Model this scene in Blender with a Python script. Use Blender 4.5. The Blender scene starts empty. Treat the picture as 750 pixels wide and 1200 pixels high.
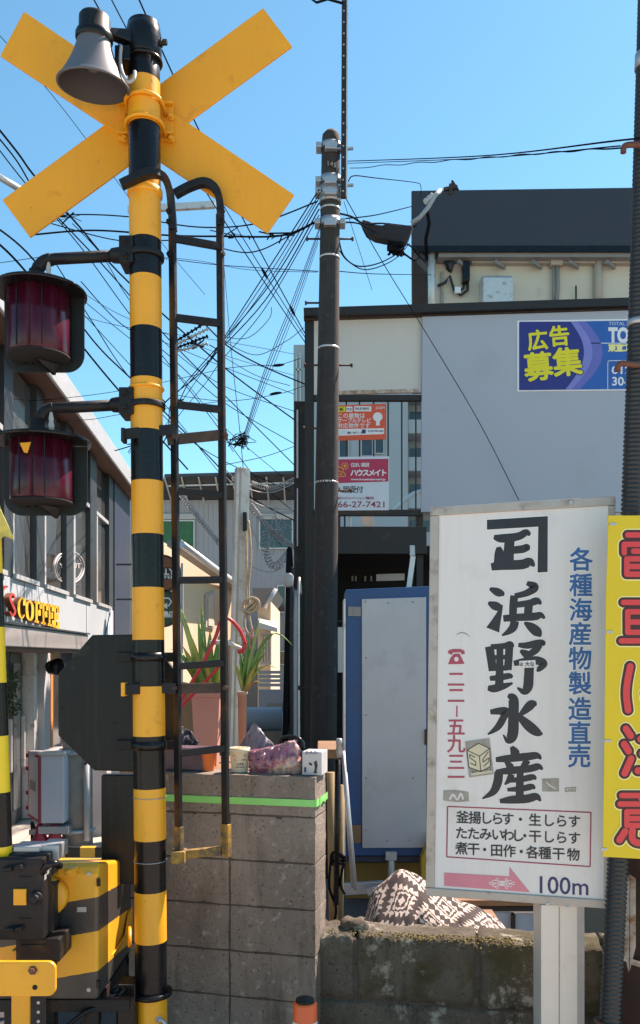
import bpy, bmesh, math, random
from mathutils import Vector, Matrix
R = math.radians
rnd = random.Random(7)
SC = bpy.context.scene
COL = SC.collection

# ------------------------------------------------------------------ camera, sky, sun, exposure
EYE = 2.05
cam_d = bpy.data.cameras.new('camera'); cam = bpy.data.objects.new('camera', cam_d); COL.objects.link(cam)
cam.location = (0, 0, EYE); cam.rotation_euler = (R(90), 0, 0)
cam_d.sensor_width = 36; cam_d.sensor_fit = 'AUTO'; cam_d.lens = 30.0
cam_d.shift_y = 170/1200; cam_d.clip_start = 0.05; cam_d.clip_end = 5000
SC.camera = cam
SUN_A, SUN_E = R(36), R(53)          # azimuth from +x towards +y, elevation
w = bpy.data.worlds.new('World'); SC.world = w; w.use_nodes = True
wn = w.node_tree; wn.nodes.clear()
sky = wn.nodes.new('ShaderNodeTexSky'); sky.sky_type = 'NISHITA'; sky.sun_disc = False
sky.sun_elevation = SUN_E; sky.sun_rotation = R(90) - SUN_A
sky.altitude = 0; sky.air_density = 1.0; sky.dust_density = 0.25; sky.ozone_density = 1.6
bg = wn.nodes.new('ShaderNodeBackground'); bg.inputs['Strength'].default_value = 0.09
wo = wn.nodes.new('ShaderNodeOutputWorld')
gain = wn.nodes.new('ShaderNodeMix'); gain.data_type = 'RGBA'; gain.blend_type = 'MULTIPLY'; gain.inputs['Factor'].default_value = 1; gain.inputs['B'].default_value = (0.56, 1.05, 1.0, 1)   # clear azure air
wn.links.new(sky.outputs[0], gain.inputs['A']); wn.links.new(gain.outputs['Result'], bg.inputs[0]); wn.links.new(bg.outputs[0], wo.inputs[0])
sd = bpy.data.lights.new('sun', 'SUN'); sd.energy = 4.6; sd.angle = R(0.5); sd.color = (1, 0.90, 0.76)
so = bpy.data.objects.new('sun', sd); COL.objects.link(so)
S = Vector((math.cos(SUN_A)*math.cos(SUN_E), math.sin(SUN_A)*math.cos(SUN_E), math.sin(SUN_E)))
so.rotation_euler = S.to_track_quat('Z', 'Y').to_euler(); so.location = (0, 0, 30)
SC.view_settings.view_transform = 'Standard'; SC.view_settings.look = 'None'
SC.view_settings.gamma = 1; SC.view_settings.use_curve_mapping = False
SC.view_settings.exposure = 1.32
SC.view_settings.use_white_balance = True; SC.view_settings.white_balance_temperature = 7000; SC.view_settings.white_balance_tint = 25

# ------------------------------------------------------------------ materials
def lin(r, g, b):
    f = lambda c: (c/255/12.92) if c <= 10 else ((c/255+0.055)/1.055)**2.4
    return (f(r), f(g), f(b))
MATS = {}
def mat(name, col, rough=0.6, metal=0.0, var=0.12, scale=6.0, bump=0.0, bscale=40.0, dirt=None, dirt_amt=0.0, dscale=2.5, spec=0.5, coat=0.0, emit=None, streak=None, streak_amt=0.3, chips=None):
    """a principled surface with uneven tone, optional stains of its own and a fine bump"""
    if name in MATS: return MATS[name]
    m = bpy.data.materials.new(name); m.use_nodes = True; nt = m.node_tree; N = nt.nodes; L = nt.links
    b = N['Principled BSDF']; b.inputs['Roughness'].default_value = rough; b.inputs['Metallic'].default_value = metal
    b.inputs['Specular IOR Level'].default_value = spec; b.inputs['Coat Weight'].default_value = coat
    tc = N.new('ShaderNodeTexCoord')
    n1 = N.new('ShaderNodeTexNoise'); n1.inputs['Scale'].default_value = scale; n1.inputs['Detail'].default_value = 6
    L.new(tc.outputs['Object'], n1.inputs['Vector'])
    mx = N.new('ShaderNodeMix'); mx.data_type = 'RGBA'
    lo = tuple(max(0, c*(1-var*1.6)) for c in col); hi = tuple(min(1, c*(1+var*1.2)) for c in col)
    mx.inputs['A'].default_value = (*lo, 1); mx.inputs['B'].default_value = (*hi, 1)
    L.new(n1.outputs['Fac'], mx.inputs['Factor']); out = mx.outputs['Result']
    if dirt:
        n2 = N.new('ShaderNodeTexNoise'); n2.inputs['Scale'].default_value = dscale; n2.inputs['Detail'].default_value = 9; n2.inputs['Roughness'].default_value = 0.65
        L.new(tc.outputs['Object'], n2.inputs['Vector'])
        rp = N.new('ShaderNodeValToRGB'); rp.color_ramp.elements[0].position = 0.62-dirt_amt*0.3; rp.color_ramp.elements[1].position = 0.72-dirt_amt*0.1
        L.new(n2.outputs['Fac'], rp.inputs['Fac'])
        m2 = N.new('ShaderNodeMix'); m2.data_type = 'RGBA'; m2.inputs['B'].default_value = (*dirt, 1)
        L.new(out, m2.inputs['A']); L.new(rp.outputs['Color'], m2.inputs['Factor']); out = m2.outputs['Result']
    if streak:            # vertical dirt runs and scratches; on the lens, painted stripes of reflected light
        mp = N.new('ShaderNodeMapping'); mp.inputs['Scale'].default_value = (1, 1, 0.07); L.new(tc.outputs['Object'], mp.inputs['Vector'])
        n4 = N.new('ShaderNodeTexNoise'); n4.inputs['Scale'].default_value = 26; n4.inputs['Detail'].default_value = 7; n4.inputs['Roughness'].default_value = 0.7; L.new(mp.outputs['Vector'], n4.inputs['Vector'])
        r4_ = N.new('ShaderNodeValToRGB'); r4_.color_ramp.elements[0].position = 0.50; r4_.color_ramp.elements[1].position = 0.80; L.new(n4.outputs['Fac'], r4_.inputs['Fac'])
        k4 = N.new('ShaderNodeMath'); k4.operation = 'MULTIPLY'; k4.inputs[1].default_value = streak_amt; L.new(r4_.outputs['Color'], k4.inputs[0])
        m4 = N.new('ShaderNodeMix'); m4.data_type = 'RGBA'; m4.inputs['B'].default_value = (*streak, 1); L.new(out, m4.inputs['A']); L.new(k4.outputs[0], m4.inputs['Factor']); out = m4.outputs['Result']
    if chips:             # small chips in the paint
        n5 = N.new('ShaderNodeTexNoise'); n5.inputs['Scale'].default_value = 34; n5.inputs['Detail'].default_value = 4; n5.inputs['Roughness'].default_value = 0.75; L.new(tc.outputs['Object'], n5.inputs['Vector'])
        r5 = N.new('ShaderNodeValToRGB'); r5.color_ramp.elements[0].position = 0.685; r5.color_ramp.elements[1].position = 0.70; L.new(n5.outputs['Fac'], r5.inputs['Fac'])
        m5 = N.new('ShaderNodeMix'); m5.data_type = 'RGBA'; m5.inputs['B'].default_value = (*chips, 1); L.new(out, m5.inputs['A']); L.new(r5.outputs['Color'], m5.inputs['Factor']); out = m5.outputs['Result']
    L.new(out, b.inputs['Base Color'])
    mr = N.new('ShaderNodeMapRange'); mr.inputs['To Min'].default_value = max(0, rough-0.1); mr.inputs['To Max'].default_value = min(1, rough+0.12)
    L.new(n1.outputs['Fac'], mr.inputs['Value']); L.new(mr.outputs['Result'], b.inputs['Roughness'])
    if bump:
        n3 = N.new('ShaderNodeTexNoise'); n3.inputs['Scale'].default_value = bscale; n3.inputs['Detail'].default_value = 5
        L.new(tc.outputs['Object'], n3.inputs['Vector'])
        bp = N.new('ShaderNodeBump'); bp.inputs['Strength'].default_value = bump; bp.inputs['Distance'].default_value = 0.02
        L.new(n3.outputs['Fac'], bp.inputs['Height']); L.new(bp.outputs['Normal'], b.inputs['Normal'])
    if emit:
        b.inputs['Emission Color'].default_value = (*col, 1); b.inputs['Emission Strength'].default_value = emit
    MATS[name] = m; return m

YEL = mat('crossing_yellow', (0.82, 0.365, 0.016), 0.36, var=0.05, scale=9, dirt=(0.62, 0.26, 0.015), dirt_amt=0.08, dscale=14, streak=(0.36, 0.18, 0.03), streak_amt=0.22, bump=0.04, chips=(0.22, 0.12, 0.05))
YELX = mat('crossbuck_yellow', (0.80, 0.345, 0.010), 0.5, var=0.05, scale=5, dirt=(0.62, 0.25, 0.012), dirt_amt=0.1, dscale=9, streak=(0.45, 0.20, 0.02), streak_amt=0.12, chips=(0.32, 0.16, 0.03))
BLK = mat('gloss_black_paint', (0.007, 0.007, 0.008), 0.26, var=0.3, scale=8, bump=0.06, bscale=60, spec=0.3, chips=(0.06, 0.055, 0.05))
IRON = mat('dark_iron_paint', (0.010, 0.010, 0.012), 0.5, spec=0.3, var=0.35, scale=14, dirt=(0.05, 0.028, 0.016), dirt_amt=0.25, dscale=9, bump=0.1)
RUST = mat('rusty_iron', (0.07, 0.04, 0.028), 0.75, var=0.4, scale=20, dirt=(0.025, 0.02, 0.02), dirt_amt=0.6, dscale=12, bump=0.15)
DPLATE = mat('dark_plate_back', (0.0085, 0.011, 0.012), 0.45, spec=0.3, streak=(0.035, 0.036, 0.028), streak_amt=0.6, var=0.3, scale=3, dirt=(0.05, 0.055, 0.04), dirt_amt=0.1, dscale=4)
GALV = mat('galvanised_steel', (0.42, 0.44, 0.46), 0.42, 0.6, var=0.16, scale=14, bump=0.03)
EDGE = mat('weathered_aluminium_edge', (0.42, 0.385, 0.35), 0.5, 0.3, var=0.15, scale=14, dirt=(0.22, 0.18, 0.15), dirt_amt=0.25, dscale=9)
ALU = mat('aluminium_trim', (0.62, 0.60, 0.58), 0.4, 0.35, var=0.1, scale=16, dirt=(0.3, 0.26, 0.22), dirt_amt=0.2, dscale=9)
HORN = mat('horn_grey', (0.095, 0.108, 0.125), 0.5, var=0.1, scale=8)
HORNIN = mat('horn_inside', (0.05, 0.05, 0.055), 0.7, var=0.2)
LENS = mat('dark_red_lens', (0.055, 0.004, 0.014), 0.2, var=0.6, scale=7, spec=0.35, streak=(0.15, 0.026, 0.05), streak_amt=0.7)  # streak colour paints vertical stripes of reflected light on the lens
ASPH = mat('asphalt', (0.055, 0.055, 0.058), 0.9, var=0.25, scale=3, bump=0.4, bscale=120)
PAVE = mat('pavement', (0.40, 0.37, 0.33), 0.85, var=0.15, scale=2, bump=0.2, bscale=60)
UPOLE = mat('utility_pole_concrete', (0.036, 0.031, 0.029), 0.85, var=0.4, scale=7, streak=(0.075, 0.065, 0.058), streak_amt=0.5, dirt=(0.085, 0.08, 0.075), dirt_amt=0.12, dscale=11, bump=0.25, bscale=90)
FRAME = mat('dark_brown_steel', (0.015, 0.012, 0.012), 0.55, var=0.3, scale=6, dirt=(0.06, 0.03, 0.02), dirt_amt=0.1, dscale=5)
CREAMP = mat('cream_panel', (0.60, 0.57, 0.52), 0.6, var=0.05, scale=2, dirt=(0.45, 0.40, 0.34), dirt_amt=0.12, dscale=1.5, streak=(0.40, 0.36, 0.30), streak_amt=0.10)
GREYP = mat('grey_blue_panel', (0.385, 0.415, 0.475), 0.55, var=0.04, scale=1.2, dirt=(0.36, 0.38, 0.42), dirt_amt=0.15, dscale=1.6, streak=(0.30, 0.31, 0.33), streak_amt=0.12)
SIGNW = mat('sign_white', (0.70, 0.68, 0.67), 0.38, var=0.035, scale=2.5, dirt=(0.60, 0.57, 0.53), dirt_amt=0.12, dscale=3, streak=(0.42, 0.37, 0.32), streak_amt=0.22)
WHITE = mat('white_paint', (0.78, 0.78, 0.78), 0.5, var=0.05)
INK = mat('sign_ink_black', (0.016, 0.018, 0.026), 0.45, var=0.5, scale=18)
INKB = mat('sign_ink_blue', (0.022, 0.13, 0.36), 0.5, var=0.3, scale=30)
INKN = mat('sign_ink_navy', (0.025, 0.035, 0.12), 0.5, var=0.2)
INKR = mat('sign_ink_red', (0.42, 0.065, 0.11), 0.5, var=0.2, scale=25)
PINK = mat('sign_pink', (0.66, 0.22, 0.28), 0.5, var=0.1)
MAROON = mat('sign_maroon', (0.34, 0.045, 0.085), 0.5, var=0.1)
SGREY = mat('sticker_grey', (0.33, 0.31, 0.27), 0.7, var=0.3, scale=40)
SCREAM = mat('sticker_cream', (0.62, 0.56, 0.40), 0.6, var=0.1)
YSIGN = mat('yellow_sign_sheet', (0.66, 0.49, 0.004), 0.4, var=0.05, scale=4, dirt=(0.62, 0.46, 0.02), dirt_amt=0.08, dscale=3)
YPALE = mat('yellow_sign_outline', (0.85, 0.78, 0.30), 0.5, var=0.04)
YRED = mat('yellow_sign_red', (0.66, 0.045, 0.05), 0.45, var=0.08)
YBLK = mat('yellow_sign_black', (0.05, 0.012, 0.015), 0.5, var=0.1)
CONDUIT = mat('corrugated_black_plastic', (0.017, 0.018, 0.021), 0.42, var=0.2, scale=12)
CABLE = mat('cable_black', (0.014, 0.014, 0.017), 0.95, var=0.3, spec=0.0)
CABLEG = mat('cable_grey', (0.36, 0.37, 0.37), 0.5, var=0.2)
CERAM = mat('insulator_porcelain', (0.45, 0.44, 0.42), 0.3, var=0.1)
BRASS = mat('rust_brown_bracket', (0.14, 0.05, 0.03), 0.6, var=0.3, scale=20)
BLUE = mat('blue_paint', (0.007, 0.065, 0.19), 0.45, var=0.15, scale=4, dirt=(0.01, 0.04, 0.13), dirt_amt=0.15, dscale=3)
BOOTHP = mat('brushed_grey_panel', (0.40, 0.42, 0.45), 0.42, 0.25, var=0.14, scale=2.2, dirt=(0.27, 0.28, 0.30), dirt_amt=0.3, dscale=1.4, streak=(0.28, 0.28, 0.29), streak_amt=0.18)
OCHRE = mat('ochre_board', (0.24, 0.155, 0.035), 0.7, var=0.2, scale=6)
WOOD = mat('brown_wood', (0.22, 0.12, 0.06), 0.75, var=0.3, scale=8, bump=0.1)
BAMBOO = mat('weathered_bamboo', (0.26, 0.19, 0.09), 0.7, var=0.3, scale=9)
CREAMW = mat('cream_stucco', (0.62, 0.56, 0.46), 0.85, var=0.06, scale=3, dirt=(0.36, 0.32, 0.26), dirt_amt=0.15, dscale=1.2, bump=0.08)
NAVYROOF = mat('dark_roof_fascia', (0.030, 0.033, 0.046), 0.55, var=0.1, scale=2)
SOFFIT = mat('grey_soffit', (0.26, 0.25, 0.24), 0.8, var=0.15)
PIPEC = mat('beige_pipe', (0.43, 0.37, 0.31), 0.6, var=0.1)
CAFEG = mat('cafe_dark_frame', (0.035, 0.038, 0.044), 0.4, var=0.15)
CAFEF = mat('cafe_fascia_bluegrey', (0.42, 0.47, 0.50), 0.5, var=0.05, scale=1.5)
CAFES = mat('cafe_soffit_brown', (0.17, 0.08, 0.05), 0.65, var=0.12, scale=3)
CAFET = mat('cafe_metal_trim', (0.62, 0.62, 0.62), 0.38, 0.4, var=0.06)
CAFEC = mat('cafe_canopy_grey', (0.34, 0.32, 0.31), 0.5, 0.2, var=0.08)
NAVY = mat('cafe_navy_wall', (0.022, 0.030, 0.060), 0.5, var=0.1)
GLASS = mat('window_glass', (0.085, 0.092, 0.092), 0.04, var=0.45, scale=0.9, spec=0.9, coat=0.3)
GLASSD = mat('dark_window_glass', (0.028, 0.032, 0.036), 0.06, var=0.3, scale=2, spec=0.8)
LRED = mat('letter_red', (0.80, 0.055, 0.035), 0.4, var=0.05)
LYEL = mat('letter_yellow', (0.90, 0.50, 0.02), 0.4, var=0.05)
LSIDE = mat('letter_side_brown', (0.14, 0.04, 0.015), 0.6, var=0.2)
ORANGEP = mat('orange_poster', (0.75, 0.24, 0.06), 0.5, var=0.2, scale=5)
LGREY = mat('light_grey_wall', (0.46, 0.46, 0.46), 0.7, var=0.08)
HCREAM = mat('house_cream_wall', (0.66, 0.54, 0.38), 0.85, var=0.06, scale=1)
HGREY = mat('house_grey_siding', (0.36, 0.38, 0.42), 0.7, var=0.08, scale=0.8)
HROOF = mat('house_roof_tile', (0.30, 0.27, 0.24), 0.8, var=0.2, scale=2)
SOLAR = mat('dark_sheet_roof', (0.045, 0.047, 0.055), 0.35, var=0.3, scale=2)
GREENC = mat('green_curtain', (0.03, 0.16, 0.075), 0.7, var=0.3, scale=6)
APT = mat('apartment_concrete', (0.42, 0.43, 0.44), 0.8, var=0.08, scale=0.6)
LEAF = mat('agave_leaf', (0.13, 0.27, 0.06), 0.45, var=0.5, scale=5)
LEAFY = mat('agave_leaf_pale', (0.36, 0.42, 0.12), 0.45, var=0.35, scale=6)
PLANTER = mat('pink_planter', (0.50, 0.22, 0.17), 0.7, var=0.1, scale=3)
REDROD = mat('red_hose', (0.50, 0.018, 0.03), 0.35, var=0.15)
ORPOT = mat('orange_pot', (0.72, 0.17, 0.035), 0.55, var=0.1)
CUPC = mat('cream_cup', (0.68, 0.60, 0.44), 0.55, var=0.05)
SOIL = mat('dry_moss_soil', (0.30, 0.19, 0.08), 0.95, var=0.4, scale=60, bump=0.5)
PURP = mat('purple_plastic', (0.13, 0.075, 0.090), 0.4, var=0.35, scale=18)
MAG = mat('magenta_wrapper', (0.36, 0.12, 0.19), 0.25, var=0.5, scale=9, dirt=(0.58, 0.50, 0.33), dirt_amt=0.45, dscale=7, coat=0.8, bump=0.7, bscale=14)  # cream patches are highlights painted onto the pink wrapper
LILAC = mat('lilac_sheet', (0.19, 0.18, 0.22), 0.5, var=0.35, scale=18, bump=0.7, bscale=20)
TAPE = mat('green_tape', (0.20, 0.62, 0.16), 0.4, var=0.12, scale=9)
HYDR = mat('cabinet_pale', (0.64, 0.62, 0.66), 0.45, var=0.06)
HYRED = mat('cabinet_red', (0.42, 0.03, 0.06), 0.45, var=0.12)
POSTC = mat('post_concrete', (0.34, 0.29, 0.25), 0.9, var=0.2, scale=12, bump=0.3, bscale=90)
ORANGE = mat('delineator_orange', (0.80, 0.12, 0.025), 0.4, var=0.08, scale=12)
REFL = mat('reflective_white', (0.66, 0.66, 0.64), 0.4, var=0.06)
BAGB = mat('black_mesh', (0.022, 0.022, 0.026), 0.85, var=0.4, scale=30, bump=0.4)
BLUECAR = mat('faded_blue_tank', (0.24, 0.31, 0.38), 0.5, var=0.1)
BRICK = mat('distant_brick', (0.28, 0.24, 0.20), 0.9, var=0.25, scale=8)
ROPE = mat('tan_rope', (0.40, 0.30, 0.20), 0.9, var=0.3, scale=40, bump=0.3)
POSTAL = mat('pole_dark_red', (0.040, 0.022, 0.018), 0.75, var=0.35, scale=4, dirt=(0.035, 0.05, 0.016), dirt_amt=0.4, dscale=2.2, bump=0.2)
STICKERW = mat('faded_strip', (0.55, 0.50, 0.44), 0.6, var=0.1, scale=30, dirt=(0.28, 0.13, 0.05), dirt_amt=0.45, dscale=18)
REDSIGN = mat('orange_red_sign', (0.76, 0.10, 0.035), 0.5, var=0.06)
CRIMSON = mat('crimson_sign', (0.50, 0.03, 0.085), 0.5, var=0.06)
PALEBL = mat('pale_blue_white', (0.62, 0.68, 0.74), 0.5, var=0.05)
NAVYS = mat('navy_banner', (0.020, 0.025, 0.20), 0.45, var=0.1)
BLUES = mat('blue_banner', (0.012, 0.11, 0.42), 0.45, var=0.1)
VIOL = mat('violet_banner', (0.13, 0.14, 0.47), 0.45, var=0.1)
VIOL2 = mat('pale_violet_banner', (0.20, 0.22, 0.58), 0.45, var=0.1)
LIME = mat('lime_letter', (0.78, 0.68, 0.01), 0.45, var=0.05)
SUNGOLD = mat('sun_gold', (0.80, 0.42, 0.03), 0.5, var=0.08)
DARKIN = mat('dark_interior', (0.010, 0.010, 0.012), 0.9, var=0.3)  # near-black, puts interior shade into the colour
CLOTHB = mat('blanket_brown', (0.050, 0.037, 0.035), 0.95, var=0.25, scale=40, bump=0.3, bscale=400)
CLOTHC = mat('blanket_cream', (0.52, 0.43, 0.38), 0.95, var=0.15, scale=40, bump=0.3, bscale=400)
WOODSIGN = mat('wood_disc', (0.26, 0.10, 0.045), 0.6, var=0.3, scale=8)
GREENSIGN = mat('green_disc', (0.012, 0.085, 0.05), 0.5, var=0.15)
SIGNBLK = mat('sign_dark', (0.02, 0.02, 0.02), 0.5, var=0.2)
FUR = mat('pale_tan_lid', (0.55, 0.36, 0.18), 0.9, var=0.3, scale=30)

# ------------------------------------------------------------------ geometry helpers
def P(px, py, d): return Vector(((px-375)*d/1000, d, EYE+(770-py)*d/1000))
def empty(name, loc, label, cat, group=None):
    o = bpy.data.objects.new(name, None); COL.objects.link(o); o.location = loc; o.empty_display_size = 0.1
    tag(o, label, cat, group); return o
def tag(o, label=None, cat=None, group=None, kind=None):
    if label: o['label'] = label
    if cat: o['category'] = cat
    if group: o['group'] = group
    if kind: o['kind'] = kind
    return o
def wloc(o):
    v = Vector((0, 0, 0))
    while o is not None: v = v + Vector(o.location); o = o.parent
    return v
def axes_for(d):
    d = Vector(d).normalized(); u = d.cross(Vector((0, 0, 1)))
    if u.length < 1e-3: u = Vector((1, 0, 0))
    u.normalize(); v = d.cross(u).normalized(); return d, u, v
def crom(pts, n):
    pts = [tuple(p) for p in pts]
    if len(pts) < 3: return pts if n < 2 else [tuple(a+(b-a)*k/n for a, b in zip(pts[0], pts[1])) for k in range(n+1)]
    out = []; q = [pts[0]]+pts+[pts[-1]]
    for i in range(1, len(q)-2):
        p0, p1, p2, p3 = q[i-1], q[i], q[i+1], q[i+2]
        for k in range(n):
            t = k/n
            out.append(tuple(0.5*((2*b)+(-a+c)*t+(2*a-5*b+4*c-e)*t*t+(-a+3*b-3*c+e)*t**3) for a, b, c, e in zip(p0, p1, p2, p3)))
    out.append(pts[-1]); return out

class MB:
    def __init__(s): s.v = []; s.f = []; s.m = []; s.sm = []
    def add(s, vs, fs, m=0, smooth=False):
        o = len(s.v); s.v += [Vector(x) for x in vs]
        for f in fs: s.f.append([o+i for i in f]); s.m.append(m); s.sm.append(smooth)
        return s
    def hexa(s, a, b, m=0):
        """two matching quads (4 points each) joined into a solid"""
        return s.add(list(a)+list(b), [(3, 2, 1, 0), (4, 5, 6, 7), (0, 1, 5, 4), (1, 2, 6, 5), (2, 3, 7, 6), (3, 0, 4, 7)], m)
    def box(s, x0, x1, y0, y1, z0, z1, m=0):
        a = [(x0, y0, z0), (x1, y0, z0), (x1, y0, z1), (x0, y0, z1)]; b = [(x0, y1, z0), (x1, y1, z0), (x1, y1, z1), (x0, y1, z1)]
        return s.hexa(a, b, m)
    def pxbox(s, px0, px1, py0, py1, d0, depth, m=0):
        a = P(px0, py1, d0); b = P(px1, py0, d0); return s.box(a.x, b.x, d0, d0+depth, a.z, b.z, m)
    def bar(s, a, b, w, h, up=(0, 0, 1), m=0):
        a = Vector(a); b = Vector(b); d = (b-a).normalized(); u = d.cross(Vector(up))
        if u.length < 1e-3: u = d.cross(Vector((1, 0, 0)))
        u.normalize(); v = u.cross(d).normalized()
        q = [u*w/2+v*h/2, -u*w/2+v*h/2, -u*w/2-v*h/2, u*w/2-v*h/2]
        return s.hexa([a+x for x in q], [b+x for x in q], m)
    def tube(s, pts, r, n=8, m=0, cap=True, sm=True):
        pts = [Vector(p) for p in pts]; rings = []; k = len(pts)
        rs = r if isinstance(r, (list, tuple)) else [r]*k
        u = None
        for i, p in enumerate(pts):
            d = (pts[min(i+1, k-1)]-pts[max(i-1, 0)])
            if d.length < 1e-9: d = Vector((0, 0, 1))
            d.normalize()
            if u is None: _, u, v = axes_for(d)
            else:
                u = u-d*u.dot(d)
                if u.length < 1e-4: _, u, v = axes_for(d)
                u.normalize(); v = d.cross(u)
            rings.append([p+(u*math.cos(2*math.pi*j/n)+v*math.sin(2*math.pi*j/n))*rs[i] for j in range(n)])
        vs = [x for g in rings for x in g]; fs = []
        for i in range(k-1):
            for j in range(n): fs.append((i*n+j, i*n+(j+1) % n, (i+1)*n+(j+1) % n, (i+1)*n+j))
        s.add(vs, fs, m, sm)
        if cap: s.add(rings[0], [tuple(range(n))[::-1]], m); s.add(rings[-1], [tuple(range(n))], m)
        return s
    def lathe(s, o, ax, prof, n=24, m=0, cap=True, sm=True, mats=None):
        o = Vector(o); d, u, v = axes_for(ax); k = len(prof); vs = []
        for r, h in prof:
            for j in range(n): vs.append(o+d*h+(u*math.cos(2*math.pi*j/n)+v*math.sin(2*math.pi*j/n))*r)
        for i in range(k-1):
            o2 = [(i*n+j, i*n+(j+1) % n, (i+1)*n+(j+1) % n, (i+1)*n+j) for j in range(n)]
            s.add([], [], 0)
            if i == 0: base = len(s.v); s.v += vs
            for f in o2: s.f.append([base+q for q in f]); s.m.append(mats[i] if mats else m); s.sm.append(sm)
        if cap:
            for ring, rev in ((0, True), (k-1, False)):
                if prof[ring][0] > 1e-5:
                    f = [base+ring*n+j for j in range(n)]
                    s.f.append(f[::-1] if rev else f); s.m.append(mats[min(ring, k-2)] if mats else m); s.sm.append(False)
        return s
    def prism(s, pts, off, m=0):
        """a polygon (any outline) pushed along off"""
        pts = [Vector(p) for p in pts]; off = Vector(off); n = len(pts)
        s.add(pts+[p+off for p in pts], [tuple(range(n))[::-1], tuple(range(n, 2*n))]+[(i, (i+1) % n, n+(i+1) % n, n+i) for i in range(n)], m)
        return s
    def disc(s, c, ax, r, h, n=20, m=0): return s.lathe(c, ax, [(r, 0), (r, h)], n, m, sm=False)
    def build(s, name, mats, parent=None, loc=None, bevel=0, seg=2, kind=None, tri=False):
        if not isinstance(mats, (list, tuple)): mats = [mats]
        base = wloc(parent) if parent is not None else (Vector(loc) if loc is not None else s.center())
        me = bpy.data.meshes.new(name); me.from_pydata([tuple(v-base) for v in s.v], [], s.f)
        for m in mats: me.materials.append(m)
        for p, mi, sm in zip(me.polygons, s.m, s.sm): p.material_index = mi; p.use_smooth = sm
        bm = bmesh.new(); bm.from_mesh(me)
        bmesh.ops.remove_doubles(bm, verts=bm.verts, dist=1e-6)
        bmesh.ops.recalc_face_normals(bm, faces=bm.faces); bm.to_mesh(me); bm.free()
        o = bpy.data.objects.new(name, me); COL.objects.link(o)
        if parent is not None: o.parent = parent
        else: o.location = base
        if bevel:
            b = o.modifiers.new('bevel', 'BEVEL'); b.width = bevel; b.segments = seg; b.limit_method = 'ANGLE'; b.angle_limit = R(40)
        if kind: o['kind'] = kind
        return o
    def center(s):
        n = len(s.v); c = Vector((0, 0, 0))
        for v in s.v: c += v
        c /= n; c.z = min(v.z for v in s.v); return c

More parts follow.
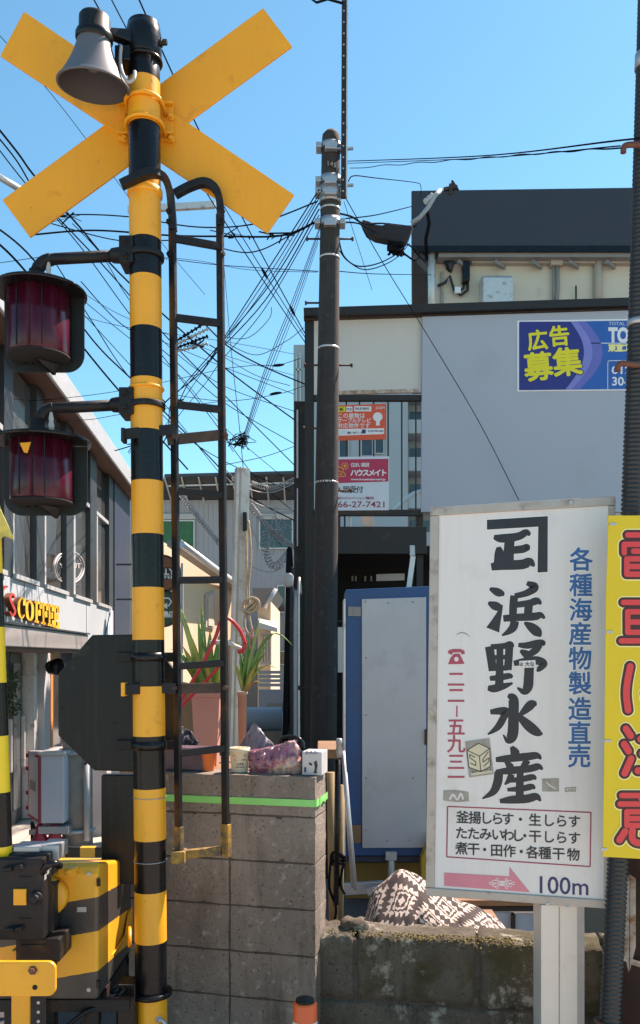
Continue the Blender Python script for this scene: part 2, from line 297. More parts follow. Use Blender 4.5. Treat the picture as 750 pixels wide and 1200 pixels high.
class Plane:
    """a real flat face somewhere in the scene; pt(px,py) = the point of it seen at that photo position"""
    def __init__(s, o, u, v):
        s.o = Vector(o); s.u = Vector(u).normalized(); s.v = Vector(v).normalized(); s.n = s.u.cross(s.v).normalized()
        if s.n.dot(Vector((0, 0, EYE))-s.o+Vector((0, 0, 0))) < 0 and s.n.y > 0: s.n = -s.n
        if (Vector((0, 0, EYE))-s.o).dot(s.n) < 0: s.n = -s.n
    def pt(s, px, py, lift=0.0):
        c = Vector((0, 0, EYE)); r = Vector(((px-375)/1000, 1, (770-py)/1000))
        t = (s.o-c).dot(s.n)/r.dot(s.n); return c+r*t+s.n*lift
    def scale(s, px, py): return s.pt(px, py).y/1000
    def quad(s, mb, pxs, lift, th, m=0):
        a = [s.pt(x, y, lift) for x, y in pxs]; mb.prism(a, s.n*th, m)
    def rect(s, mb, x0, y0, x1, y1, lift, th, m=0): s.quad(mb, [(x0, y0), (x1, y0), (x1, y1), (x0, y1)], lift, th, m)
    def stroke(s, mb, pts, lift, m=0, wadd=0.0, n=6, rnd_cap=False, th=0.0006):
        """brush stroke: points (px,py,width px)"""
        q = crom(pts, n) if len(pts) > 2 else crom(pts, 5)
        L = []; Rr = []; k = len(q)
        for i, (x, y, wd) in enumerate(q):
            dx = q[min(i+1, k-1)][0]-q[max(i-1, 0)][0]; dy = q[min(i+1, k-1)][1]-q[max(i-1, 0)][1]; l = math.hypot(dx, dy) or 1
            dx /= l; dy /= l; h = (wd+wadd)/2
            if wadd and not rnd_cap and i in (0, k-1):
                e = (-1 if i == 0 else 1)*wadd/2; x += dx*e; y += dy*e
            L.append((x-dy*h, y+dx*h)); Rr.append((x+dy*h, y-dx*h))
        vs = [s.pt(x, y, lift) for x, y in L]+[s.pt(x, y, lift) for x, y in Rr]
        mb.add(vs, [(i, i+1, k+i+1, k+i) for i in range(k-1)], m)
        if rnd_cap:
            for (x, y, wd), (x2, y2, _) in ((q[0], q[1]), (q[-1], q[-2])):
                a0 = math.atan2(y-y2, x-x2); h = (wd+wadd)/2
                mb.add([s.pt(x+h*math.cos(a0+t), y+h*math.sin(a0+t), lift) for t in [(-1+2*j/10)*math.pi/2 for j in range(11)]], [tuple(range(11))], m)
    def glyphs(s, mb, txt, cx, cy, size, lift, m=0, off=0.02, vertical=False, step=None, slope=0.0, wx=1.0, th=0.0008, rot=0.0, mirror=False):
        """characters centred one by one (CJK em boxes) from (cx,cy), size in photo px"""
        step = step or size
        for i, ch in enumerate(txt):
            if ch == ' ': continue
            x = cx+(0 if vertical else i*step); y = cy+(i*step if vertical else i*step*slope)
            s.glyph(mb, ch, x, y, size, lift, m, off, wx, th, slope, rot, mirror)
    def glyph(s, mb, ch, x, y, size, lift, m, off, wx, th, slope=0.0, rot=0.0, mirror=False):
        """bold weights are drawn by striking the regular glyph several times, a hair apart"""
        g = glyph_mesh(ch, 0.0); c, sn = math.cos(rot), math.sin(rot); vs = []
        asc = ord(ch) < 0x2000
        gx = (g[2]+g[3])/2 if asc else 0.5
        k = off*size
        for q, (ox, oy) in enumerate([(0, 0)] if k < 0.02*size/100 else [(k, 0), (-k, 0), (0, k), (0, -k), (k*.7, k*.7), (-k*.7, k*.7), (k*.7, -k*.7), (-k*.7, -k*.7)]):
            vs = []
            for vx, vy, vz in g[0]:
                a = (vx-gx)*size*wx*(-1 if mirror else 1)+ox; b = -(vy-(0.345 if asc else 0.36))*size+oy
                a, b = a*c-b*sn, a*sn+b*c
                vs.append(s.pt(x+a, y+b+a*slope, lift+q*0.00003)+s.n*(th if vz > 0 else 0))
            mb.add(vs, g[1], m)
    def text(s, mb, txt, x0, x1, cy, lift, m=0, off=0.02, slope=0.0, h=None, th=0.0008):
        """one run of latin/kana text fitted between x0 and x1, cap height h px, centred on cy"""
        g = glyph_mesh(txt, off); w0, w1 = g[2], g[3]; sx = (x1-x0)/(w1-w0); sy = (h/0.72 if h else sx)
        vs = [s.pt(x0+(vx-w0)*sx, cy-(vy-0.345)*sy+(vx-w0)*sx*slope, lift)+s.n*(th if vz > 0 else 0) for vx, vy, vz in g[0]]
        mb.add(vs, g[1], m)
_FC = bpy.data.curves.new('lettering', 'FONT'); _FO = bpy.data.objects.new('lettering', _FC); _GC = {}
_FC.extrude = 0.01; _FC.resolution_u = 3
def glyph_mesh(txt, off):
    if (txt, off) not in _GC:
        _FC.body = txt; _FC.offset = off; me = bpy.data.meshes.new_from_object(_FO)
        vs = [tuple(v.co) for v in me.vertices]; xs = [v[0] for v in vs] or [0, 1]
        _GC[(txt, off)] = (vs, [tuple(p.vertices) for p in me.polygons], min(xs), max(xs)); bpy.data.meshes.remove(me)
    return _GC[(txt, off)]
def arc(cx, cy, rx, ry, a0, a1, n): return [(cx+rx*math.cos(a0+(a1-a0)*i/n), cy+ry*math.sin(a0+(a1-a0)*i/n)) for i in range(n+1)]
def add_bolt(mb, c, ax, r=0.009, h=0.01, m=0): mb.lathe(c, ax, [(r*1.5, 0), (r*1.5, h*0.3), (r, h*0.35), (r, h)], 6, m, sm=False)

# ------------------------------------------------------------------ ground
g = MB(); g.add([(-400, -60, 0), (400, -60, 0), (400, 900, 0), (-400, 900, 0)], [(0, 1, 2, 3)])
g.build('ground', ASPH, loc=(0, 0, 0), kind='structure')
g = MB(); g.box(-12, -1.75, 7.6, 30, 0.0, 0.10); g.build('pavement', PAVE, loc=(-5, 15, 0), kind='structure', bevel=0.015)

g = MB(); g.add([(-30, -40, 0.004), (30, -40, 0.004), (30, 3.0, 0.004), (-30, 3.0, 0.004)], [(0, 1, 2, 3)])  # added unseen pale ground, bounces warm sunlight onto shaded fronts
g.build('bounce_ground', mat('pale_bounce_ground', (0.47, 0.40, 0.335), 0.9, var=0.15, scale=1.5, bump=0.3, bscale=80), loc=(0, 0, 0.004), kind='structure')

# ------------------------------------------------------------------ cafe on the left
FU = Vector((-0.073, 1, 0)).normalized(); FN = Vector((1, 0.073, 0)).normalized(); FO = Vector((-3.33, 9.5, 0))
def fplane(off): return Plane(FO+FN*off, FU, (0, 0, 1))
def Ft(px, off=0.0):      # distance along the front seen at photo column px
    k = (375-px)/1000; y = (2.637-off)/(k-0.073); return y
def FQ(y, z, off=0.0):    # point of the front at distance y
    return Vector((-3.33-0.073*(y-9.5)+off, y+off*0.073, z))
cafe = empty('cafe_building', FQ(12, 0), 'two storey grey cafe with a sloping brown eave, tall upstairs windows and a lettered fascia', 'cafe')
def fbox(mb, y0, y1, z0, z1, o0, o1, m=0):
    a = [FQ(y0, z0, o0), FQ(y1, z0, o0), FQ(y1, z1, o0), FQ(y0, z1, o0)]; b = [FQ(y0, z0, o1), FQ(y1, z0, o1), FQ(y1, z1, o1), FQ(y0, z1, o1)]
    mb.hexa(a, b, m)
YE = Ft(151)                     # far end of the front
SILL, SOF = 2.90, 5.30
m = MB(); fbox(m, 5.0, YE, 0.1, SOF, -6, -0.30); m.build('wall', CAFEG, cafe)
m = MB(); fbox(m, 5.0, Ft(133), 2.12, SILL, -0.29, 0.0); m.build('fascia', CAFEF, cafe, bevel=0.008)
for px in (28.0, 101.0):
    m = MB(); y = Ft(px); fbox(m, y, y+0.012, 2.14, SILL-0.01, 0.0, 0.004); m.build('fascia_joint', CAFEG, cafe)
m = MB(); fbox(m, Ft(133), YE, 0.1, SOF, -0.29, 0.02); m.build('end_wall', NAVY, cafe)
m = MB(); q = fplane(0.025); m2 = [q.pt(123.5, 747, 0), q.pt(131, 711, 0), q.pt(131.5, 744, 0)]
m.prism(m2, FN*0.004); m.build('light_pane', PALEBL, cafe)
# upper windows: dark mullions, pale reveals, glass
mul = [(-42, -30), (-18, -6), (5, 15.5), (43, 52.5), (78, 86.5), (106, 113.5), (128, 134)]
for a, b in mul:
    m = MB(); fbox(m, Ft(a), Ft(b), SILL, SOF, -0.29, 0.0); m.build('mullion', CAFEG, cafe)
cols = [(-30, -18), (-6, 5), (15.5, 43), (52.5, 78), (86.5, 106), (113.5, 128)]
for i, (a, b) in enumerate(cols):
    ya, yb = Ft(a), Ft(b)
    m = MB(); fbox(m, ya+0.02, yb-0.01, SILL+0.06, SOF-0.05, -0.09, -0.07); wi = m.build('window', GLASS, cafe)
    m = MB(); fbox(m, ya, ya+0.22*(yb-ya)*(0.8 if i > 3 else 0.6), SILL+0.02, SOF-0.9, -0.068, -0.02); m.build('pale_reveal', CAFET, wi, bevel=0.006)
    m = MB(); fbox(m, ya, yb, SOF-0.9, SOF-0.84, -0.068, -0.01); m.build('transom', CAFET, wi)
    m = MB(); fbox(m, ya-0.01, yb+0.01, SILL, SILL+0.05, -0.068, 0.035); m.build('sill', CAFET, wi)
# round logo on the upstairs glass
q = fplane(-0.066); m = MB()
ring = [q.pt(*p) for p in arc(81, 665, 17.5, 19, 0, 2*math.pi, 36)]
m.tube(ring, 0.012, 5, cap=False)
m.tube([q.pt(*p) for p in arc(81, 665, 15, 16.5, 0, 2*math.pi, 36)], 0.006, 5, cap=False)
q.glyphs(m, 'TULLY', 92, 663, 8, 0.004, off=0.02, step=-5, mirror=True)
m.build('round_logo', LGREY, cafe)
# eave
m = MB()
a = [FQ(4.5, SOF, -6), FQ(YE+0.3, SOF, -6), FQ(YE+0.3, SOF, 0.22), FQ(4.5, SOF, 0.22)]
m.prism(a, (0, 0, 0.05)); m.build('eave_soffit', CAFES, cafe)
m = MB(); fbox(m, 4.5, YE+0.3, SOF-0.02, SOF+0.27, 0.22, 0.26); m.build('eave_trim', CAFET, cafe, bevel=0.01)
m = MB(); a = [FQ(4.5, SOF+0.06, -6), FQ(YE+0.3, SOF+0.06, -6), FQ(YE+0.3, SOF+0.06, 0.215), FQ(4.5, SOF+0.06, 0.215)]
m.prism(a, (0, 0, 0.16)); m.build('roof', CAFEG, cafe)
# canopy over the door
m = MB(); fbox(m, 6.5, Ft(93, 0.4), 2.14, 2.33, 0.0, 0.5); m.build('canopy', CAFEC, cafe, bevel=0.01)
m = MB(); fbox(m, 6.5, Ft(93, 0.4)-0.02, 2.10, 2.137, 0.02, 0.47); m.build('canopy_soffit', CAFES, cafe)
m = MB(); fbox(m, 6.5, Ft(93, 0.4)+0.02, 2.333, 2.35, 0.0, 0.52); m.build('canopy_edge', CAFEG, cafe)
# ground floor: doors, posts, shop window
def fpane(px0, px1, z0, z1, o0, o1, name, mt, parent):
    mm = MB(); fbox(mm, Ft(px0), Ft(px1), z0, z1, o0, o1); return mm.build(name, mt, parent, bevel=0.004)
for k, (a, b) in enumerate(((-6, 12), (14, 30), (31, 44))):
    d = fpane(a, b, 0.11, 2.1, -0.26, -0.18, 'door', CAFEG, cafe)
    w_ = (b-a)
    fpane(a+w_*0.2, b-w_*0.22, 0.28, 1.98, -0.175, -0.17, 'door_glass', GLASS, d)
    fpane(b-w_*0.16, b-w_*0.08, 0.75, 1.35, -0.17, -0.13, 'handle', ALU, d)
fpane(45, 49, 0.11, 2.12, -0.29, -0.05, 'door_post', ALU, cafe)
fpane(51, 58, 0.11, 2.12, -0.29, 0.01, 'pier', LGREY, cafe)
sw = fpane(59, 100, 0.75, 2.12, -0.26, -0.2, 'shop_window', GLASSD, cafe)
fpane(100, 133, 0.11, 2.12, -0.29, -0.02, 'side_wall', LGREY, cafe)
fpane(59, 100, 0.11, 0.75, -0.29, -0.04, 'plinth', LGREY, cafe)
fpane(61, 67, 1.9, 2.06, -0.19, -0.18, 'orange_blind', ORANGEP, sw); fpane(73, 75.5, 0.8, 2.1, -0.19, -0.15, 'orange_post', ORANGEP, sw)
fpane(60, 68, 1.22, 1.42, -0.19, -0.18, 'orange_card', ORANGEP, sw); fpane(69, 72.5, 0.8, 1.0, -0.19, -0.18, 'orange_card', ORANGEP, sw)
# lettering standing off the fascia: slab letters built from strokes
q = fplane(0.085)
def slab(mb, ch, x0, x1, y0, y1, sl, m=0):
    """heavy slab-serif capital in the box; sl = downward slope px/px"""
    W = x1-x0; H = y1-y0
    def S(*pts): q.stroke(mb, [(x0+a*W, y0+b*H+a*W*sl, c) for a, b, c in pts], 0.0, m, n=5)
    V = W*0.30; T = max(1.6, H*0.11); tl = T
    if ch == 'C': S((0.93, 0.22, V*0.7), (0.80, 0.10, V*0.7), (0.55, 0.06, V*0.6), (0.22, 0.30, V), (0.17, 0.6, V), (0.32, 0.88, V*0.7), (0.62, 0.95, V*0.6), (0.92, 0.78, V*0.5)); S((0.9, 0.05, T), (0.9, 0.36, T))
    if ch == 'O': S((0.5, 0.05, V*0.6), (0.2, 0.25, V*0.95), (0.16, 0.55, V), (0.25, 0.82, V*0.9), (0.5, 0.95, V*0.6)); S((0.5, 0.05, V*0.6), (0.8, 0.25, V*0.95), (0.84, 0.55, V), (0.75, 0.82, V*0.9), (0.5, 0.95, V*0.6))
    if ch in 'FE':
        S((0.30, 0.0, V), (0.30, 1.0, V)); S((0.02, 0.05, tl), (0.95, 0.05, tl)); S((0.92, 0.0, T), (0.92, 0.30, T)); S((0.3, 0.5, tl), (0.74, 0.5, tl)); S((0.74, 0.36, T), (0.74, 0.64, T))
        if ch == 'F': S((0.02, 0.95, tl), (0.62, 0.95, tl))
        else: S((0.02, 0.95, tl), (0.95, 0.95, tl)); S((0.92, 0.7, T), (0.92, 1.0, T))
    if ch == 'Y': S((0.14, 0.02, V), (0.5, 0.55, V)); S((0.86, 0.02, V*0.7), (0.5, 0.55, V*0.7)); S((0.5, 0.5, V), (0.5, 1.0, V)); S((0.0, 0.04, tl), (0.4, 0.04, tl)); S((0.64, 0.04, tl), (1.0, 0.04, tl)); S((0.26, 0.96, tl), (0.76, 0.96, tl))
    if ch == 'L': S((0.30, 0.0, V), (0.30, 1.0, V)); S((0.05, 0.04, tl), (0.6, 0.04, tl)); S((0.05, 0.95, tl), (0.95, 0.95, tl)); S((0.9, 0.66, T), (0.9, 1.0, T))
    if ch == "'": S((0.5, 0.0, V*1.4), (0.4, 0.3, V*0.7))
    if ch == 'S': S((0.82, 0.2, V*0.7), (0.55, 0.05, V*0.6), (0.2, 0.25, V*0.9), (0.5, 0.5, V), (0.82, 0.74, V*0.9), (0.5, 0.95, V*0.6), (0.14, 0.8, V*0.7))
def letters(txt, boxes, name, mt):
    for ch, (x0, x1, y0, y1) in zip(txt, boxes):
        mb = MB(); slab(mb, ch, x0, x1, y0, y1, 0.26)
        n0 = len(mb.f); vs = list(mb.v); fs = list(mb.f)
        # give every letter a body 6 cm deep behind its face
        front = MB(); front.v = [v.copy() for v in vs]; front.f = list(fs); front.m = [0]*n0; front.sm = [False]*n0
        off = len(front.v); front.v += [v-FN*0.06 for v in vs]
        ed = {}
        for f in fs:
            for i in range(len(f)):
                e = (f[i], f[(i+1) % len(f)]); ed[tuple(sorted(e))] = ed.get(tuple(sorted(e)), 0)+1
        for (i, j), c in ed.items():
            if c == 1: front.f.append([i, j, off+j, off+i]); front.m.append(1); front.sm.append(False)
        for f in fs: front.f.append([off+i for i in f][::-1]); front.m.append(1); front.sm.append(False)
        front.build(name, [mt, LSIDE], cafe)
letters("LLY'S", [(-30, -22, 675, 706), (-20, -12, 678, 709), (-9, 7, 683, 716), (7.5, 10.5, 686, 694), (10.5, 19.5, 693, 722)], 'red_letter', LRED)
letters('COFFEE', [(20.5, 29.5, 698, 724), (30, 40, 701, 727), (40.5, 48.5, 704, 729), (48.7, 56, 706, 731), (56.2, 62.6, 707.5, 733), (62.8, 69.2, 709, 735)], 'yellow_letter', LYEL)
# spotlight by the window
sp = empty('wall_spotlight', q.pt(55, 786), 'black spotlight on a short arm on the cafe wall beside the doors', 'spotlight')
m = MB(); m.lathe(P(56, 783, Ft(55)-0.25), (0.9, -0.5, 0.12), [(0.04, 0), (0.085, 0.05), (0.10, 0.14), (0.10, 0.2), (0.06, 0.22)], 16); m.build('lamp_head', BLK, sp)
m = MB(); m.tube([fplane(0.0).pt(52.5, 775), P(53, 780, Ft(55)-0.1), P(57, 783, Ft(55)-0.2)], 0.015, 6); m.build('arm', BLK, sp)
# projecting round signs at the far end
for (cx, cy, mt, nm, lab) in ((190, 672, WOODSIGN, 'coffee_sign', 'round brown wooden sign projecting from the far end of the cafe, upper of two'),
                              (190, 713, GREENSIGN, 'green_arrow_sign', 'round dark green sign with a white turning arrow under the brown wooden one')):
    D = 15.2; c = P(cx, cy, D); e = empty(nm, c, lab, 'sign'); pl = Plane((0, D, 0), (1, 0, 0), (0, 0, 1))
    r = 21.5*D/1000
    m = MB(); m.lathe(c, (0, 1, 0), [(r, 0), (r, 0.08)], 36, sm=False); m.build('disc', mt, e)
    m = MB(); m.lathe(c+Vector((0, -0.02, 0)), (0, 1, 0), [(r*0.93, 0.0), (r*1.03, 0.0), (r*1.03, 0.1), (r*0.93, 0.1)], 36, cap=False, sm=False); m.build('rim', SIGNBLK, e)
    m = MB()
    if mt is WOODSIGN:
        pl.rect(m, cx-20, cy-7, cx+20, cy+7, 0.004, 0.006, 0); pl.text(m, 'TULLY', cx-15, cx+15, cy-2, 0.012, 1, 0.03, h=7); pl.text(m, 'COFFEE', cx-13, cx+14, cy+4.4, 0.012, 1, 0.02, h=3.6)
    else:
        m.tube([pl.pt(*p, 0.012) for p in [(cx+2, cy-12), (cx+8, cy-12), (cx+11, cy-8), (cx+8, cy-3), (cx+4, cy-3)]], 0.016, 6, 1)
        pl.quad(m, [(cx+6, cy-7), (cx+6, cy+1), (cx+1, cy-3)], 0.004, 0.01, 1)
        pl.glyphs(m, '江ノ島店', cx-10, cy+7, 8, 0.006, 1, 0.03, step=7.2)
    m.build('lettering', [SIGNBLK, WHITE], e)
    m = MB(); m.bar(c+Vector((-r-0.5, 0.04, r*0.5)), c+Vector((-r*0.8, 0.04, r*0.5)), 0.03, 0.03); m.build('bracket', CAFEG, e)

# ------------------------------------------------------------------ distant houses in the middle
def gable_house(name, x0, x1, y0, y1, ze, zr, label, wall, roof, over=0.35, group=None):
    e = empty(name, ((x0+x1)/2, y0, 0), label, 'house', group)
    xm = (x0+x1)/2
    m = MB(); m.prism([(x0, y0, 0), (x1, y0, 0), (x1, y0, ze), (xm, y0, zr), (x0, y0, ze)], (0, y1-y0, 0)); m.build('wall', wall, e)
    m = MB(); t = 0.14; s = (zr-ze)/(xm-x0)
    for sx, xe in ((-1, x0-over), (1, x1+over)):
        zz = ze-over*s
        m.hexa([(xe, y0-over, zz+0.02), (xm, y0-over, zr+0.02), (xm, y0-over, zr+t), (xe, y0-over, zz+t)], [(xe, y1+over, zz+0.02), (xm, y1+over, zr+0.02), (xm, y1+over, zr+t), (xe, y1+over, zz+t)])
    m.build('roof', roof, e)
    m = MB()
    for xe in (x0-over, x1+over): m.tube([(xe, y0-over, ze-over*s+0.06), (xe, y1+over, ze-over*s+0.06)], 0.07, 8)
    m.build('gutter', CAFET, e)
    return e
def hwin(e, px0, px1, py0, py1, d, glass=GLASSD, fr=CAFET, t=1.2):
    m = MB(); m.pxbox(px0, px1, py0, py1, d-0.05, 0.1); w_ = m.build('window', glass, e)
    m = MB(); pl = Plane((0, d-0.06, 0), (1, 0, 0), (0, 0, 1))
    for a in ((px0-t, py0-t, px1+t, py0), (px0-t, py1, px1+t, py1+t), (px0-t, py0, px0, py1), (px1, py0, px1+t, py1)): pl.rect(m, *a, 0, 0.05)
    m.build('window_frame', fr, w_); return w_
# grey sided block with a dark overhanging sheet roof
D = 30; a = P(196, 586, D); b = P(356, 586, D)
h1 = empty('grey_house', ((a.x+b.x)/2, D, 0), 'grey sided two storey house with a dark ribbed sheet roof behind the wires', 'house')
m = MB(); m.box(a.x-3, b.x, D, D+8, 0, a.z)
m.build('wall', HGREY, h1)
m = MB()
for i in range(46):
    x = a.x-3+i*(b.x-a.x+3)/46; m.box(x, x+0.035, D-0.03, D-0.002, 0, a.z)
m.build('siding_ribs', HGREY, h1)
m = MB(); ra = P(193, 559, D-1.5); rb = P(352, 555, D-1.5)
m.hexa([(ra.x, D-1.5, ra.z), (rb.x, D-1.5, rb.z), (b.x, D+0.3, a.z-0.1), (a.x-0.5, D+0.3, a.z-0.1)], [(ra.x, D-1.5, ra.z+0.1), (rb.x, D-1.5, rb.z+0.1), (b.x, D+3, a.z+1.0), (a.x-0.5, D+3, a.z+1.0)]); m.build('roof', SOLAR, h1)
m = MB()
for i in range(9):
    x = ra.x+(rb.x-ra.x)*i/8; m.bar((x, D-1.52, ra.z-0.02), (x, D-0.1, a.z-0.12), 0.05, 0.05)
m.bar((ra.x, D-1.0, ra.z-0.2), (rb.x, D-1.0, rb.z-0.2), 0.05, 0.05); m.build('roof_ribs', CAFET, h1)
w_ = hwin(h1, 190, 227, 611, 643, D, GREENC); hwin(h1, 305, 342, 608, 642, D, GLASSD); hwin(h1, 326, 334, 687, 717, D, GLASSD); hwin(h1, 326, 334, 764, 778, D)
for x0, x1 in ((190, 229), (304, 344)):
    m = MB(); m.pxbox(x0, x1, 602, 608.5, D-0.12, 0.1); m.build('shutter_box', LGREY, h1)
# cream house, its long wall turned to the sun
D = 21
h2 = empty('cream_house', P(212, 800, D).xy.to_3d(), 'cream rendered house with a pale gutter, sunlit, right of the crossing pole', 'house')
def turned(e, pts, th, name, mt):
    mb = MB(); mb.prism(pts, th); return mb.build(name, mt, e)
A = P(186, 660, D); B = P(279, 700, D+5.0)          # eave line of the sunlit wall
wn_ = Vector((B.y-A.y, -(B.x-A.x), 0)).normalized()
if wn_.x < 0: wn_ = -wn_
zt = P(205, 632, D).z
turned(h2, [(A.x, A.y, 0), (B.x, B.y, 0), (B.x, B.y, P(279, 700, D+5).z+0.4), (A.x, A.y, zt)], -wn_*5, 'wall', HCREAM)
pl2 = Plane(Vector((A.x, A.y, 0))+wn_*0.01, Vector((B.x-A.x, B.y-A.y, 0)), (0, 0, 1))
m = MB(); pl2.quad(m, [(240, 697), (250, 692), (250, 737), (240, 735)], 0, 0.04); w_ = m.build('window', LGREY, h2)
m = MB(); pl2.quad(m, [(242, 699), (248, 696), (248, 734), (242, 733)], 0.045, 0.02); m.build('pane', CREAMW, w_)
m = MB(); e0 = P(204, 636, D-0.4); e1 = P(281, 691, D+4.6)
m.bar(e0+Vector((0, 0, 0.0)), e1, 0.36, 0.16); m.build('eave', HROOF, h2)
m = MB(); m.tube([e0+wn_*0.2+Vector((0, 0, -0.05)), e1+wn_*0.2+Vector((0, 0, -0.05))], 0.09, 8); m.build('gutter', CAFET, h2)
m = MB(); m.pxbox(212, 214.5, 660, 830, D-0.3, 0.05); m.build('downpipe', LGREY, h2)
# small cream house further right
D = 24
h3 = empty('small_cream_house', (P(325, 800, D).x, D, 0), 'small cream house with a pale porch roof beside the agave', 'house')
m = MB(); a = P(302, 720, D); b = P(317, 690, D+4); m.box(a.x, P(336, 700, D).x-0.45, D, D+6, 0, P(300, 705, D).z); m.build('wall', HCREAM, h3)
m = MB(); m.prism([P(296, 689, D-0.6), P(323, 689, D-0.6), P(309, 712, D-0.6), P(296, 706, D-0.6)], (0, 5, 0)); m.build('roof', HROOF, h3)
m = MB(); m.tube([P(323.5, 690, D-0.62), P(310, 712.5, D-0.62)], 0.06, 6); m.build('verge', CAFET, h3)
m = MB(); m.hexa([P(303, 729, D-1.0), P(325, 736, D-1.0), P(325, 741, D-1.0), P(303, 736, D-1.0)], [P(303, 722, D+0.2), P(325, 729, D+0.2), P(325, 733, D+0.2), P(303, 729, D+0.2)]); m.build('porch_roof', CAFET, h3)
m = MB(); m.pxbox(305, 318, 742, 779, D-0.5, 0.3); w_ = m.build('bay_window', LGREY, h3)
m = MB()
for x in (306, 309.3, 312.6, 315.9): m.pxbox(x, x+1.8, 745, 776, D-0.55, 0.05)
m.build('pane', CREAMW, w_)
# low things behind the plant
m = MB(); c = P(290, 843, 12); m.tube([P(286, 843, 12), P(331, 843, 12)], 0.17, 20); tag(m.build('storage_tank', BLUECAR, bevel=0.03), 'faded grey blue rounded tank on the brick garden wall', 'tank')
m = MB(); m.pxbox(255, 335, 857, 960, 11.8, 0.3); tag(m.build('brick_garden_wall', BRICK), 'low weathered brick garden wall under the blue tank', 'wall')
e = empty('slatted_fence', (P(320, 800, 16).x, 16, 0), 'grey slatted fence with a gate panel behind the agave leaves', 'fence')
m = MB()
for i in range(4): m.pxbox(303, 340, 786+i*5, 789.6+i*5, 16, 0.05)
m.build('slats', LGREY, e); m = MB(); m.pxbox(303, 340, 808, 870, 16.0, 0.08); m.build('panel', HGREY, e)
m = MB(); m.pxbox(313, 331, 824, 836, 15.95, 0.03); m.build('grille', SGREY, e)
# apartment block seen through the sign frame
D = 40
ap = empty('apartment_block', (P(430, 700, D).x, D, 0), 'grey concrete apartment block with stacked balconies behind the sign frame', 'apartment block')
m = MB(); a = P(344, 404, D); b = P(478, 420, D); m.box(a.x, b.x, D, D+8, 0, a.z); m.build('wall', APT, ap)
m = MB(); m.box(b.x, P(560, 400, D).x, D+1.6, D+8, 0, a.z); m.build('rear_wall', APT, ap)
for i in range(6):
    y = 432+i*44; m = MB(); m.box(b.x+0.02, P(560, 400, D).x, D+0.1, D+1.55, P(0, y+31, D).z, P(0, y+15, D).z)
    bl = m.build('balcony', APT, ap); m = MB(); m.box(b.x+0.3, b.x+1.2, D+1.5, D+1.59, P(0, y+14, D).z, P(0, y-4, D).z); m.build('window', GLASSD, bl)
for (x0, x1, y0, y1) in ((424, 436, 516, 534), (440, 449, 515, 531), (398, 408, 516, 545)):
    hwin(ap, x0, x1, y0, y1, D, GLASSD, LGREY)
m = MB(); m.pxbox(346.5, 348, 418, 470, D-0.2, 0.1); m.pxbox(351, 352.5, 414, 470, D-0.2, 0.1); m.pxbox(346, 353, 432, 434, D-0.2, 0.1); m.build('drain_pipe', ALU, ap)
m = MB(); m.tube([P(462+i*3.5, 598-22*math.sin(i/12*math.pi*0.62), 20) for i in range(13)], 0.06, 6); tag(m.build('arched_hoop', PALEBL), 'pale arched pipe hoop behind the sign frame bars', 'hoop')

# ------------------------------------------------------------------ upper building at the right with the dark roof
D = 14.5
ub = empty('rear_building', (P(620, 800, D).x, D, 0), 'cream walled building with a deep dark roof fascia above the grey billboard', 'building')
a = P(510, 304, D); XR = P(960, 200, D).x
KB = (D+7)/D; m = MB(); zw = P(0, 283, D).z; m.prism([(a.x, D, 0), (XR, D, 0), (XR, D+7, 0), (a.x*KB+0.05, D+7, 0)], (0, 0, zw)); m.build('wall', CREAMW, ub)
m = MB(); zt = P(0, 223, D-0.3).z; zb = P(0, 300, D-0.3).z; xl = P(482, 0, D-0.3).x
m.hexa([(xl, D-0.3, zb+0.10), (XR, D-0.3, zb+0.22), (XR, D-0.3, zt+0.1), (xl, D-0.3, zt)], [(xl*1.56, D+7.5, zb+0.10), (XR, D+7.5, zb+0.22), (XR, D+7.5, zt+0.1), (xl*1.56, D+7.5, zt)])
m.build('roof', NAVYROOF, ub, bevel=0.02)
m = MB(); m.box(xl+0.02, XR, D-0.33, D-0.302, zb+0.06, zb+0.16); m.build('drip_edge', BLK, ub)
m = MB(); m.prism([(xl+0.05, D-0.25, zb+0.09), (xl+0.05, D-0.02, zb+0.09), (xl+0.30, D-0.02, zb-0.16), (xl+0.30, D-0.2, zb-0.16)], (0.12, 0, 0)); m.build('side_bracket', NAVYROOF, ub)
m = MB(); m.box(a.x+0.02, XR, D-0.27, D-0.002, zb+0.0, zb+0.07); m.build('soffit', SOFFIT, ub)
for i in range(11):
    x = a.x+0.35+i*0.62; m = MB(); m.bar((x, D-0.25, zb-0.07), (x+0.2, D-0.05, zb-0.08), 0.04, 0.06); m.build('rafter', SOFFIT, ub)
m = MB(); m.box(a.x+0.6, XR, D-0.12, D-0.005, P(0, 312, D).z, P(0, 306, D).z); m.build('moulding', PIPEC, ub)
W0 = D-0.08
m = MB(); m.tube([P(522, 300, W0), P(531, 297, W0), P(552, 297.5, W0), P(640, 293, W0), P(780, 284, W0)], 0.075, 10); m.build('conduit_pipe', PIPEC, ub)
m = MB(); m.tube([P(524, 306, W0), P(526, 316, W0), P(530, 300, W0)], 0.07, 8); m.build('pipe_elbow', NAVYROOF, ub)
m = MB(); m.tube([P(701, 294, W0), P(701, 365, W0)], 0.075, 10); m.build('down_pipe', PIPEC, ub)
m = MB(); m.tube([P(648.5, 305, W0), P(648.5, 365, W0)], 0.02, 6); m.tube([P(653, 305, W0), P(653.5, 340, W0), P(651, 365, W0)], 0.035, 6); m.build('cable_pipe', SOFFIT, ub)
m = MB(); m.pxbox(645.5, 660, 295.5, 310, D-0.16, 0.15); m.build('junction_box', PIPEC, ub, bevel=0.01)
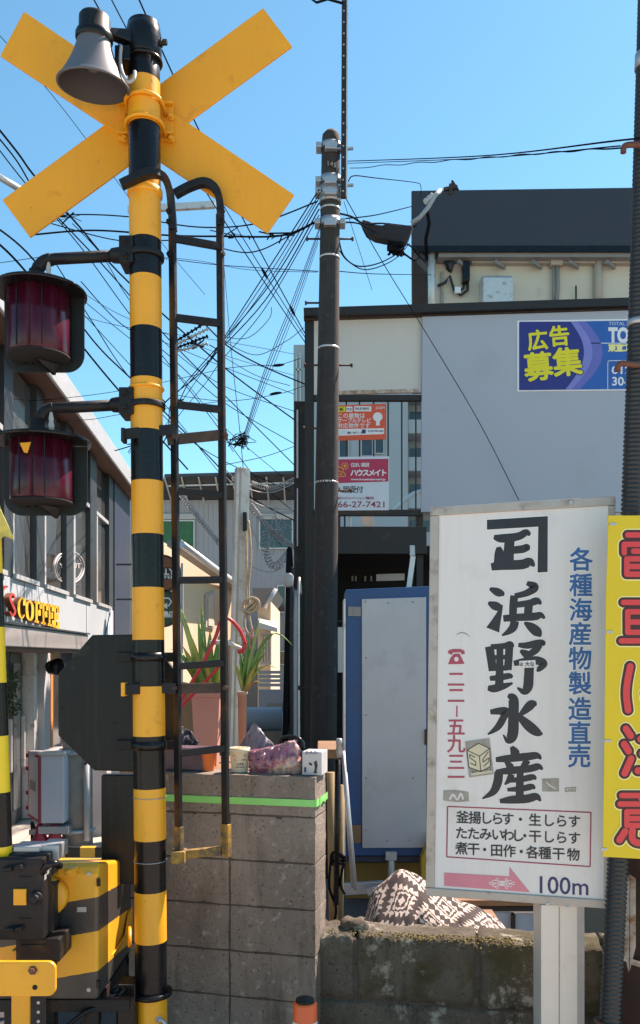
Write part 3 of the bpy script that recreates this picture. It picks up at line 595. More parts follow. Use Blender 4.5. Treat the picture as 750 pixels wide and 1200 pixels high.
m = MB(); m.tube([P(530, 302, W0), P(600, 300, W0), P(632, 299, W0), P(646, 304, W0)], 0.018, 5); m.tube([P(660, 304, W0), P(680, 298, W0), P(740, 294, W0)], 0.018, 5); m.build('wall_cable', SIGNBLK, ub)
m = MB(); m.lathe(P(735, 302, D-0.05), (0, 1, 0), [(0.1, 0), (0.1, 0.04)], 14); m.build('round_vent', SGREY, ub)
m = MB(); m.tube([P(675, 335, W0), P(675, 365, W0)], 0.015, 5); m.build('stub_cable', SIGNBLK, ub)
m = MB(); q0 = P(566, 320, D-0.32); q1 = P(601, 355, D-0.32)
m.prism([(q0.x, D, q0.z), (q0.x, D-0.22, q0.z), (q0.x, D-0.34, q0.z-0.08), (q0.x, D-0.34, q1.z), (q0.x, D, q1.z)], (q1.x-q0.x, 0, 0)); vh = m.build('vent_hood', ALU, ub, bevel=0.015)
m = MB(); m.box(q0.x+0.04, q1.x-0.04, D-0.3, D-0.02, q1.z-0.05, q1.z-0.003); m.build('vent_grille', SIGNBLK, vh)
m = MB(); m.pxbox(542.5, 551, 305.5, 329, D-0.2, 0.18); m.build('meter', BLK, ub, bevel=0.02)
m = MB(); m.tube([P(548, 329, W0), P(548, 340, W0), P(540, 346, W0), P(532, 340, W0), P(527, 323, W0), P(522, 331, W0), P(513, 335, W0)], 0.025, 6); m.tube([P(544, 329, W0), P(543, 338, W0), P(538, 341, W0)], 0.02, 6); m.build('meter_cable', SIGNBLK, ub)
m = MB(); m.pxbox(533, 540, 336, 343, D-0.13, 0.05); m.build('cable_clip', WHITE, ub)
m = MB(); m.tube([P(505.5, 291, D-0.2), P(506.5, 375, D-0.2)], 0.065, 10); m.build('rain_pipe', ALU, ub)
m = MB(); m.pxbox(517, 520, 318, 370, D-0.06, 0.05); m.build('corner_strip', SGREY, ub)
# aerial bracket at the roof corner
e = empty('roof_bracket', P(527, 222, D-0.3), 'rusty cable bracket with a white insulator at the corner of the dark roof', 'bracket')
m = MB(); m.bar(P(520, 222, D-0.3), P(536, 219, D-0.3), 0.05, 0.05); m.bar(P(528, 216, D-0.3), P(528, 228, D-0.3), 0.06, 0.05); m.prism([P(529, 211, D-0.3), P(531, 211, D-0.3), P(538, 222, D-0.3), P(529, 222, D-0.3)], (0, 0.03, 0)); m.build('steel_arm', RUST, e)
m = MB(); m.lathe(P(498, 237, D-1.0), P(507, 229, D-1)-P(498, 237, D-1), [(0.045, 0), (0.05, 0.03), (0.035, 0.06), (0.05, 0.1), (0.035, 0.13), (0.045, 0.17)], 10); m.build('insulator', CERAM, e)
m = MB(); m.tube([P(482, 262, D-1.0), P(492, 255, D-1.05), P(502, 243, D-1.05), P(510, 229, D-1.0), P(516, 223, D-0.95)], 0.035, 6); m.build('taped_cable', CABLEG, e)
m = MB(); m.tube([P(501, 247, D-1.0), P(503, 262, D-1.0), P(499, 280, D-0.95), P(500, 305, D-0.3)], 0.03, 6); m.build('hanging_cable', CABLE, e)

# ------------------------------------------------------------------ steel sign frame building
D = 10.0
fb = empty('billboard_frame', (P(540, 800, D).x, D, 0), 'dark brown steel frame with a cream and a big grey blank panel', 'billboard frame')
def fbar(px0, px1, py0, py1, name, dep=0.12, dd=0.0, mt=FRAME): mm = MB(); mm.pxbox(px0, px1, py0, py1, D+dd, dep); return mm.build(name, mt, fb, bevel=0.004)
m = MB(); m.bar(P(356, 368, D-0.06), P(860, 352, D-0.06), 0.14, 0.09); m.build('top_beam', FRAME, fb)
m = MB(); m.bar(P(356, 374, D-0.02), P(860, 358.5, D-0.02), 0.05, 0.035); m.build('rust_trim', RUST, fb)
fbar(357, 368, 366, 940, 'post', 0.14)
fbar(488, 496, 600, 960, 'post', 0.14, 0.1); fbar(386, 394, 372, 640, 'post', 0.12, 0.05)
fbar(344.5, 357.5, 470, 900, 'side_column', 0.16, 0.3)
fbar(347.5, 349.5, 480, 560, 'side_slot', 0.02, 0.27, PALEBL); fbar(347.8, 349.3, 572, 640, 'side_slot', 0.02, 0.27, PALEBL)
m = MB(); pl = Plane((0, D-0.03, 0), (1, 0, 0), (0, 0, 1))
m.prism([P(368, 374, D), P(495, 371, D), P(495, 459, D), P(368, 463, D)], (0, 0.05, 0)); m.build('cream_panel', CREAMP, fb)
m = MB(); m.prism([P(395, 458, D-0.01), P(490, 455.5, D-0.01), P(490, 459.5, D-0.01), P(440, 461, D-0.01), P(395, 463, D-0.01)], (0, 0.008, 0)); m.build('rust_stain', mat('rust_stain', (0.35, 0.17, 0.07), 0.9, var=0.5, scale=6, dirt=(0.58, 0.55, 0.50), dirt_amt=0.8, dscale=9), fb)
m = MB(); m.prism([P(495, 371, D-0.06), P(850, 360, D-0.06), P(850, 600, D-0.06), P(493.5, 600, D-0.06)], (0, 0.06, 0)); m.build('grey_panel', GREYP, fb, bevel=0.004)
fbar(368, 495, 462.5, 469, 'rail', 0.08, -0.02); fbar(368, 495, 597, 604, 'rail', 0.08, -0.02)
for x in (405, 420.5, 437, 454, 470, 486.5): fbar(x, x+1.8, 469, 597, 'upright_bar', 0.02, 0.02)
fbar(368, 500, 617, 649, 'lower_beam', 0.2, 0.0)
fbar(396, 399, 604, 617, 'strut', 0.05); fbar(403, 405, 604, 617, 'strut', 0.05, 0.0); fbar(409.5, 411.5, 604, 617, 'strut', 0.05, 0.1, ALU)
m = MB(); m.prism([P(422, 604, D+0.3), P(437, 604, D+0.3), P(440, 617, D+0.3), P(426, 617, D+0.3)], (0, 0.03, 0)); m.build('leaning_panel', CREAMP, fb)
m = MB(); m.box(P(368, 0, D+1.6).x, P(900, 0, D+1.6).x, D+1.6, D+1.75, 0, P(0, 640, D+1.6).z); m.build('back_wall', DARKIN, fb)  # near-black backdrop, the interior's shade is put into its colour
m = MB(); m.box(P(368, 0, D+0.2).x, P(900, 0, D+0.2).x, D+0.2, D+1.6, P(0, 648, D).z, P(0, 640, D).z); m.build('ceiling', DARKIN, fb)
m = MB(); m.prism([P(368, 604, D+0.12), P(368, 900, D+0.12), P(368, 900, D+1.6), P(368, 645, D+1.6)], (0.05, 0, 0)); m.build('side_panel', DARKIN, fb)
pl = Plane((0, D+1.58, 0), (1, 0, 0), (0, 0, 1)); m = MB()
pl.quad(m, [(441, 673), (474, 672), (474, 680), (441, 681)], 0, 0.01); m.build('slot_window', PALEBL, fb)
m = MB(); 
for x in (412, 416, 427, 434): pl.rect(m, x, 675, x+2, 681, 0, 0.01)
m.build('slot_bars', SGREY, fb)
m = MB(); m.bar(P(479, 690, 7.6), P(484, 652, 7.6), 0.045, 0.02, up=(0, 1, 0)); e = m.build('strip_lamp', ALU); tag(e, 'slim pale metal strip standing behind the top of the blue booth', 'metal strip')
m = MB(); m.prism([P(480.5, 651, 7.58), P(486.5, 651, 7.58), P(486, 639, 7.58), P(480.5, 639, 7.58)], (0, 0.03, 0)); m.build('end_tag', GALV, e)
m = MB(); m.box(P(396, 0, D-0.4).x, P(404, 0, D-0.4).x, D-0.4, D-0.36, P(0, 788, D-0.4).z, P(0, 735, D-0.4).z); tag(m.build('cream_board', CREAMP), 'narrow cream board in the dark gap left of the blue booth', 'board')

# rail signs
def flat_sign(name, px0, px1, py0, py1, d, label, back=WHITE):
    e = empty(name, P((px0+px1)/2, py1, d), label, 'sign'); pl = Plane((0, d, 0), (1, 0, 0), (0, 0, 1))
    return e, pl
e, pl = flat_sign('cable_notice', 380, 452.5, 474, 516, D-0.06, 'orange red notice with white Japanese letters on the rail of the steel sign frame')
m = MB(); pl.quad(m, [(378, 476), (452.5, 473.5), (452.5, 515), (378, 517)], 0, 0.012); m.build('board', REDSIGN, e)
m = MB()
pl.rect(m, 396, 477, 404.5, 483, 0.014, 0.002, 2); pl.rect(m, 405.5, 477, 413, 483, 0.014, 0.002, 0); pl.rect(m, 415, 476.5, 435, 482.5, 0.014, 0.002, 0)
pl.text(m, '4K', 397.3, 403.3, 480, 0.017, 1, 0.03, h=4); pl.glyphs(m, '対応', 407.3, 480, 3.6, 0.017, 1, 0.01, step=3.7); pl.text(m, 'Wi-Fi', 416, 424.5, 479.5, 0.017, 1, 0.02, h=3.4); pl.glyphs(m, '無料', 427, 479.5, 3.8, 0.017, 1, 0.01, step=4)
pl.text(m, 'J:COM', 440, 450.5, 478.3, 0.015, 0, 0.01, h=3)
pl.glyphs(m, 'この建物は', 398.5, 487.6, 6.4, 0.015, 0, 0.014, step=6.5); pl.glyphs(m, 'ケーブルテレビ', 398.5, 493.3, 6.2, 0.015, 0, 0.014, step=5.6); pl.glyphs(m, '対応物件です', 398.5, 499.2, 6.2, 0.015, 0, 0.014, step=6.4)
pl.quad(m, [(396, 503.2), (450, 502.2), (450, 509), (396, 511)], 0.014, 0.002, 0)
pl.rect(m, 397.5, 504.5, 405, 509.5, 0.017, 0.001, 3); pl.glyphs(m, '電話・地デジ・BS', 408, 507.6, 2.9, 0.017, 4, 0.01, step=2.2); pl.rect(m, 424, 503.8, 428.5, 508.4, 0.017, 0.001, 4); pl.text(m, '0120-999-000', 431, 449, 505.6, 0.017, 4, 0.02, h=2.2)
m.build('lettering', [WHITE, SIGNBLK, LIME, PALEBL, INKN], e)
# small white bulb-shaped mark (plain stand-in)
m = MB(); m.prism([pl.pt(*p, 0.014) for p in arc(442.5, 489, 5.6, 5.4, 0, 2*math.pi, 20)], pl.n*0.003); pl.rect(m, 440.5, 494, 444.8, 499, 0.014, 0.0025); m.build('round_mark', WHITE, e)
e, pl = flat_sign('rental_sign', 380, 456, 536, 597, D-0.06, 'white and crimson sign with a phone number under the orange red notice')
m = MB(); pl.quad(m, [(376, 536), (456, 535), (455.5, 598), (376, 598.5)], 0, 0.012); m.build('board', PALEBL, e)
m = MB(); pl.quad(m, [(376, 539), (455, 538), (455, 564.5), (376, 567)], 0.014, 0.002); m.build('crimson_field', CRIMSON, e)
m = MB()
pl.glyphs(m, '住まい賃貸', 413.5, 545.3, 5.4, 0.018, 0, 0.015, step=4.2); pl.glyphs(m, 'ハウスメイト', 414.5, 554.5, 8.6, 0.018, 0, 0.04, step=7.0); pl.text(m, 'www.housemate-navi.jp', 411, 451.5, 562, 0.018, 0, 0.03, h=2.4)
pl.glyphs(m, '入居受付', 397.5, 574, 8.6, 0.014, 1, 0.015, step=8.0); pl.glyphs(m, '株式ハウスメイトショップ藤沢店', 396, 584, 3.6, 0.014, 2, 0.01, step=2.9); pl.text(m, '0466-27-7421', 383.5, 450.5, 591.3, 0.014, 2, 0.012, h=7)
for k in range(9):
    t = k*math.pi*2/9; pl.stroke(m, [(404+2.6*math.cos(t), 546.5+2.6*math.sin(t), 1.0), (404+4.8*math.cos(t), 546.5+4.8*math.sin(t), 0.6)], 0.018, 3)
pl.stroke(m, [(403, 545.3, 2.4), (405, 547.6, 2.4)], 0.019, 3)
for (cx, cy, rr) in ((396.5, 552, 5.5), (397, 555, 3.4), (401.5, 557, 3.4)): pl.stroke(m, [(x, y, 0.9) for x, y in arc(cx, cy, rr, rr*0.8, math.pi, 2*math.pi+0.6, 8)], 0.0185, 3)
pl.stroke(m, [(391, 558.5, 0.9), (404, 558.5, 0.9)], 0.018, 3)
m.build('lettering', [WHITE, SIGNBLK, MAROON, SUNGOLD], e)
# blue banner on the grey panel
pl = Plane((0, D-0.062, 0), (1, 0, 0), (0, 0, 1))
e = empty('blue_banner', P(690, 458, D-0.06), 'blue and violet banner with big yellow Japanese letters on the grey blank panel', 'banner')
m = MB(); pl.quad(m, [(606, 376), (850, 372), (850, 456.5), (606, 459)], 0.0, 0.006); m.build('sheet', WHITE, e)
m = MB(); pl.quad(m, [(608, 378), (848, 374), (848, 455), (608, 457.5)], 0.007, 0.001); m.build('blue_field', BLUES, e)
def lens_(px, bulge, t): return [(609, 377.5)]+[(px+bulge*math.sin(math.pi*i/14*0.86+0.35), 377.3+79.5*i/14) for i in range(15)]+[(609, 457)]
m = MB(); pl.quad(m, lens_(676, 30, 0), 0.009, 0.0008); m.build('violet_arc', VIOL, e)
m = MB(); pl.quad(m, lens_(667, 27, 0), 0.0105, 0.0008); m.build('pale_arc', VIOL2, e)
m = MB(); pl.quad(m, lens_(660, 24, 0), 0.012, 0.0008); m.build('navy_field', NAVYS, e)
m = MB()
for (ch, x, y, s_) in (('広', 629.5, 399.5, 25), ('告', 655, 394.5, 25), ('募', 630.5, 430.5, 35), ('集', 664.5, 425, 35)):
    pl.glyph(m, ch, x, y, s_, 0.0145, 1, 0.062, 1.0, 0.0004, rot=-0.09); pl.glyph(m, ch, x, y, s_, 0.0158, 0, 0.028, 1.0, 0.0008, rot=-0.09)
pl.text(m, 'TOTAL AD ART', 713, 755, 379.5, 0.009, 2, 0.0, h=4); pl.text(m, 'TOSEN', 712.5, 765, 393, 0.009, 3, 0.05, h=17); pl.glyphs(m, '東宣工芸社', 717, 408, 9.5, 0.009, 4, 0.05, step=8.7)
pl.text(m, '0120-', 716.5, 752, 434, 0.009, 3, 0.02, h=9); pl.text(m, '30-14', 717, 750, 447, 0.009, 3, 0.02, h=10)
pl.rect(m, 690, 402, 848, 403, 0.009, 0.0008, 2); pl.rect(m, 711.5, 425, 712.3, 456, 0.009, 0.0008, 2); pl.stroke(m, [(711.9, 426, 0.8), (713, 423.5, 0.8), (716, 423, 0.8), (800, 422, 0.8)], 0.009, 2)
m.build('lettering', [LIME, NAVYS, PALEBL, WHITE, YPALE], e)

# ------------------------------------------------------------------ utility pole with its hardware
D = 8.5
def upx(y): return 387.92-(y-165)*0.01255
up = empty('utility_pole', (P(376, 900, D).x, D, 0), 'dark brown concrete utility pole with banded clamps in front of the steel sign frame', 'utility pole')
m = MB(); b0 = P(377.3, 985, D); b0.z = 0; t0 = P(upx(165), 165, D)
ax = t0-b0; hh = ax.length
r0, r1 = 0.130, 0.092
m.lathe(b0, ax, [(r0*1.06, 0), (r0, 1.5), (r1, hh-0.02), (r1*0.95, hh+0.05), (r1*0.6, hh+0.09), (0.01, hh+0.1)], 28); m.build('pole', UPOLE, up)
def ur(y): return r1+(r0-r1)*(y-165)/846
def uband(y, h, name, mt=GALV, grow=0.006):
    c = P(upx(y), y, D); mm = MB(); mm.lathe(c, ax, [(ur(y)+grow, -h/2), (ur(y)+grow, h/2)], 24); return mm.build(name, mt, up)
for y, h in ((173, 0.05), (213, 0.07), (226, 0.11), (236, 0.05), (262, 0.07)): uband(y, h, 'clamp_band', GALV, 0.014)
for y in (246, 303, 409, 566, 706, 806): uband(y, 0.018, 'steel_strap', ALU, 0.005)
for y in (173, 213, 226, 262):
    for s_ in (-1, 1):
        m = MB(); c = P(upx(y), y, D-0.02); m.box(c.x+s_*(ur(y)+0.028)-0.028, c.x+s_*(ur(y)+0.028)+0.028, D-0.08, D+0.05, c.z-0.026, c.z+0.026); m.build('clamp_lug', GALV, up, bevel=0.006)
    m = MB(); c = P(upx(y), y, D-ur(y)-0.02); m.box(c.x-0.06, c.x+0.06, c.y-0.04, c.y+0.02, c.z-0.03, c.z+0.03)
    m.build('clamp_lug', GALV, up, bevel=0.006)
for (x, y, s_) in ((0, 280, 1), (0, 280, -1), (0, 355, -1), (0, 428, 1), (0, 428, -1), (0, 502, -1), (0, 575, 1), (0, 728, 1), (0, 806, -1)):
    cx = upx(y); m = MB(); a = P(cx, y, D); b = a+Vector((s_*(ur(y)+0.12), 0, 0)); m.tube([a, b], 0.010, 6); m.lathe(b, (s_, 0, 0), [(0.022, 0), (0.022, 0.02)], 8); m.build('step_bolt', RUST, up)
# number painted on
pl = Plane((P(upx(195), 195, D).x, D-0.105, 0), (1, 0, 0), (0, 0, 1)); m = MB()
for k, ch in enumerate('1453'):
    s_ = [(384.5, 192.5), (388.5, 193.2), (392.5, 194.5), (396, 196)][k]
    pl.glyph(m, ch, s_[0], s_[1], 7, 0.01, 0, 0.01, 1, 0.01)
m.build('painted_number', SGREY, up)
e = empty('aerial_mast', P(401, 230, 8.45), 'tall perforated steel channel mast strapped to the top of the utility pole', 'mast')
m = MB(); a = P(402.5, 232, 8.42); b = P(404, -110, 8.42)
m.bar(a, b, 0.05, 0.05, up=(0, 1, 0)); m.build('channel', FRAME, e, bevel=0.004)
m = MB(); m.bar(a+Vector((0.030, -0.005, 0)), b+Vector((0.030, -0.005, 0)), 0.014, 0.06, up=(0, 1, 0)); m.build('edge_strip', ALU, e)
m = MB(); dv = (b-a)
for k in range(26):
    c = a+dv*(k+0.5)/26+Vector((-0.004, -0.028, 0)); m.lathe(c, (0, 1, 0), [(0.009, 0), (0.009, 0.012)], 8)
m.build('bolt_holes', CABLEG, e)
for y in (175, 218):
    m = MB(); m.bar(P(upx(y), y, 8.44), P(414, y-1, 8.44), 0.03, 0.02); m.build('stay', GALV, e)
e = empty('aerial_tip', P(403, 0, 8.4), 'small wire aerial fitting on the mast at the top edge of the sky', 'aerial')
m = MB(); m.tube([P(372, -6, 8.4), P(365, -1, 8.4), P(371, 3, 8.4), P(384, -1, 8.4), P(402, 4, 8.4)], 0.012, 6); m.build('wire_loop', CABLE, e)
# black mesh sleeve hanging on the cables
c = P(450, 268, 10.4); e = empty('cable_sleeve', c, 'black mesh sleeve sagging on the cables between the pole and the dark roof', 'cable sleeve')
m = MB(); xs = []
top = [(424, 256), (432, 258), (440, 262), (448, 263), (456, 260), (464, 262), (472, 263), (484, 263)]; bot = [(484, 266), (480, 277), (476, 284), (468, 285), (460, 282), (450, 280), (440, 278), (430, 272), (425, 262)]
poly = [P(x, y, 10.4) for x, y in top+bot]
m.prism(poly, (0, 0.16, 0)); m.build('mesh_sheet', BAGB, e, bevel=0.03)
m = MB(); c2 = P(464, 291, 10.4)
for k in range(14):
    q_ = [P(464+rnd.uniform(-10, 10), 292+rnd.uniform(-9, 9), 10.4+rnd.uniform(-.1, .1)) for _ in range(4)]
    m.tube(crom(q_, 5), 0.014, 5)
m.build('wire_knot', CABLE, e)

# ------------------------------------------------------------------ blue booth
D = 7.0
bo = empty('blue_booth', P(470, 1010, D), 'blue framed booth with a tall riveted grey panel, raised behind the walls', 'booth')
m = MB(); m.prism([P(405, 691, D), P(524, 686, D), P(524, 1003, D), P(405, 1003, D)], (0, 0.5, 0)); m.build('blue_frame', BLUE, bo, bevel=0.006)
m = MB(); m.prism([P(424, 702, D-0.022), P(499.5, 699.5, D-0.022), P(499.5, 993.5, D-0.022), P(424.5, 994, D-0.022)], (0, 0.02, 0)); gp = m.build('grey_panel', BOOTHP, bo, bevel=0.004)
m = MB()
for (x, y) in ((428, 705), (455, 706.5), (484, 705.5), (429, 838), (429, 771), (429, 912), (429, 973), (454, 985), (480, 985), (484, 912)): m.lathe(P(x, y, D-0.022), (0, -1, 0), [(0.008, 0), (0.006, 0.006), (0.002, 0.008)], 8)
m.build('rivets', SGREY, gp)
for (y0, y1) in ((711, 722), (967, 988)):
    m = MB(); m.pxbox(408, 423, y0, y1, D-0.014, 0.013); m.pxbox(413.5, 414.5, y0, y1, D-0.017, 0.004); m.build('hinge_plate', SOFFIT if y0 < 800 else WOOD, bo, bevel=0.002)
m = MB(); m.pxbox(402.8, 405, 702, 1003, D-0.01, 0.3); m.build('edge_strip', ALU, bo)
m = MB(); m.pxbox(498, 502.5, 855, 873, D-0.05, 0.045); m.build('latch', RUST, bo, bevel=0.004)
m = MB(); m.pxbox(406, 524, 1003.5, 1010, D+0.02, 0.4); m.build('bottom_rail', NAVY, bo)
m = MB(); m.pxbox(452, 465, 998.5, 1008.5, D-0.06, 0.05); m.tube([P(458.5, 1005, D-0.03), P(458.5, 1046, D-0.03)], 0.028, 10); m.build('support_post', GALV, bo, bevel=0.003)
m = MB(); m.tube([P(510, 1000, D+0.2), (P(510, 1000, D+0.2).x, D+0.2, 0)], 0.03, 8); m.tube([P(412, 1000, D+0.3), (P(412, 1000, D+0.3).x, D+0.3, 0)], 0.03, 8); m.build('rear_legs', GALV, bo)
# clutter below and beside the booth
m = MB(); m.prism([P(405, 1011, 7.25), P(524, 1011, 7.25), P(524, 1150, 7.25), P(405, 1150, 7.25)], (0, 0.03, 0)); tag(m.build('ochre_sheet', OCHRE), 'ochre painted board standing beneath the blue booth', 'board')
m = MB(); m.prism([P(494, 1006, 6.85), P(506, 980, 6.85), P(520, 980, 6.85), P(520, 1080, 6.85), P(493, 1080, 6.85)], (0, 0.12, 0)); tag(m.build('yellow_casing', mat('yellow_casing', (0.40, 0.24, 0.02), 0.5)), 'dull yellow casing behind the left edge of the white sign', 'casing')
m = MB(); m.bar(P(398, 1042, 6.7), P(450, 1039, 6.7), 0.05, 0.09); m.bar(P(430, 1046, 6.6), P(470, 1030, 6.6), 0.03, 0.05); tag(m.build('steel_channel', GALV, bevel=0.004), 'grey steel channel lying beneath the booth beside the blanket', 'steel bar')
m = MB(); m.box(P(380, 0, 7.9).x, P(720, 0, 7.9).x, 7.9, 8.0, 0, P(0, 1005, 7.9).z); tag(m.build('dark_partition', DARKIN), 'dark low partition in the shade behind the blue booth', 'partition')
poles = [((391, 1100), (388, 905), 5.6, 0.030, BAMBOO, 'weathered bamboo pole leaning in the gap beside the block wall'), ((398, 1100), (400, 920), 5.7, 0.024, BAMBOO, 'thinner bamboo pole standing behind the first one by the blue booth'),
         ((414, 1040), (402, 880), 5.2, 0.013, GALV, 'thin steel rod leaning against the edge of the blue booth'), ((417, 1043), (405, 905), 5.3, 0.010, GALV, 'thinnest steel rod beside the leaning rod, right of the bamboo'), ((394, 1060), (396, 890), 5.0, 0.018, BLK, 'black pipe standing between block wall and bamboo poles')]
for (a, b, d, r, mt, lab) in poles:
    m = MB(); m.tube([P(*a, d), P(*b, d)], r, 8); tag(m.build('leaning_pole', mt), lab, 'pole')
m = MB()
for k in range(7):
    pts = [P(396+8*math.cos(t)+rnd.uniform(-1, 1), 1005+rnd.uniform(-3, 3)+k*0.5+4.5*math.sin(t), 5.0+0.05*k) for t in [i*math.pi*2/8 for i in range(9)]]
    m.tube(crom(pts, 3), 0.007, 5)
m.tube(crom([P(388, 1005, 5), P(386, 1040, 5), P(394, 1065, 5), P(389, 1090, 5)], 6), 0.008, 5); m.tube(crom([P(403, 1010, 5), P(399, 1035, 5), P(404, 1048, 5)], 6), 0.008, 5)
tag(m.build('coiled_cord', CABLE), 'black cord coiled around the bamboo poles beside the block wall', 'cord')
m = MB(); m.pxbox(372, 398, 878, 889, 4.9, 0.5); tag(m.build('wood_plank', WOOD, bevel=0.006), 'short brown plank sticking out behind the right end of the block wall', 'plank')
m = MB(); m.lathe(P(397.5, 888, 4.85), (0, 0, 1), [(0.012, 0), (0.02, 0.03), (0.016, 0.08), (0.02, 0.085), (0.015, 0.11)], 10); tag(m.build('metal_fitting', GALV), 'small grey metal fitting on top of the plank end', 'fitting')

# ------------------------------------------------------------------ wall materials
def wall_mat(name, base, dark, light, lichen=0.0, moss=None, bump=0.9):
    m = bpy.data.materials.new(name); m.use_nodes = True; nt = m.node_tree; N = nt.nodes; L = nt.links; b = N['Principled BSDF']
    b.inputs['Roughness'].default_value = 0.92; b.inputs['Specular IOR Level'].default_value = 0.25
    tc = N.new('ShaderNodeTexCoord')
    def noise(sc, det=8, ro=0.6, vec=None, st=None):
        n = N.new('ShaderNodeTexNoise'); n.inputs['Scale'].default_value = sc; n.inputs['Detail'].default_value = det; n.inputs['Roughness'].default_value = ro
        if st:
            mp = N.new('ShaderNodeMapping'); mp.inputs['Scale'].default_value = st; L.new(tc.outputs['Object'], mp.inputs['Vector']); L.new(mp.outputs['Vector'], n.inputs['Vector'])
        else: L.new(tc.outputs['Object'], n.inputs['Vector'])
        return n.outputs['Fac']
    def ramp(f, a, c):
        r = N.new('ShaderNodeValToRGB'); r.color_ramp.elements[0].position = a; r.color_ramp.elements[1].position = c; L.new(f, r.inputs['Fac']); return r.outputs['Color']
    def mix(a, bcol, f):
        x = N.new('ShaderNodeMix'); x.data_type = 'RGBA'
        if isinstance(a, tuple): x.inputs['A'].default_value = (*a, 1)
        else: L.new(a, x.inputs['A'])
        x.inputs['B'].default_value = (*bcol, 1); L.new(f, x.inputs['Factor']); return x.outputs['Result']
    c = mix(base, dark, ramp(noise(2.2, st=(1, 1, 0.55)), 0.40, 0.68))
    c = mix(c, light, ramp(noise(26, 4), 0.58, 0.80))
    c = mix(c, tuple(x*0.4 for x in dark), ramp(noise(70, 3, 0.7), 0.58, 0.72))
    c = mix(c, tuple(x*0.55 for x in dark), ramp(noise(7, 8, 0.7, st=(1, 1, 0.12)), 0.52, 0.75))
    c = mix(c, tuple(x*1.25 for x in light), ramp(noise(5, 9, 0.8), 0.60, 0.78))
    if moss: c = mix(c, moss, ramp(noise(3.6, 9), 0.50, 0.62))
    if lichen:
        v = N.new('ShaderNodeTexVoronoi'); v.inputs['Scale'].default_value = 16; L.new(tc.outputs['Object'], v.inputs['Vector'])
        n = noise(11, 9, 0.75); pn = noise(2.4, 3)
        ad = N.new('ShaderNodeMath'); ad.operation = 'MULTIPLY'; L.new(n, ad.inputs[0]); L.new(pn, ad.inputs[1])
        c = mix(c, (0.30, 0.29, 0.245), ramp(ad.outputs[0], 0.28, 0.34))
        c = mix(c, (0.34, 0.28, 0.12), ramp(noise(30, 5, 0.8), 0.69, 0.73))
    L.new(c, b.inputs['Base Color'])
    bp = N.new('ShaderNodeBump'); bp.inputs['Strength'].default_value = bump; bp.inputs['Distance'].default_value = 0.012; L.new(noise(55, 6, 0.7), bp.inputs['Height']); L.new(bp.outputs['Normal'], b.inputs['Normal'])
    return m
BLOCKM = wall_mat('weathered_concrete_block', (0.285, 0.242, 0.205), (0.13, 0.105, 0.086), (0.41, 0.36, 0.31))
MORTAR = wall_mat('old_mortar', (0.10, 0.083, 0.07), (0.06, 0.048, 0.04), (0.16, 0.135, 0.115))
STONEM = wall_mat('mossy_stone', (0.125, 0.108, 0.085), (0.055, 0.048, 0.037), (0.20, 0.172, 0.135), lichen=1, moss=(0.058, 0.052, 0.026), bump=1.0)

def noisy_block(mb, c000, ex, ey, ez, nx, nz, amp, seed, m=0, flat=False):
    """a block whose front/top are slightly uneven"""
    r = random.Random(seed); ny = 3; idx = {}
    vs = []
    def vtx(i, j, k):
        key = (i, j, k)
        if key not in idx:
            p = c000+ex*(i/nx)+ey*(j/ny)+ez*(k/nz)
            edge = (i in (0, nx))+(j in (0, ny))+(k in (0, nz))
            ctr = c000+ex/2+ey/2+ez/2
            p = p+Vector((r.uniform(-amp, amp), r.uniform(-amp, amp), r.uniform(-amp, amp)))
            if edge >= 2: p = p+(ctr-p).normalized()*amp*2.2*r.uniform(0.4, 1.2)
            idx[key] = len(vs); vs.append(p)
        return idx[key]
    fs = []
    for i in range(nx):
        for k in range(nz):
            fs.append((vtx(i, 0, k), vtx(i+1, 0, k), vtx(i+1, 0, k+1), vtx(i, 0, k+1))); fs.append((vtx(i, ny, k), vtx(i, ny, k+1), vtx(i+1, ny, k+1), vtx(i+1, ny, k)))
    for i in range(nx):
        for j in range(ny):
            fs.append((vtx(i, j, nz), vtx(i+1, j, nz), vtx(i+1, j+1, nz), vtx(i, j+1, nz))); fs.append((vtx(i, j, 0), vtx(i, j+1, 0), vtx(i+1, j+1, 0), vtx(i+1, j, 0)))
    for j in range(ny):
        for k in range(nz):
            fs.append((vtx(0, j, k), vtx(0, j, k+1), vtx(0, j+1, k+1), vtx(0, j+1, k))); fs.append((vtx(nx, j, k), vtx(nx, j+1, k), vtx(nx, j+1, k+1), vtx(nx, j, k+1)))
    mb.add(vs, fs, m, not flat)

# block wall
WC = P(370, 911, 3.90); WD = Vector((-0.973, 0.232, 0)); WN = Vector((0.232, 0.973, 0))   # corner, direction to the left, inwards
ZT = WC.z; WLEN = 0.98; WT = 0.21
bw = empty('block_wall', (WC+WD*0.4).xy.to_3d(), 'weathered brown grey concrete block wall behind the ladder, green tape round its top', 'wall')
CH = 0.213; m = MB(); mo = MB()
o = Vector((WC.x, WC.y, 0))
a0 = o+WD*0.006+WN*0.0035; mo.hexa([a0, a0+WD*(WLEN-0.02), a0+WD*(WLEN-0.02)+Vector((0, 0, ZT-0.012)), a0+Vector((0, 0, ZT-0.012))], [x+WN*(WT-0.007) for x in (a0, a0+WD*(WLEN-0.02), a0+WD*(WLEN-0.02)+Vector((0, 0, ZT-0.012)), a0+Vector((0, 0, ZT-0.012)))])
k = 0; z1 = ZT
rows = [0.188]+[CH]*7
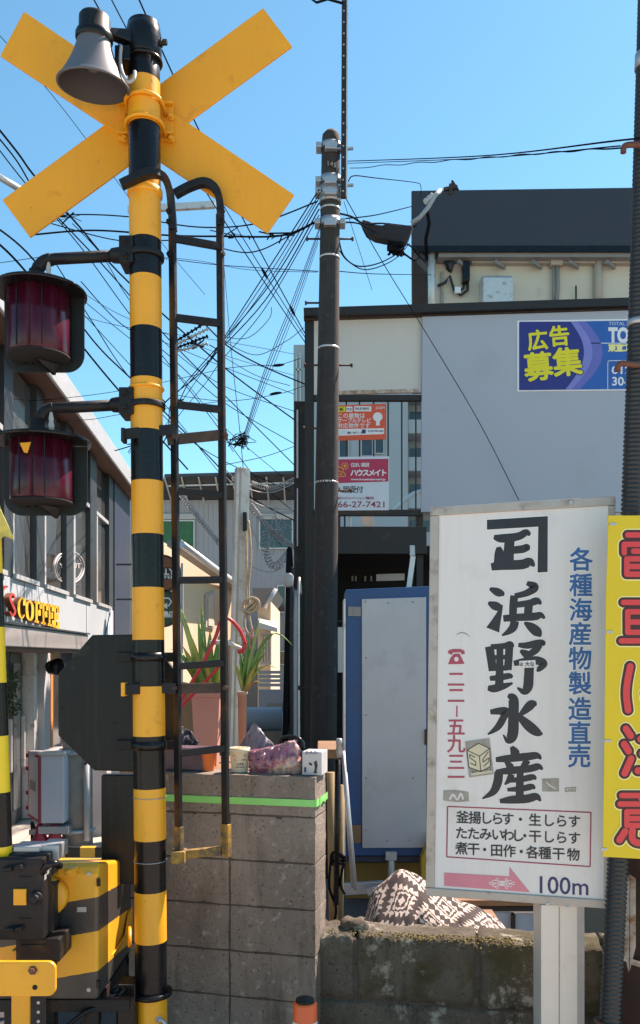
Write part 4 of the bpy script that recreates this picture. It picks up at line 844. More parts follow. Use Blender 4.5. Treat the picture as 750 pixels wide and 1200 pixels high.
for ri, h in enumerate(rows):
    z0 = max(0.0, z1-h+0.006)
    cuts = [0, WLEN] if ri == 0 else [0.0, 0.415, 0.83, WLEN]
    for ci in range(len(cuts)-1):
        s0 = cuts[ci]+(0.002 if ci else 0); s1 = cuts[ci+1]-(0.002 if ci < len(cuts)-2 else 0)
        noisy_block(m, o+WD*s1+Vector((0, 0, z0)), -WD*(s1-s0), WN*WT, Vector((0, 0, z1-z0)), 10 if ri else 22, 5, 0.0017, 100+k, flat=True); k += 1
    z1 = z0-0.006
    if z1 < 0.03: break
m.build('blocks', BLOCKM, bw); mo.build('mortar', MORTAR, bw)
# green tape
zt0 = P(0, 941.5, 3.9).z; m = MB(); path = []
f = -0.006
pts = [o+WD*WLEN-WN*0.006, o+WD*0.55-WN*0.006, o-WN*0.007-WD*0.006, o+WN*(WT+0.006)-WD*0.007, o+WD*0.5+WN*(WT+0.007)]
rows_ = []
for i, p in enumerate(pts):
    dz = [0.0, -0.002, 0.0, 0.004, 0][i]; rows_.append((p+Vector((0, 0, zt0+0.016+dz)), p+Vector((0, 0, zt0-0.016+dz))))
m.add([x for r_ in rows_ for x in r_], [(2*i, 2*i+1, 2*i+3, 2*i+2) for i in range(len(pts)-1)])
cr = o-WD*0.0095+WN*0.10
m.prism([cr+Vector((0, 0, zt0+0.020))-WN*0.05, cr+Vector((0, 0, zt0-0.006)), cr+WN*0.06+Vector((0, 0, zt0+0.018)), cr+WN*0.06+Vector((0, 0, zt0-0.02)), cr+Vector((0, 0, zt0-0.003)), cr-WN*0.05+Vector((0, 0, zt0-0.022))], -WD*-0.004)
t_ = m.build('green_tape', TAPE); so_ = t_.modifiers.new('solid', 'SOLIDIFY'); so_.thickness = 0.0012; tag(t_, 'bright green tape wrapped around the top of the block wall', 'tape')

# low mossy wall
LA = P(366, 1092, 4.0); LB = P(760, 1092, 3.74); LD = Vector((LB.x-LA.x, LB.y-LA.y, 0)); LL = LD.length; LD.normalize(); LN = Vector((-LD.y, LD.x, 0))
LZ = LA.z; lw = empty('mossy_wall', (LA+LD*0.7).xy.to_3d(), 'low dark stone wall with moss and pale lichen under the white sign', 'wall')
m = MB(); o2 = Vector((LA.x, LA.y, 0)); z1 = LZ; k = 0
for ri, h in enumerate((0.315, 0.30, 0.30)):
    z0 = max(0, z1-h+0.01); cuts = [[0.0, 0.20, 0.76, 1.32, LL], [0.0, 0.48, 1.04, LL], [0, 0.3, 0.9, LL]][ri]
    for ci in range(len(cuts)-1):
        dz = rnd.uniform(-0.006, 0.006) if ri == 0 else 0
        noisy_block(m, o2+LD*(cuts[ci]+0.004)+Vector((0, 0, z0)), LD*(cuts[ci+1]-cuts[ci]-0.008), LN*0.24, Vector((0, 0, z1-z0+dz)), 12, 7, 0.0055, 300+k); k += 1
    z1 = z0-0.006
    if z1 < 0.03: break
m.build('stones', STONEM, lw)
m = MB(); a0 = o2+LD*0.01+LN*0.012; m.hexa([a0, a0+LD*(LL-0.02), a0+LD*(LL-0.02)+Vector((0, 0, LZ-0.03)), a0+Vector((0, 0, LZ-0.03))], [x+LN*0.2 for x in (a0, a0+LD*(LL-0.02), a0+LD*(LL-0.02)+Vector((0, 0, LZ-0.03)), a0+Vector((0, 0, LZ-0.03)))]); m.build('mortar', MORTAR, lw)
# moss crust along its top
m = MB(); r2 = random.Random(5)
for i in range(900):
    t = abs(r2.gauss(0.60, 0.26)); 
    if t > 1.3: continue
    c = o2+LD*t+LN*r2.uniform(-0.006, 0.07)+Vector((0, 0, LZ-0.006+-abs(r2.gauss(0, 0.016))+0.008)); s_ = r2.uniform(0.0015, 0.0055)
    m.lathe(c, (r2.uniform(-.3, .3), r2.uniform(-.3, .3), 1), [(s_*1.2, -s_*0.4), (s_, s_*0.4), (s_*0.4, s_*0.8)], 6)
mo_ = m.build('moss', mat('dry_moss', (0.17, 0.135, 0.045), 0.95, var=0.6, scale=25, bump=0.5), lw); mo_['kind'] = 'stuff'
m = MB()
noisy_block(m, P(399, 1094, 4.03), Vector((0.13, 0.0, 0)), Vector((0, 0.1, 0)), Vector((0, 0, 0.055)), 5, 3, 0.009, 77); tag(m.build('loose_stone', STONEM), 'small loose stone lying on the top of the low mossy wall', 'stone')

# ------------------------------------------------------------------ patterned blanket over a lump
def blanket():
    NU, NV = 190, 120; vs = []; fs = []; mi = []
    top = [(0.0, 1086, 1090), (0.05, 1046, 1094), (0.12, 1037, 1097), (0.25, 1020, 1100), (0.36, 1026, 1102), (0.5, 1045, 1104), (0.65, 1058, 1106), (0.78, 1064, 1107), (0.86, 1076, 1108), (0.93, 1083, 1109), (1.0, 1103, 1110)]
    def prof1(t):
        for (a, y0, b0), (b, y1, b1) in zip(top, top[1:]):
            if a <= t <= b: f = (t-a)/(b-a); return y0+(y1-y0)*f, b0+(b1-b0)*f
        return top[-1][1:] if t > 1 else top[0][1:]
    def prof(t):
        w = [(k/8, math.exp(-(k/4)**2)) for k in range(-8, 9)]; W = sum(x[1] for x in w)
        return tuple(sum(prof1(min(1, max(0, t+q*0.06)))[j]*g_ for q, g_ in w)/W for j in (0, 1))
    PR = [prof(i/NU) for i in range(NU+1)]
    D0 = 4.28
    for j in range(NV+1):
        v = j/NV
        for i in range(NU+1):
            u = i/NU; ty, by = PR[i]
            zt = EYE+(770-ty)*(D0+0.12)/1000; zb = 0.62
            x = (428+174*u-375)*(D0+0.12)/1000
            if v < 0.62:
                q = v/0.62; s_ = math.sin(q*math.pi/2); z = zb+(zt-zb)*(q**0.85); y = D0-0.16+0.28*(q**2.4)
                lo = (1-q)
                for (fu, fw_, fa, ft) in ((0.08, 0.030, 0.030, 0.10), (0.20, 0.045, -0.030, 0.06), (0.33, 0.035, 0.040, 0.02), (0.45, 0.040, -0.030, -0.03), (0.56, 0.030, 0.034, -0.06), (0.68, 0.040, -0.028, -0.08), (0.80, 0.028, 0.030, -0.10), (0.91, 0.03, -0.024, -0.12)):
                    y += fa*math.exp(-((u-fu+ft*lo)/fw_)**2)*(0.15+0.85*lo**0.7)
                y -= 0.03*math.sin(lo*math.pi*0.9)*math.sin(u*5+1)
            else:
                q = (v-0.62)/0.38; z = zt-0.22*q*q-0.02*q; y = D0+0.12+0.45*q
            z += 0.004*math.sin(u*19+v*5)+0.002*math.sin(u*37-v*9)
            vs.append((x, y, z))
    # woven pattern: rows of stepped diamonds
    def colr(u, v):
        X = u*174; Y = -v/0.62*88+16*math.sin(u*3)
        q = 1.15; X = math.floor(X/q)*q; Y = math.floor(Y/q)*q
        ax_, ay_, bx_, by_ = 33.0, 25.0, -19.0, 26.0          # the two directions the woven diamonds repeat in
        det = ax_*by_-bx_*ay_; s1 = (X*by_-Y*bx_)/det; t1 = (ax_*Y-ay_*X)/det
        s1 = abs(s1-math.floor(s1)-0.5)*2; t1 = abs(t1-math.floor(t1)-0.5)*2
        s1, t1 = 1-s1, 1-t1
        mm = max(s1, t1); oth = min(s1, t1); tri = abs((oth*3.0) % 1-0.5)*2
        if mm < 0.13 or (mm < 0.24 and oth < 0.06): return 1
        if mm < 0.33: return 0
        if mm < 0.43: return 1
        if mm < 0.55: return 0
        return 1 if mm < 0.60+0.30*tri else 0
    for j in range(NV):
        for i in range(NU):
            fs.append((j*(NU+1)+i, j*(NU+1)+i+1, (j+1)*(NU+1)+i+1, (j+1)*(NU+1)+i)); mi.append(colr((i+.5)/NU, (j+.5)/NV))
    mb = MB(); mb.v = [Vector(v) for v in vs]; mb.f = [list(f) for f in fs]; mb.m = mi; mb.sm = [True]*len(fs)
    o = mb.build('patterned_blanket', [CLOTHB, CLOTHC]); s_ = o.modifiers.new('solid', 'SOLIDIFY'); s_.thickness = 0.006
    tag(o, 'brown and cream diamond patterned blanket draped over a lump behind the low mossy wall', 'blanket')
blanket()
m = MB(); m.box(P(436, 0, 4.4).x, P(590, 0, 4.4).x, 4.42, 4.7, 0, 0.66); tag(m.build('covered_crate', WOOD), 'brown crate hidden under the diamond patterned blanket', 'crate')
# framed glass behind the sign
e = empty('framed_glass', (P(590, 1090, 5.0).x, 5.0, 0), 'brown framed double glazed sash with two painted sky-reflection panes behind the sign post', 'window sash')
m = MB(); m.pxbox(530, 645, 1055, 1062, 4.95, 0.06); m.build('top_rail', WOOD, e, bevel=0.004)
m = MB(); m.pxbox(526, 645, 1062.5, 1068, 4.98, 0.05); m.pxbox(564, 569, 1068, 1180, 4.98, 0.05); m.pxbox(526, 531, 1068, 1180, 4.98, 0.05); m.pxbox(600, 604, 1072, 1180, 4.97, 0.05); m.pxbox(630, 645, 1068, 1180, 4.98, 0.05); m.build('frame', FRAME, e)
for a, b, y in ((531, 563, 1074), (569, 599, 1069), (604.5, 629.5, 1071)):
    m = MB(); m.pxbox(a, b, y, 1180, 5.0, 0.01); m.build('pane', mat('painted_sky_glass', (0.33, 0.42, 0.52), 0.12, var=0.15), e)  # sky reflection put into the pane colour

m = MB(); m.prism([P(646, 1040, 5.1), P(790, 1040, 5.1), P(790, 1400, 5.1), P(646, 1400, 5.1)], (0, 0.05, 0)); bo_ = m.build('gap_infill', mat('drab_infill', (0.10, 0.10, 0.085), 0.8, var=0.3, scale=3)); tag(bo_, 'added drab grey green hoarding seen between the sign post and the ribbed conduit', 'infill')  # added sheet, hides sunlit ground so the gap stays dim
# ------------------------------------------------------------------ white shop sign
TL = P(505.5, 596, 3.70); TR = P(720, 583, 3.48); BL = P(500, 1048, 3.70)
sp_ = Plane(TL, TR-TL, BL-TL); nS = sp_.n
ws = empty('seafood_sign', (P(662, 1000, 3.6).x, 3.62, 0), 'tall white sign with big black brush characters and a pink arrow on a steel post', 'sign')
BR = BL+(TR-TL)
m = MB(); m.hexa([TL, TR, BR, BL], [x-nS*0.10 for x in (TL, TR, BR, BL)]); m.build('board', SIGNW, ws, bevel=0.004)
# aluminium edging (four pieces)
m = MB(); U = (TR-TL).normalized(); V = (BL-TL).normalized(); Wd = (TR-TL).length; Hd = (BL-TL).length; fw = 0.043
def fpiece(u0, u1, v0, v1, lift=0.009):
    a = [TL+U*u0+V*v0, TL+U*u1+V*v0, TL+U*u1+V*v1, TL+U*u0+V*v1]
    m.hexa([x+nS*lift for x in a], [x-nS*0.104 for x in a])
fpiece(-0.004, Wd+0.004, -0.004, fw*0.75); fpiece(-0.004, Wd+0.004, Hd-fw*0.72, Hd+0.004); fpiece(-0.004, fw*0.8, fw*0.75+0.001, Hd-fw*0.72-0.001); fpiece(Wd-fw*0.55, Wd+0.004, fw*0.75+0.001, Hd-fw*0.72-0.001, 0.0085)
m.build('edging', EDGE, ws, bevel=0.003)
m = MB()
for (x, y) in ((649, 591), (669, 589.3), (642, 1058.5), (665, 1062.5)): add_bolt(m, sp_.pt(x, y, 0.009), nS, 0.006, 0.007)
m.build('screws', GALV, ws)
m = MB()
pz0 = sp_.pt(655, 1060).z-0.004; px0 = P(634, 1100, 3.55).x; px1 = P(677, 1100, 3.55).x
m.box(px0, px1, 3.52+0.03, 3.52+0.16, 0, pz0); m.build('post', mat('sign_post_steel', (0.66, 0.61, 0.55), 0.5, 0.2, var=0.07, scale=4, dirt=(0.50, 0.42, 0.34), dirt_amt=0.15, dscale=3), ws, bevel=0.004)
m = MB(); m.box(px1+0.001, px1+0.035, 3.57, 3.68, 0, pz0); m.build('post_rear', GALV, ws, bevel=0.003)
m = MB(); xm = (px0+px1)/2; m.box(xm-0.002, xm+0.001, 3.547, 3.552, 0, pz0-0.01); m.build('seam', SGREY, ws)
# brush characters (traced stroke by stroke, drawn on the board)
def T(ox, oy, s, pts): return [(ox+x/s, oy+y/s, w_/s) for x, y, w_ in pts]
A_ = (500, 580, 3.409); B_ = (500, 740, 3.409)
big = {
 'a': (A_, [[(268, 168, 12), (300, 174, 26), (365, 166, 24), (398, 150, 20), (412, 162, 8)], [(332, 178, 30), (328, 230, 32), (326, 276, 34)], [(336, 222, 22), (385, 216, 24), (402, 208, 18), (407, 222, 6)], [(286, 208, 12), (290, 232, 28), (286, 282, 28)], [(258, 288, 22), (300, 282, 28), (380, 278, 30), (412, 268, 26), (430, 286, 6)]]),
 'b': (A_, [[(252, 374, 8), (278, 386, 24), (300, 396, 20), (306, 404, 4)], [(246, 430, 8), (270, 442, 26), (290, 450, 22), (298, 456, 4)], [(264, 540, 44), (272, 520, 34), (288, 480, 18), (302, 440, 4)],
   [(400, 352, 12), (432, 368, 26), (400, 392, 20), (352, 404, 16)], [(350, 402, 24), (346, 445, 24), (344, 492, 22)], [(352, 440, 18), (410, 432, 20), (440, 424, 22), (458, 436, 6)], [(408, 436, 26), (404, 490, 24)], [(306, 494, 20), (350, 490, 22), (430, 486, 24), (455, 480, 18), (472, 494, 6)],
   [(352, 504, 26), (346, 528, 26), (328, 546, 18), (300, 562, 3)], [(390, 510, 6), (415, 526, 26), (442, 548, 30), (456, 566, 6)]]),
 'c': (B_, [[(250, 60, 26), (258, 110, 26), (264, 158, 24)], [(256, 62, 16), (310, 58, 18), (334, 52, 20), (346, 64, 8)], [(330, 62, 24), (328, 105, 24), (324, 154, 24)], [(266, 104, 13), (324, 102, 13)], [(266, 148, 15), (324, 146, 15)], [(293, 62, 20), (292, 140, 22), (290, 212, 26)], [(252, 188, 14), (290, 184, 18), (330, 178, 18), (342, 186, 6)], [(244, 226, 14), (270, 228, 24), (310, 218, 18), (344, 206, 5)],
   [(366, 54, 12), (400, 56, 20), (440, 48, 22), (464, 46, 18), (466, 58, 4)], [(452, 52, 20), (436, 74, 22), (410, 92, 18)], [(374, 76, 8), (396, 90, 24), (418, 104, 20)], [(348, 128, 16), (390, 120, 22), (440, 116, 26), (470, 128, 20), (450, 150, 16), (440, 160, 3)], [(410, 120, 28), (408, 180, 30), (404, 222, 30), (388, 240, 20), (362, 224, 4)]]),
 'd': (B_, [[(324, 256, 10), (346, 270, 30), (347, 330, 32), (345, 400, 34), (336, 428, 30), (322, 436, 14), (306, 412, 3)], [(254, 322, 14), (290, 318, 22), (318, 318, 22), (308, 342, 22), (284, 382, 20), (244, 412, 3)], [(440, 288, 10), (418, 292, 28), (392, 316, 22), (364, 340, 4)], [(356, 322, 5), (384, 354, 24), (416, 384, 32), (444, 404, 24), (464, 410, 3)]]),
 'e': (B_, [[(338, 460, 10), (352, 482, 28), (354, 500, 20)], [(276, 512, 14), (320, 508, 22), (400, 500, 24), (440, 496, 20), (458, 510, 5)], [(316, 520, 10), (334, 540, 22), (340, 552, 8)], [(404, 514, 20), (388, 536, 18), (374, 552, 5)], [(276, 562, 14), (330, 556, 22), (410, 548, 22), (446, 540, 20), (464, 552, 4)], [(288, 560, 26), (284, 600, 28), (266, 640, 22), (222, 668, 3)],
   [(340, 570, 20), (330, 592, 18), (312, 612, 4)], [(328, 596, 12), (380, 590, 18), (424, 582, 18), (436, 592, 4)], [(322, 632, 10), (380, 628, 18), (420, 620, 18), (432, 630, 4)], [(374, 562, 20), (372, 620, 24), (372, 664, 24)], [(292, 678, 12), (340, 672, 24), (400, 668, 26), (438, 660, 22), (456, 678, 4)]]),
}
ml = MB(); mh = MB(); li = 0
for key, (tf, strokes) in big.items():
    for k, st in enumerate(strokes):
        s_ = T(*tf, st); s_ = [(x, y, w_*1.24+0.6) for x, y, w_ in s_]; sp_.stroke(mh, s_, 0.0008+0.00004*k, 0, wadd=2.0, n=6); sp_.stroke(ml, s_, 0.0018+0.00004*k, 0, n=6)
for (a, b) in (((240, 101), (484, 84)),):
    q = [(500+x/3.409, 580+y/3.409) for x, y in ((241, 100), (484, 85), (483, 308), (443, 310), (446, 127), (241, 139))]
    sp_.quad(ml, q, 0.0016, 0.0006)
    q2 = [(500+x/3.409, 580+y/3.409) for x, y in ((237, 96), (488, 81), (487, 312), (439, 314), (442, 132), (237, 143))]
    sp_.quad(mh, q2, 0.0004, 0.0003)
mh.build('white_outline', WHITE, ws); ml.build('brush_lettering', INK, ws)
# blue column, red phone column, product list
m = MB(); mh = MB()
for i, ch in enumerate('各種海産物製造直売'):
    y = [656, 686, 715, 743, 772, 801, 831, 859.5, 886.5][i]; x = 681-0.25*i*1.1
    sp_.glyph(m, ch, x, y, 28.5, 0.0016, 0, 0.022, 0.98, 0.0006, slope=0.0); sp_.glyph(mh, ch, x, y, 28.5, 0.0006, 0, 0.06, 0.98, 0.0004)
mh.build('white_outline', WHITE, ws); m.build('blue_lettering', INKB, ws)
m = MB()
for ch, y, s_ in (('二', 796, 21), ('二', 815, 21), ('五', 852, 22), ('九', 872, 22), ('三', 893, 21), ('一', 911, 21)): sp_.glyph(m, ch, 534.5, y, s_, 0.0012, 0, 0.016, 1, 0.0008)
sp_.stroke(m, [(535.5, 827, 1.6), (535.3, 840, 1.8)], 0.0012)
# telephone mark
q = [(524.5, 765), (526, 762), (531, 760.5), (540, 760.5), (544, 762.5), (545, 766), (541, 767), (540, 764.5), (531, 764.5), (529, 767.5)]
sp_.quad(m, q, 0.0012, 0.0007); sp_.quad(m, [(532, 766), (538.5, 766), (541, 771), (544.5, 778), (525, 778.5), (528, 771)], 0.0012, 0.0007)
mw = MB(); sp_.quad(mw, arc(535, 772.5, 2.6, 2.8, 0, 2*math.pi*0.96, 14), 0.0024, 0.0004); 
m.build('red_lettering', INKR, ws); mw.build('dial', SIGNW, ws)
m = MB(); fr = MAROON
cor = [(524.5, 945), (692.5, 952), (691.5, 1015.5), (523.5, 1004)]
for a, b in zip(cor, cor[1:]+cor[:1]): sp_.stroke(m, [(*a, 1.5), (*b, 1.5)], 0.0012+0.0002*len(m.f) % 0.001)
m.build('maroon_border', MAROON, ws)
m = MB()
def row(txt, xs, y0, y1, s_):
    for ch, x in zip(txt, xs): sp_.glyph(m, ch, x, y0+(y1-y0)*(x-535)/145, s_, 0.0012, 0, 0.018, 1, 0.0006, slope=0.03)
row('釜揚しらす・生しらす', [542, 556.5, 570, 583, 595, 610, 627, 643, 658, 673], 957.5, 963, 15.5)
row('たたみいわし・干しらす', [541, 555, 569, 583, 595.5, 607, 615, 627, 643, 658, 673], 976, 982.5, 15.5)
row('煮干・田作・各種干物', [541, 555, 568, 582, 597, 611, 624, 638.5, 654.5, 672], 994, 1002, 15.5)
m.build('product_list', INK, ws)
m = MB(); sp_.quad(m, [(520.5, 1022.5), (597, 1027), (597, 1016), (621, 1045.5), (520.5, 1038)], 0.0012, 0.0006); m.build('pink_arrow', PINK, ws)
m = MB(); cx, cy = 588.5, 1035
for k, (a, b, rr) in enumerate(((5.5, 2.6, 0.8), (3.4, 1.6, 0.7), (1.6, 0.8, 0.8))): sp_.stroke(m, [(x, y, rr) for x, y in arc(cx, cy, a, b, 0, 2*math.pi, 16)], 0.0024+0.0001*k, 0, n=2)
for s_ in (-1, 1):
    for k, (dx, dy, r_) in enumerate(((9, -1.8, 2.2), (9, 2.2, 2.0), (13, 0, 1.8), (5.5, -4.2, 1.6), (5.5, 4.4, 1.6))):
        sp_.stroke(m, [(x, y, 0.7) for x, y in arc(cx+s_*dx, cy+dy, r_*1.2, r_*0.8, 0.5, 5.6, 9)], 0.0027+0.0001*k, 0, n=2)
m.build('arrow_flourish', WHITE, ws)
m = MB(); sp_.text(m, '100m', 632.5, 689.5, 1036.5, 0.0012, 0, 0.008, slope=0.045, h=20.5); m.build('distance_text', INKN, ws)
# stickers
e_ = MB(); sp_.quad(e_, [(545, 869), (573.5, 865), (578.5, 907), (550, 911)], 0.0030, 0.0005); st = e_.build('cube_sticker', SGREY, ws)
m = MB(); sp_.quad(m, [(561, 871), (574, 877), (575, 898), (563.5, 904), (549.5, 899), (547.5, 879)], 0.0036, 0.0004, 0); sp_.quad(m, [(552, 905), (577, 901.5), (577.6, 905), (552.3, 908.5)], 0.0036, 0.0004, 0)
for k, (a, b) in enumerate((((561, 871), (574, 877)), ((574, 877), (575, 898)), ((575, 898), (563.5, 904)), ((563.5, 904), (549.5, 899)), ((549.5, 899), (547.5, 879)), ((547.5, 879), (561, 871)), ((547.5, 879), (562, 886)), ((562, 886), (574, 877)), ((562, 886), (563.5, 904)))): sp_.stroke(m, [(*a, 1.0), (*b, 1.0)], 0.0042+0.00005*k, 1)
for x0, fl in ((549.5, 1), (565, -1)):
    sl = 0.45*fl
    S_ = [(x0+7.5, 886.5+4*fl-(2 if fl < 0 else 3)), (x0+1, 884+(0 if fl > 0 else 6)), (x0+1.3, 888+(0 if fl > 0 else 5)), (x0+8, 891.5+(1 if fl > 0 else -3.5)), (x0+8.3, 896+(1 if fl > 0 else -4)), (x0+1.8, 894+(0 if fl > 0 else 4))]
    for k, (a, b) in enumerate(zip(S_, S_[1:])): sp_.stroke(m, [(*a, 1.0), (*b, 1.0)], 0.0047+0.00005*k, 1)
sp_.text(m, 'BINODA', 553, 577, 905, 0.0042, 1, 0.0, slope=-0.13, h=2.4)
m.build('cube_print', [SCREAM, SIGNBLK], st)
m = MB(); sp_.quad(m, [(635, 912.5), (655, 912), (655, 927.5), (635.5, 927.5)], 0.0012, 0.0005); m.build('square_sticker', SGREY, ws); m = MB(); sp_.quad(m, [(519.5, 926), (534, 925.5), (549, 928), (549.5, 939), (536, 940), (519.5, 938)], 0.0012, 0.0005); m.build('torn_sticker', SGREY, ws)
m = MB(); sp_.stroke(m, [(527, 937, 3), (531, 931, 2.5), (536, 937, 2), (540, 930, 2.5), (543, 937, 2)], 0.0022); sp_.stroke(m, [(640, 916, 0.8), (644, 920, 1.2), (652, 925, 0.8)], 0.0022); m.build('sticker_scuff', SIGNW, ws)
m = MB(); sp_.quad(m, [(608.5, 774.5), (627.5, 773.5), (628, 782), (609, 783)], 0.0040, 0.0004, 0); sp_.glyphs(m, '≧大な', 612.5, 778.3, 6, 0.0046, 1, 0.02, step=5.6); m.build('name_sticker', [SIGNW, SIGNBLK], ws)
m = MB(); sp_.quad(m, [(662, 923), (675, 922), (675, 927.5), (662, 928)], 0.0012, 0.0004, 1); sp_.text(m, '4779', 663, 674, 925, 0.0018, 0, 0.0, h=3.4); m.build('small_tag', [SIGNW, SGREY], ws)
m = MB(); sp_.stroke(m, [(535, 744, 0.8), (540, 741.5, 1.4), (546, 742.5, 1.2), (550, 746, 0.6)], 0.0012); m.build('scratch', SGREY, ws)

# ------------------------------------------------------------------ pole, conduit and yellow sign at the right edge
e = empty('roadside_pole', (P(775, 1000, 3.55).x, 3.6, 0), 'thick dark red brown stained pole at the right edge behind the ribbed conduit', 'pole')
m = MB(); b0 = P(772, 1300, 3.62); b0.z = 0; t0 = P(797, -150, 3.62); m.lathe(b0, t0-b0, [(0.172, 0), (0.165, 2.0), (0.152, (t0-b0).length)], 32); m.build('pole', POSTAL, e)
pl = Plane((P(760, 1080, 3.455).x, 3.455, 0), (1, 0.35, 0), (0, 0, 1))
m = MB(); q = P(737.5, 1085, 3.46); m.hexa([P(732, 1032, 3.475), P(738, 1026, 3.46), P(737, 1140, 3.46), P(731.5, 1113, 3.475)], [x+Vector((0.004, 0.02, 0)) for x in (P(732, 1032, 3.475), P(738, 1026, 3.46), P(737, 1140, 3.46), P(731.5, 1113, 3.475))]); m.hexa([P(738.5, 1026, 3.458), P(745, 1030, 3.44), P(745, 1110, 3.44), P(738, 1138, 3.458)], [x+Vector((0.004, 0.02, 0)) for x in (P(738.5, 1026, 3.458), P(745, 1030, 3.44), P(745, 1110, 3.44), P(738, 1138, 3.458))]); m.build('faded_strip', STICKERW, e)
m = MB(); m.lathe(P(772.5, 1119, 3.62), t0-b0, [(0.172, -0.012), (0.172, 0.012)], 32, cap=False); m.build('white_band', STICKERW, e)
e = empty('ribbed_conduit', (P(712, 1200, 3.42).x, 3.42, 0), 'leaning black corrugated conduit tied along the dark pole at the right edge', 'conduit')
b0 = P(713, 1215, 3.40); b0 = b0+(b0-P(741, 400, 3.40))*0.9; b0.z = max(0, b0.z)
# the run follows three straight stretches
runs = [P(713, 1235, 3.40), P(724, 1010, 3.40), P(740.5, 590, 3.40), P(748.5, 380, 3.40), P(758.5, 60, 3.40), P(763, -120, 3.40)]
gdir = (runs[0]-runs[1]).normalized(); runs[0] = runs[1]+gdir*((runs[1].z-0.02)/-gdir.z)
m = MB(); acc = 0
full = []
for a, b in zip(runs, runs[1:]):
    n = max(2, int((b-a).length/0.006)); full += [a+(b-a)*i/n for i in range(n)]
rs = []
for i in range(len(full)): rs.append([0.0335, 0.0415, 0.0415][i % 3])
m.tube(full, rs, 20, sm=True); m.build('ribbed_tube', CONDUIT, e)
m = MB(); m.lathe(P(748.5, 379, 3.40), runs[4]-runs[3], [(0.044, -0.012), (0.044, 0.012)], 20); m.lathe(P(758, 72, 3.40), runs[4]-runs[3], [(0.046, -0.03), (0.046, 0.03)], 20); m.build('tie_band', GALV, e)
m = MB(); m.lathe(P(712.5, 1199, 3.40), runs[1]-runs[0], [(0.052, 0), (0.052, 0.012)], 20); m.build('collar', BRASS, e)
for y, lab in ((171, 'rust brown hook holding the two upper wires on the conduit near the top right'), (428, 'rust brown hook on the conduit in front of the blue banner')):
    x = 748 if y > 300 else 755; e = empty('wire_hook', P(x, y, 3.36), lab, 'hook')
    m = MB(); m.tube(crom([P(x, y, 3.37), P(x-8, y-1.5, 3.34), P(x-20, y-1, 3.34), P(x-24, y+2, 3.34), P(x-24.5, y+8, 3.34)] if y < 300 else [P(x, y, 3.37), P(x-8, y-1, 3.34), P(x-20, y-2, 3.34), P(x-24, y+2, 3.34), P(x-24, y+7, 3.34)], 5), 0.012, 8); m.build('hook', BRASS, e)
yo = P(709.5, 604, 3.27); yb_ = P(705, 1005, 3.27)
ys = Plane(yo, (1, 0.12, 0), yb_-yo)
e = empty('yellow_warning_sign', ys.pt(770, 1005), 'yellow warning sign with big red Japanese characters strapped to the right pole', 'sign')
m = MB(); n_ = 12
qs = [ys.pt(712.5, 604), ys.pt(828, 604)]
poly = [(712.8, 604), (712, 640), (710.2, 700), (709.4, 760), (708.8, 830), (708, 900), (706.8, 960), (706.4, 1004), (760, 1007), (832, 1010), (836, 800), (838, 604)]
m.prism([ys.pt(*p) for p in poly], -ys.n*0.004); m.build('sheet', YSIGN, e, bevel=0.001)
K = [
 [(735, 627, 0), (806, 627, 0)], [(731, 638, 0), (810, 638, 0)], [(731, 638, 0), (731, 648, 0)], [(810, 638, 0), (810, 648, 0)], [(770, 627, 0), (770, 680, 0)], [(742, 646, 0), (756, 646, 0)], [(784, 646, 0), (798, 646, 0)],
 [(734, 655, 0), (806, 655, 0)], [(734, 655, 0), (734, 673, 0)], [(806, 655, 0), (806, 673, 0)], [(734, 664, 0), (806, 664, 0)], [(734, 673, 0), (806, 673, 0)], [(770, 680, 0), (812, 680, 0)],
 [(730, 706, 0), (810, 706, 0)], [(735, 717, 0), (805, 717, 0)], [(735, 717, 0), (735, 741, 0)], [(805, 717, 0), (805, 741, 0)], [(735, 729, 0), (805, 729, 0)], [(735, 741, 0), (805, 741, 0)], [(727.5, 751, 0), (813, 751, 0)], [(770, 697, 0), (770, 762, 0)],
 [(738, 781, 0), (734.5, 800, 0), (733.5, 815, 0), (735.5, 832, 0)], [(758, 789, 0), (800, 787, 0)], [(756, 812, 0), (760, 824, 0), (775, 828, 0), (806, 826, 0)],
 [(733, 854, 0), (738.5, 862, 0)], [(731, 872, 0), (736, 880, 0)], [(739, 889, 0), (731.5, 906, 0)], [(774, 849, 0), (782, 856, 0)], [(750, 866, 0), (810, 866, 0)], [(752, 883, 0), (808, 883, 0)], [(747, 903, 0), (813, 903, 0)], [(780, 866, 0), (780, 903, 0)],
 [(769, 920, 0), (769, 926, 0)], [(728, 932, 0), (812, 932, 0)], [(750, 934, 0), (753, 940, 0)], [(790, 934, 0), (787, 940, 0)], [(726, 942, 0), (814, 942, 0)], [(734, 951, 0), (806, 951, 0)], [(734, 951, 0), (734, 967, 0)], [(806, 951, 0), (806, 967, 0)], [(734, 959, 0), (806, 959, 0)], [(734, 967, 0), (806, 967, 0)],
 [(732, 974, 0), (725.5, 984, 0)], [(740.5, 973, 0), (741, 984, 0), (752, 988, 0), (785, 987, 0), (790, 980, 0)], [(766, 973, 0), (772, 978, 0)], [(802, 974, 0), (810, 984, 0)]]
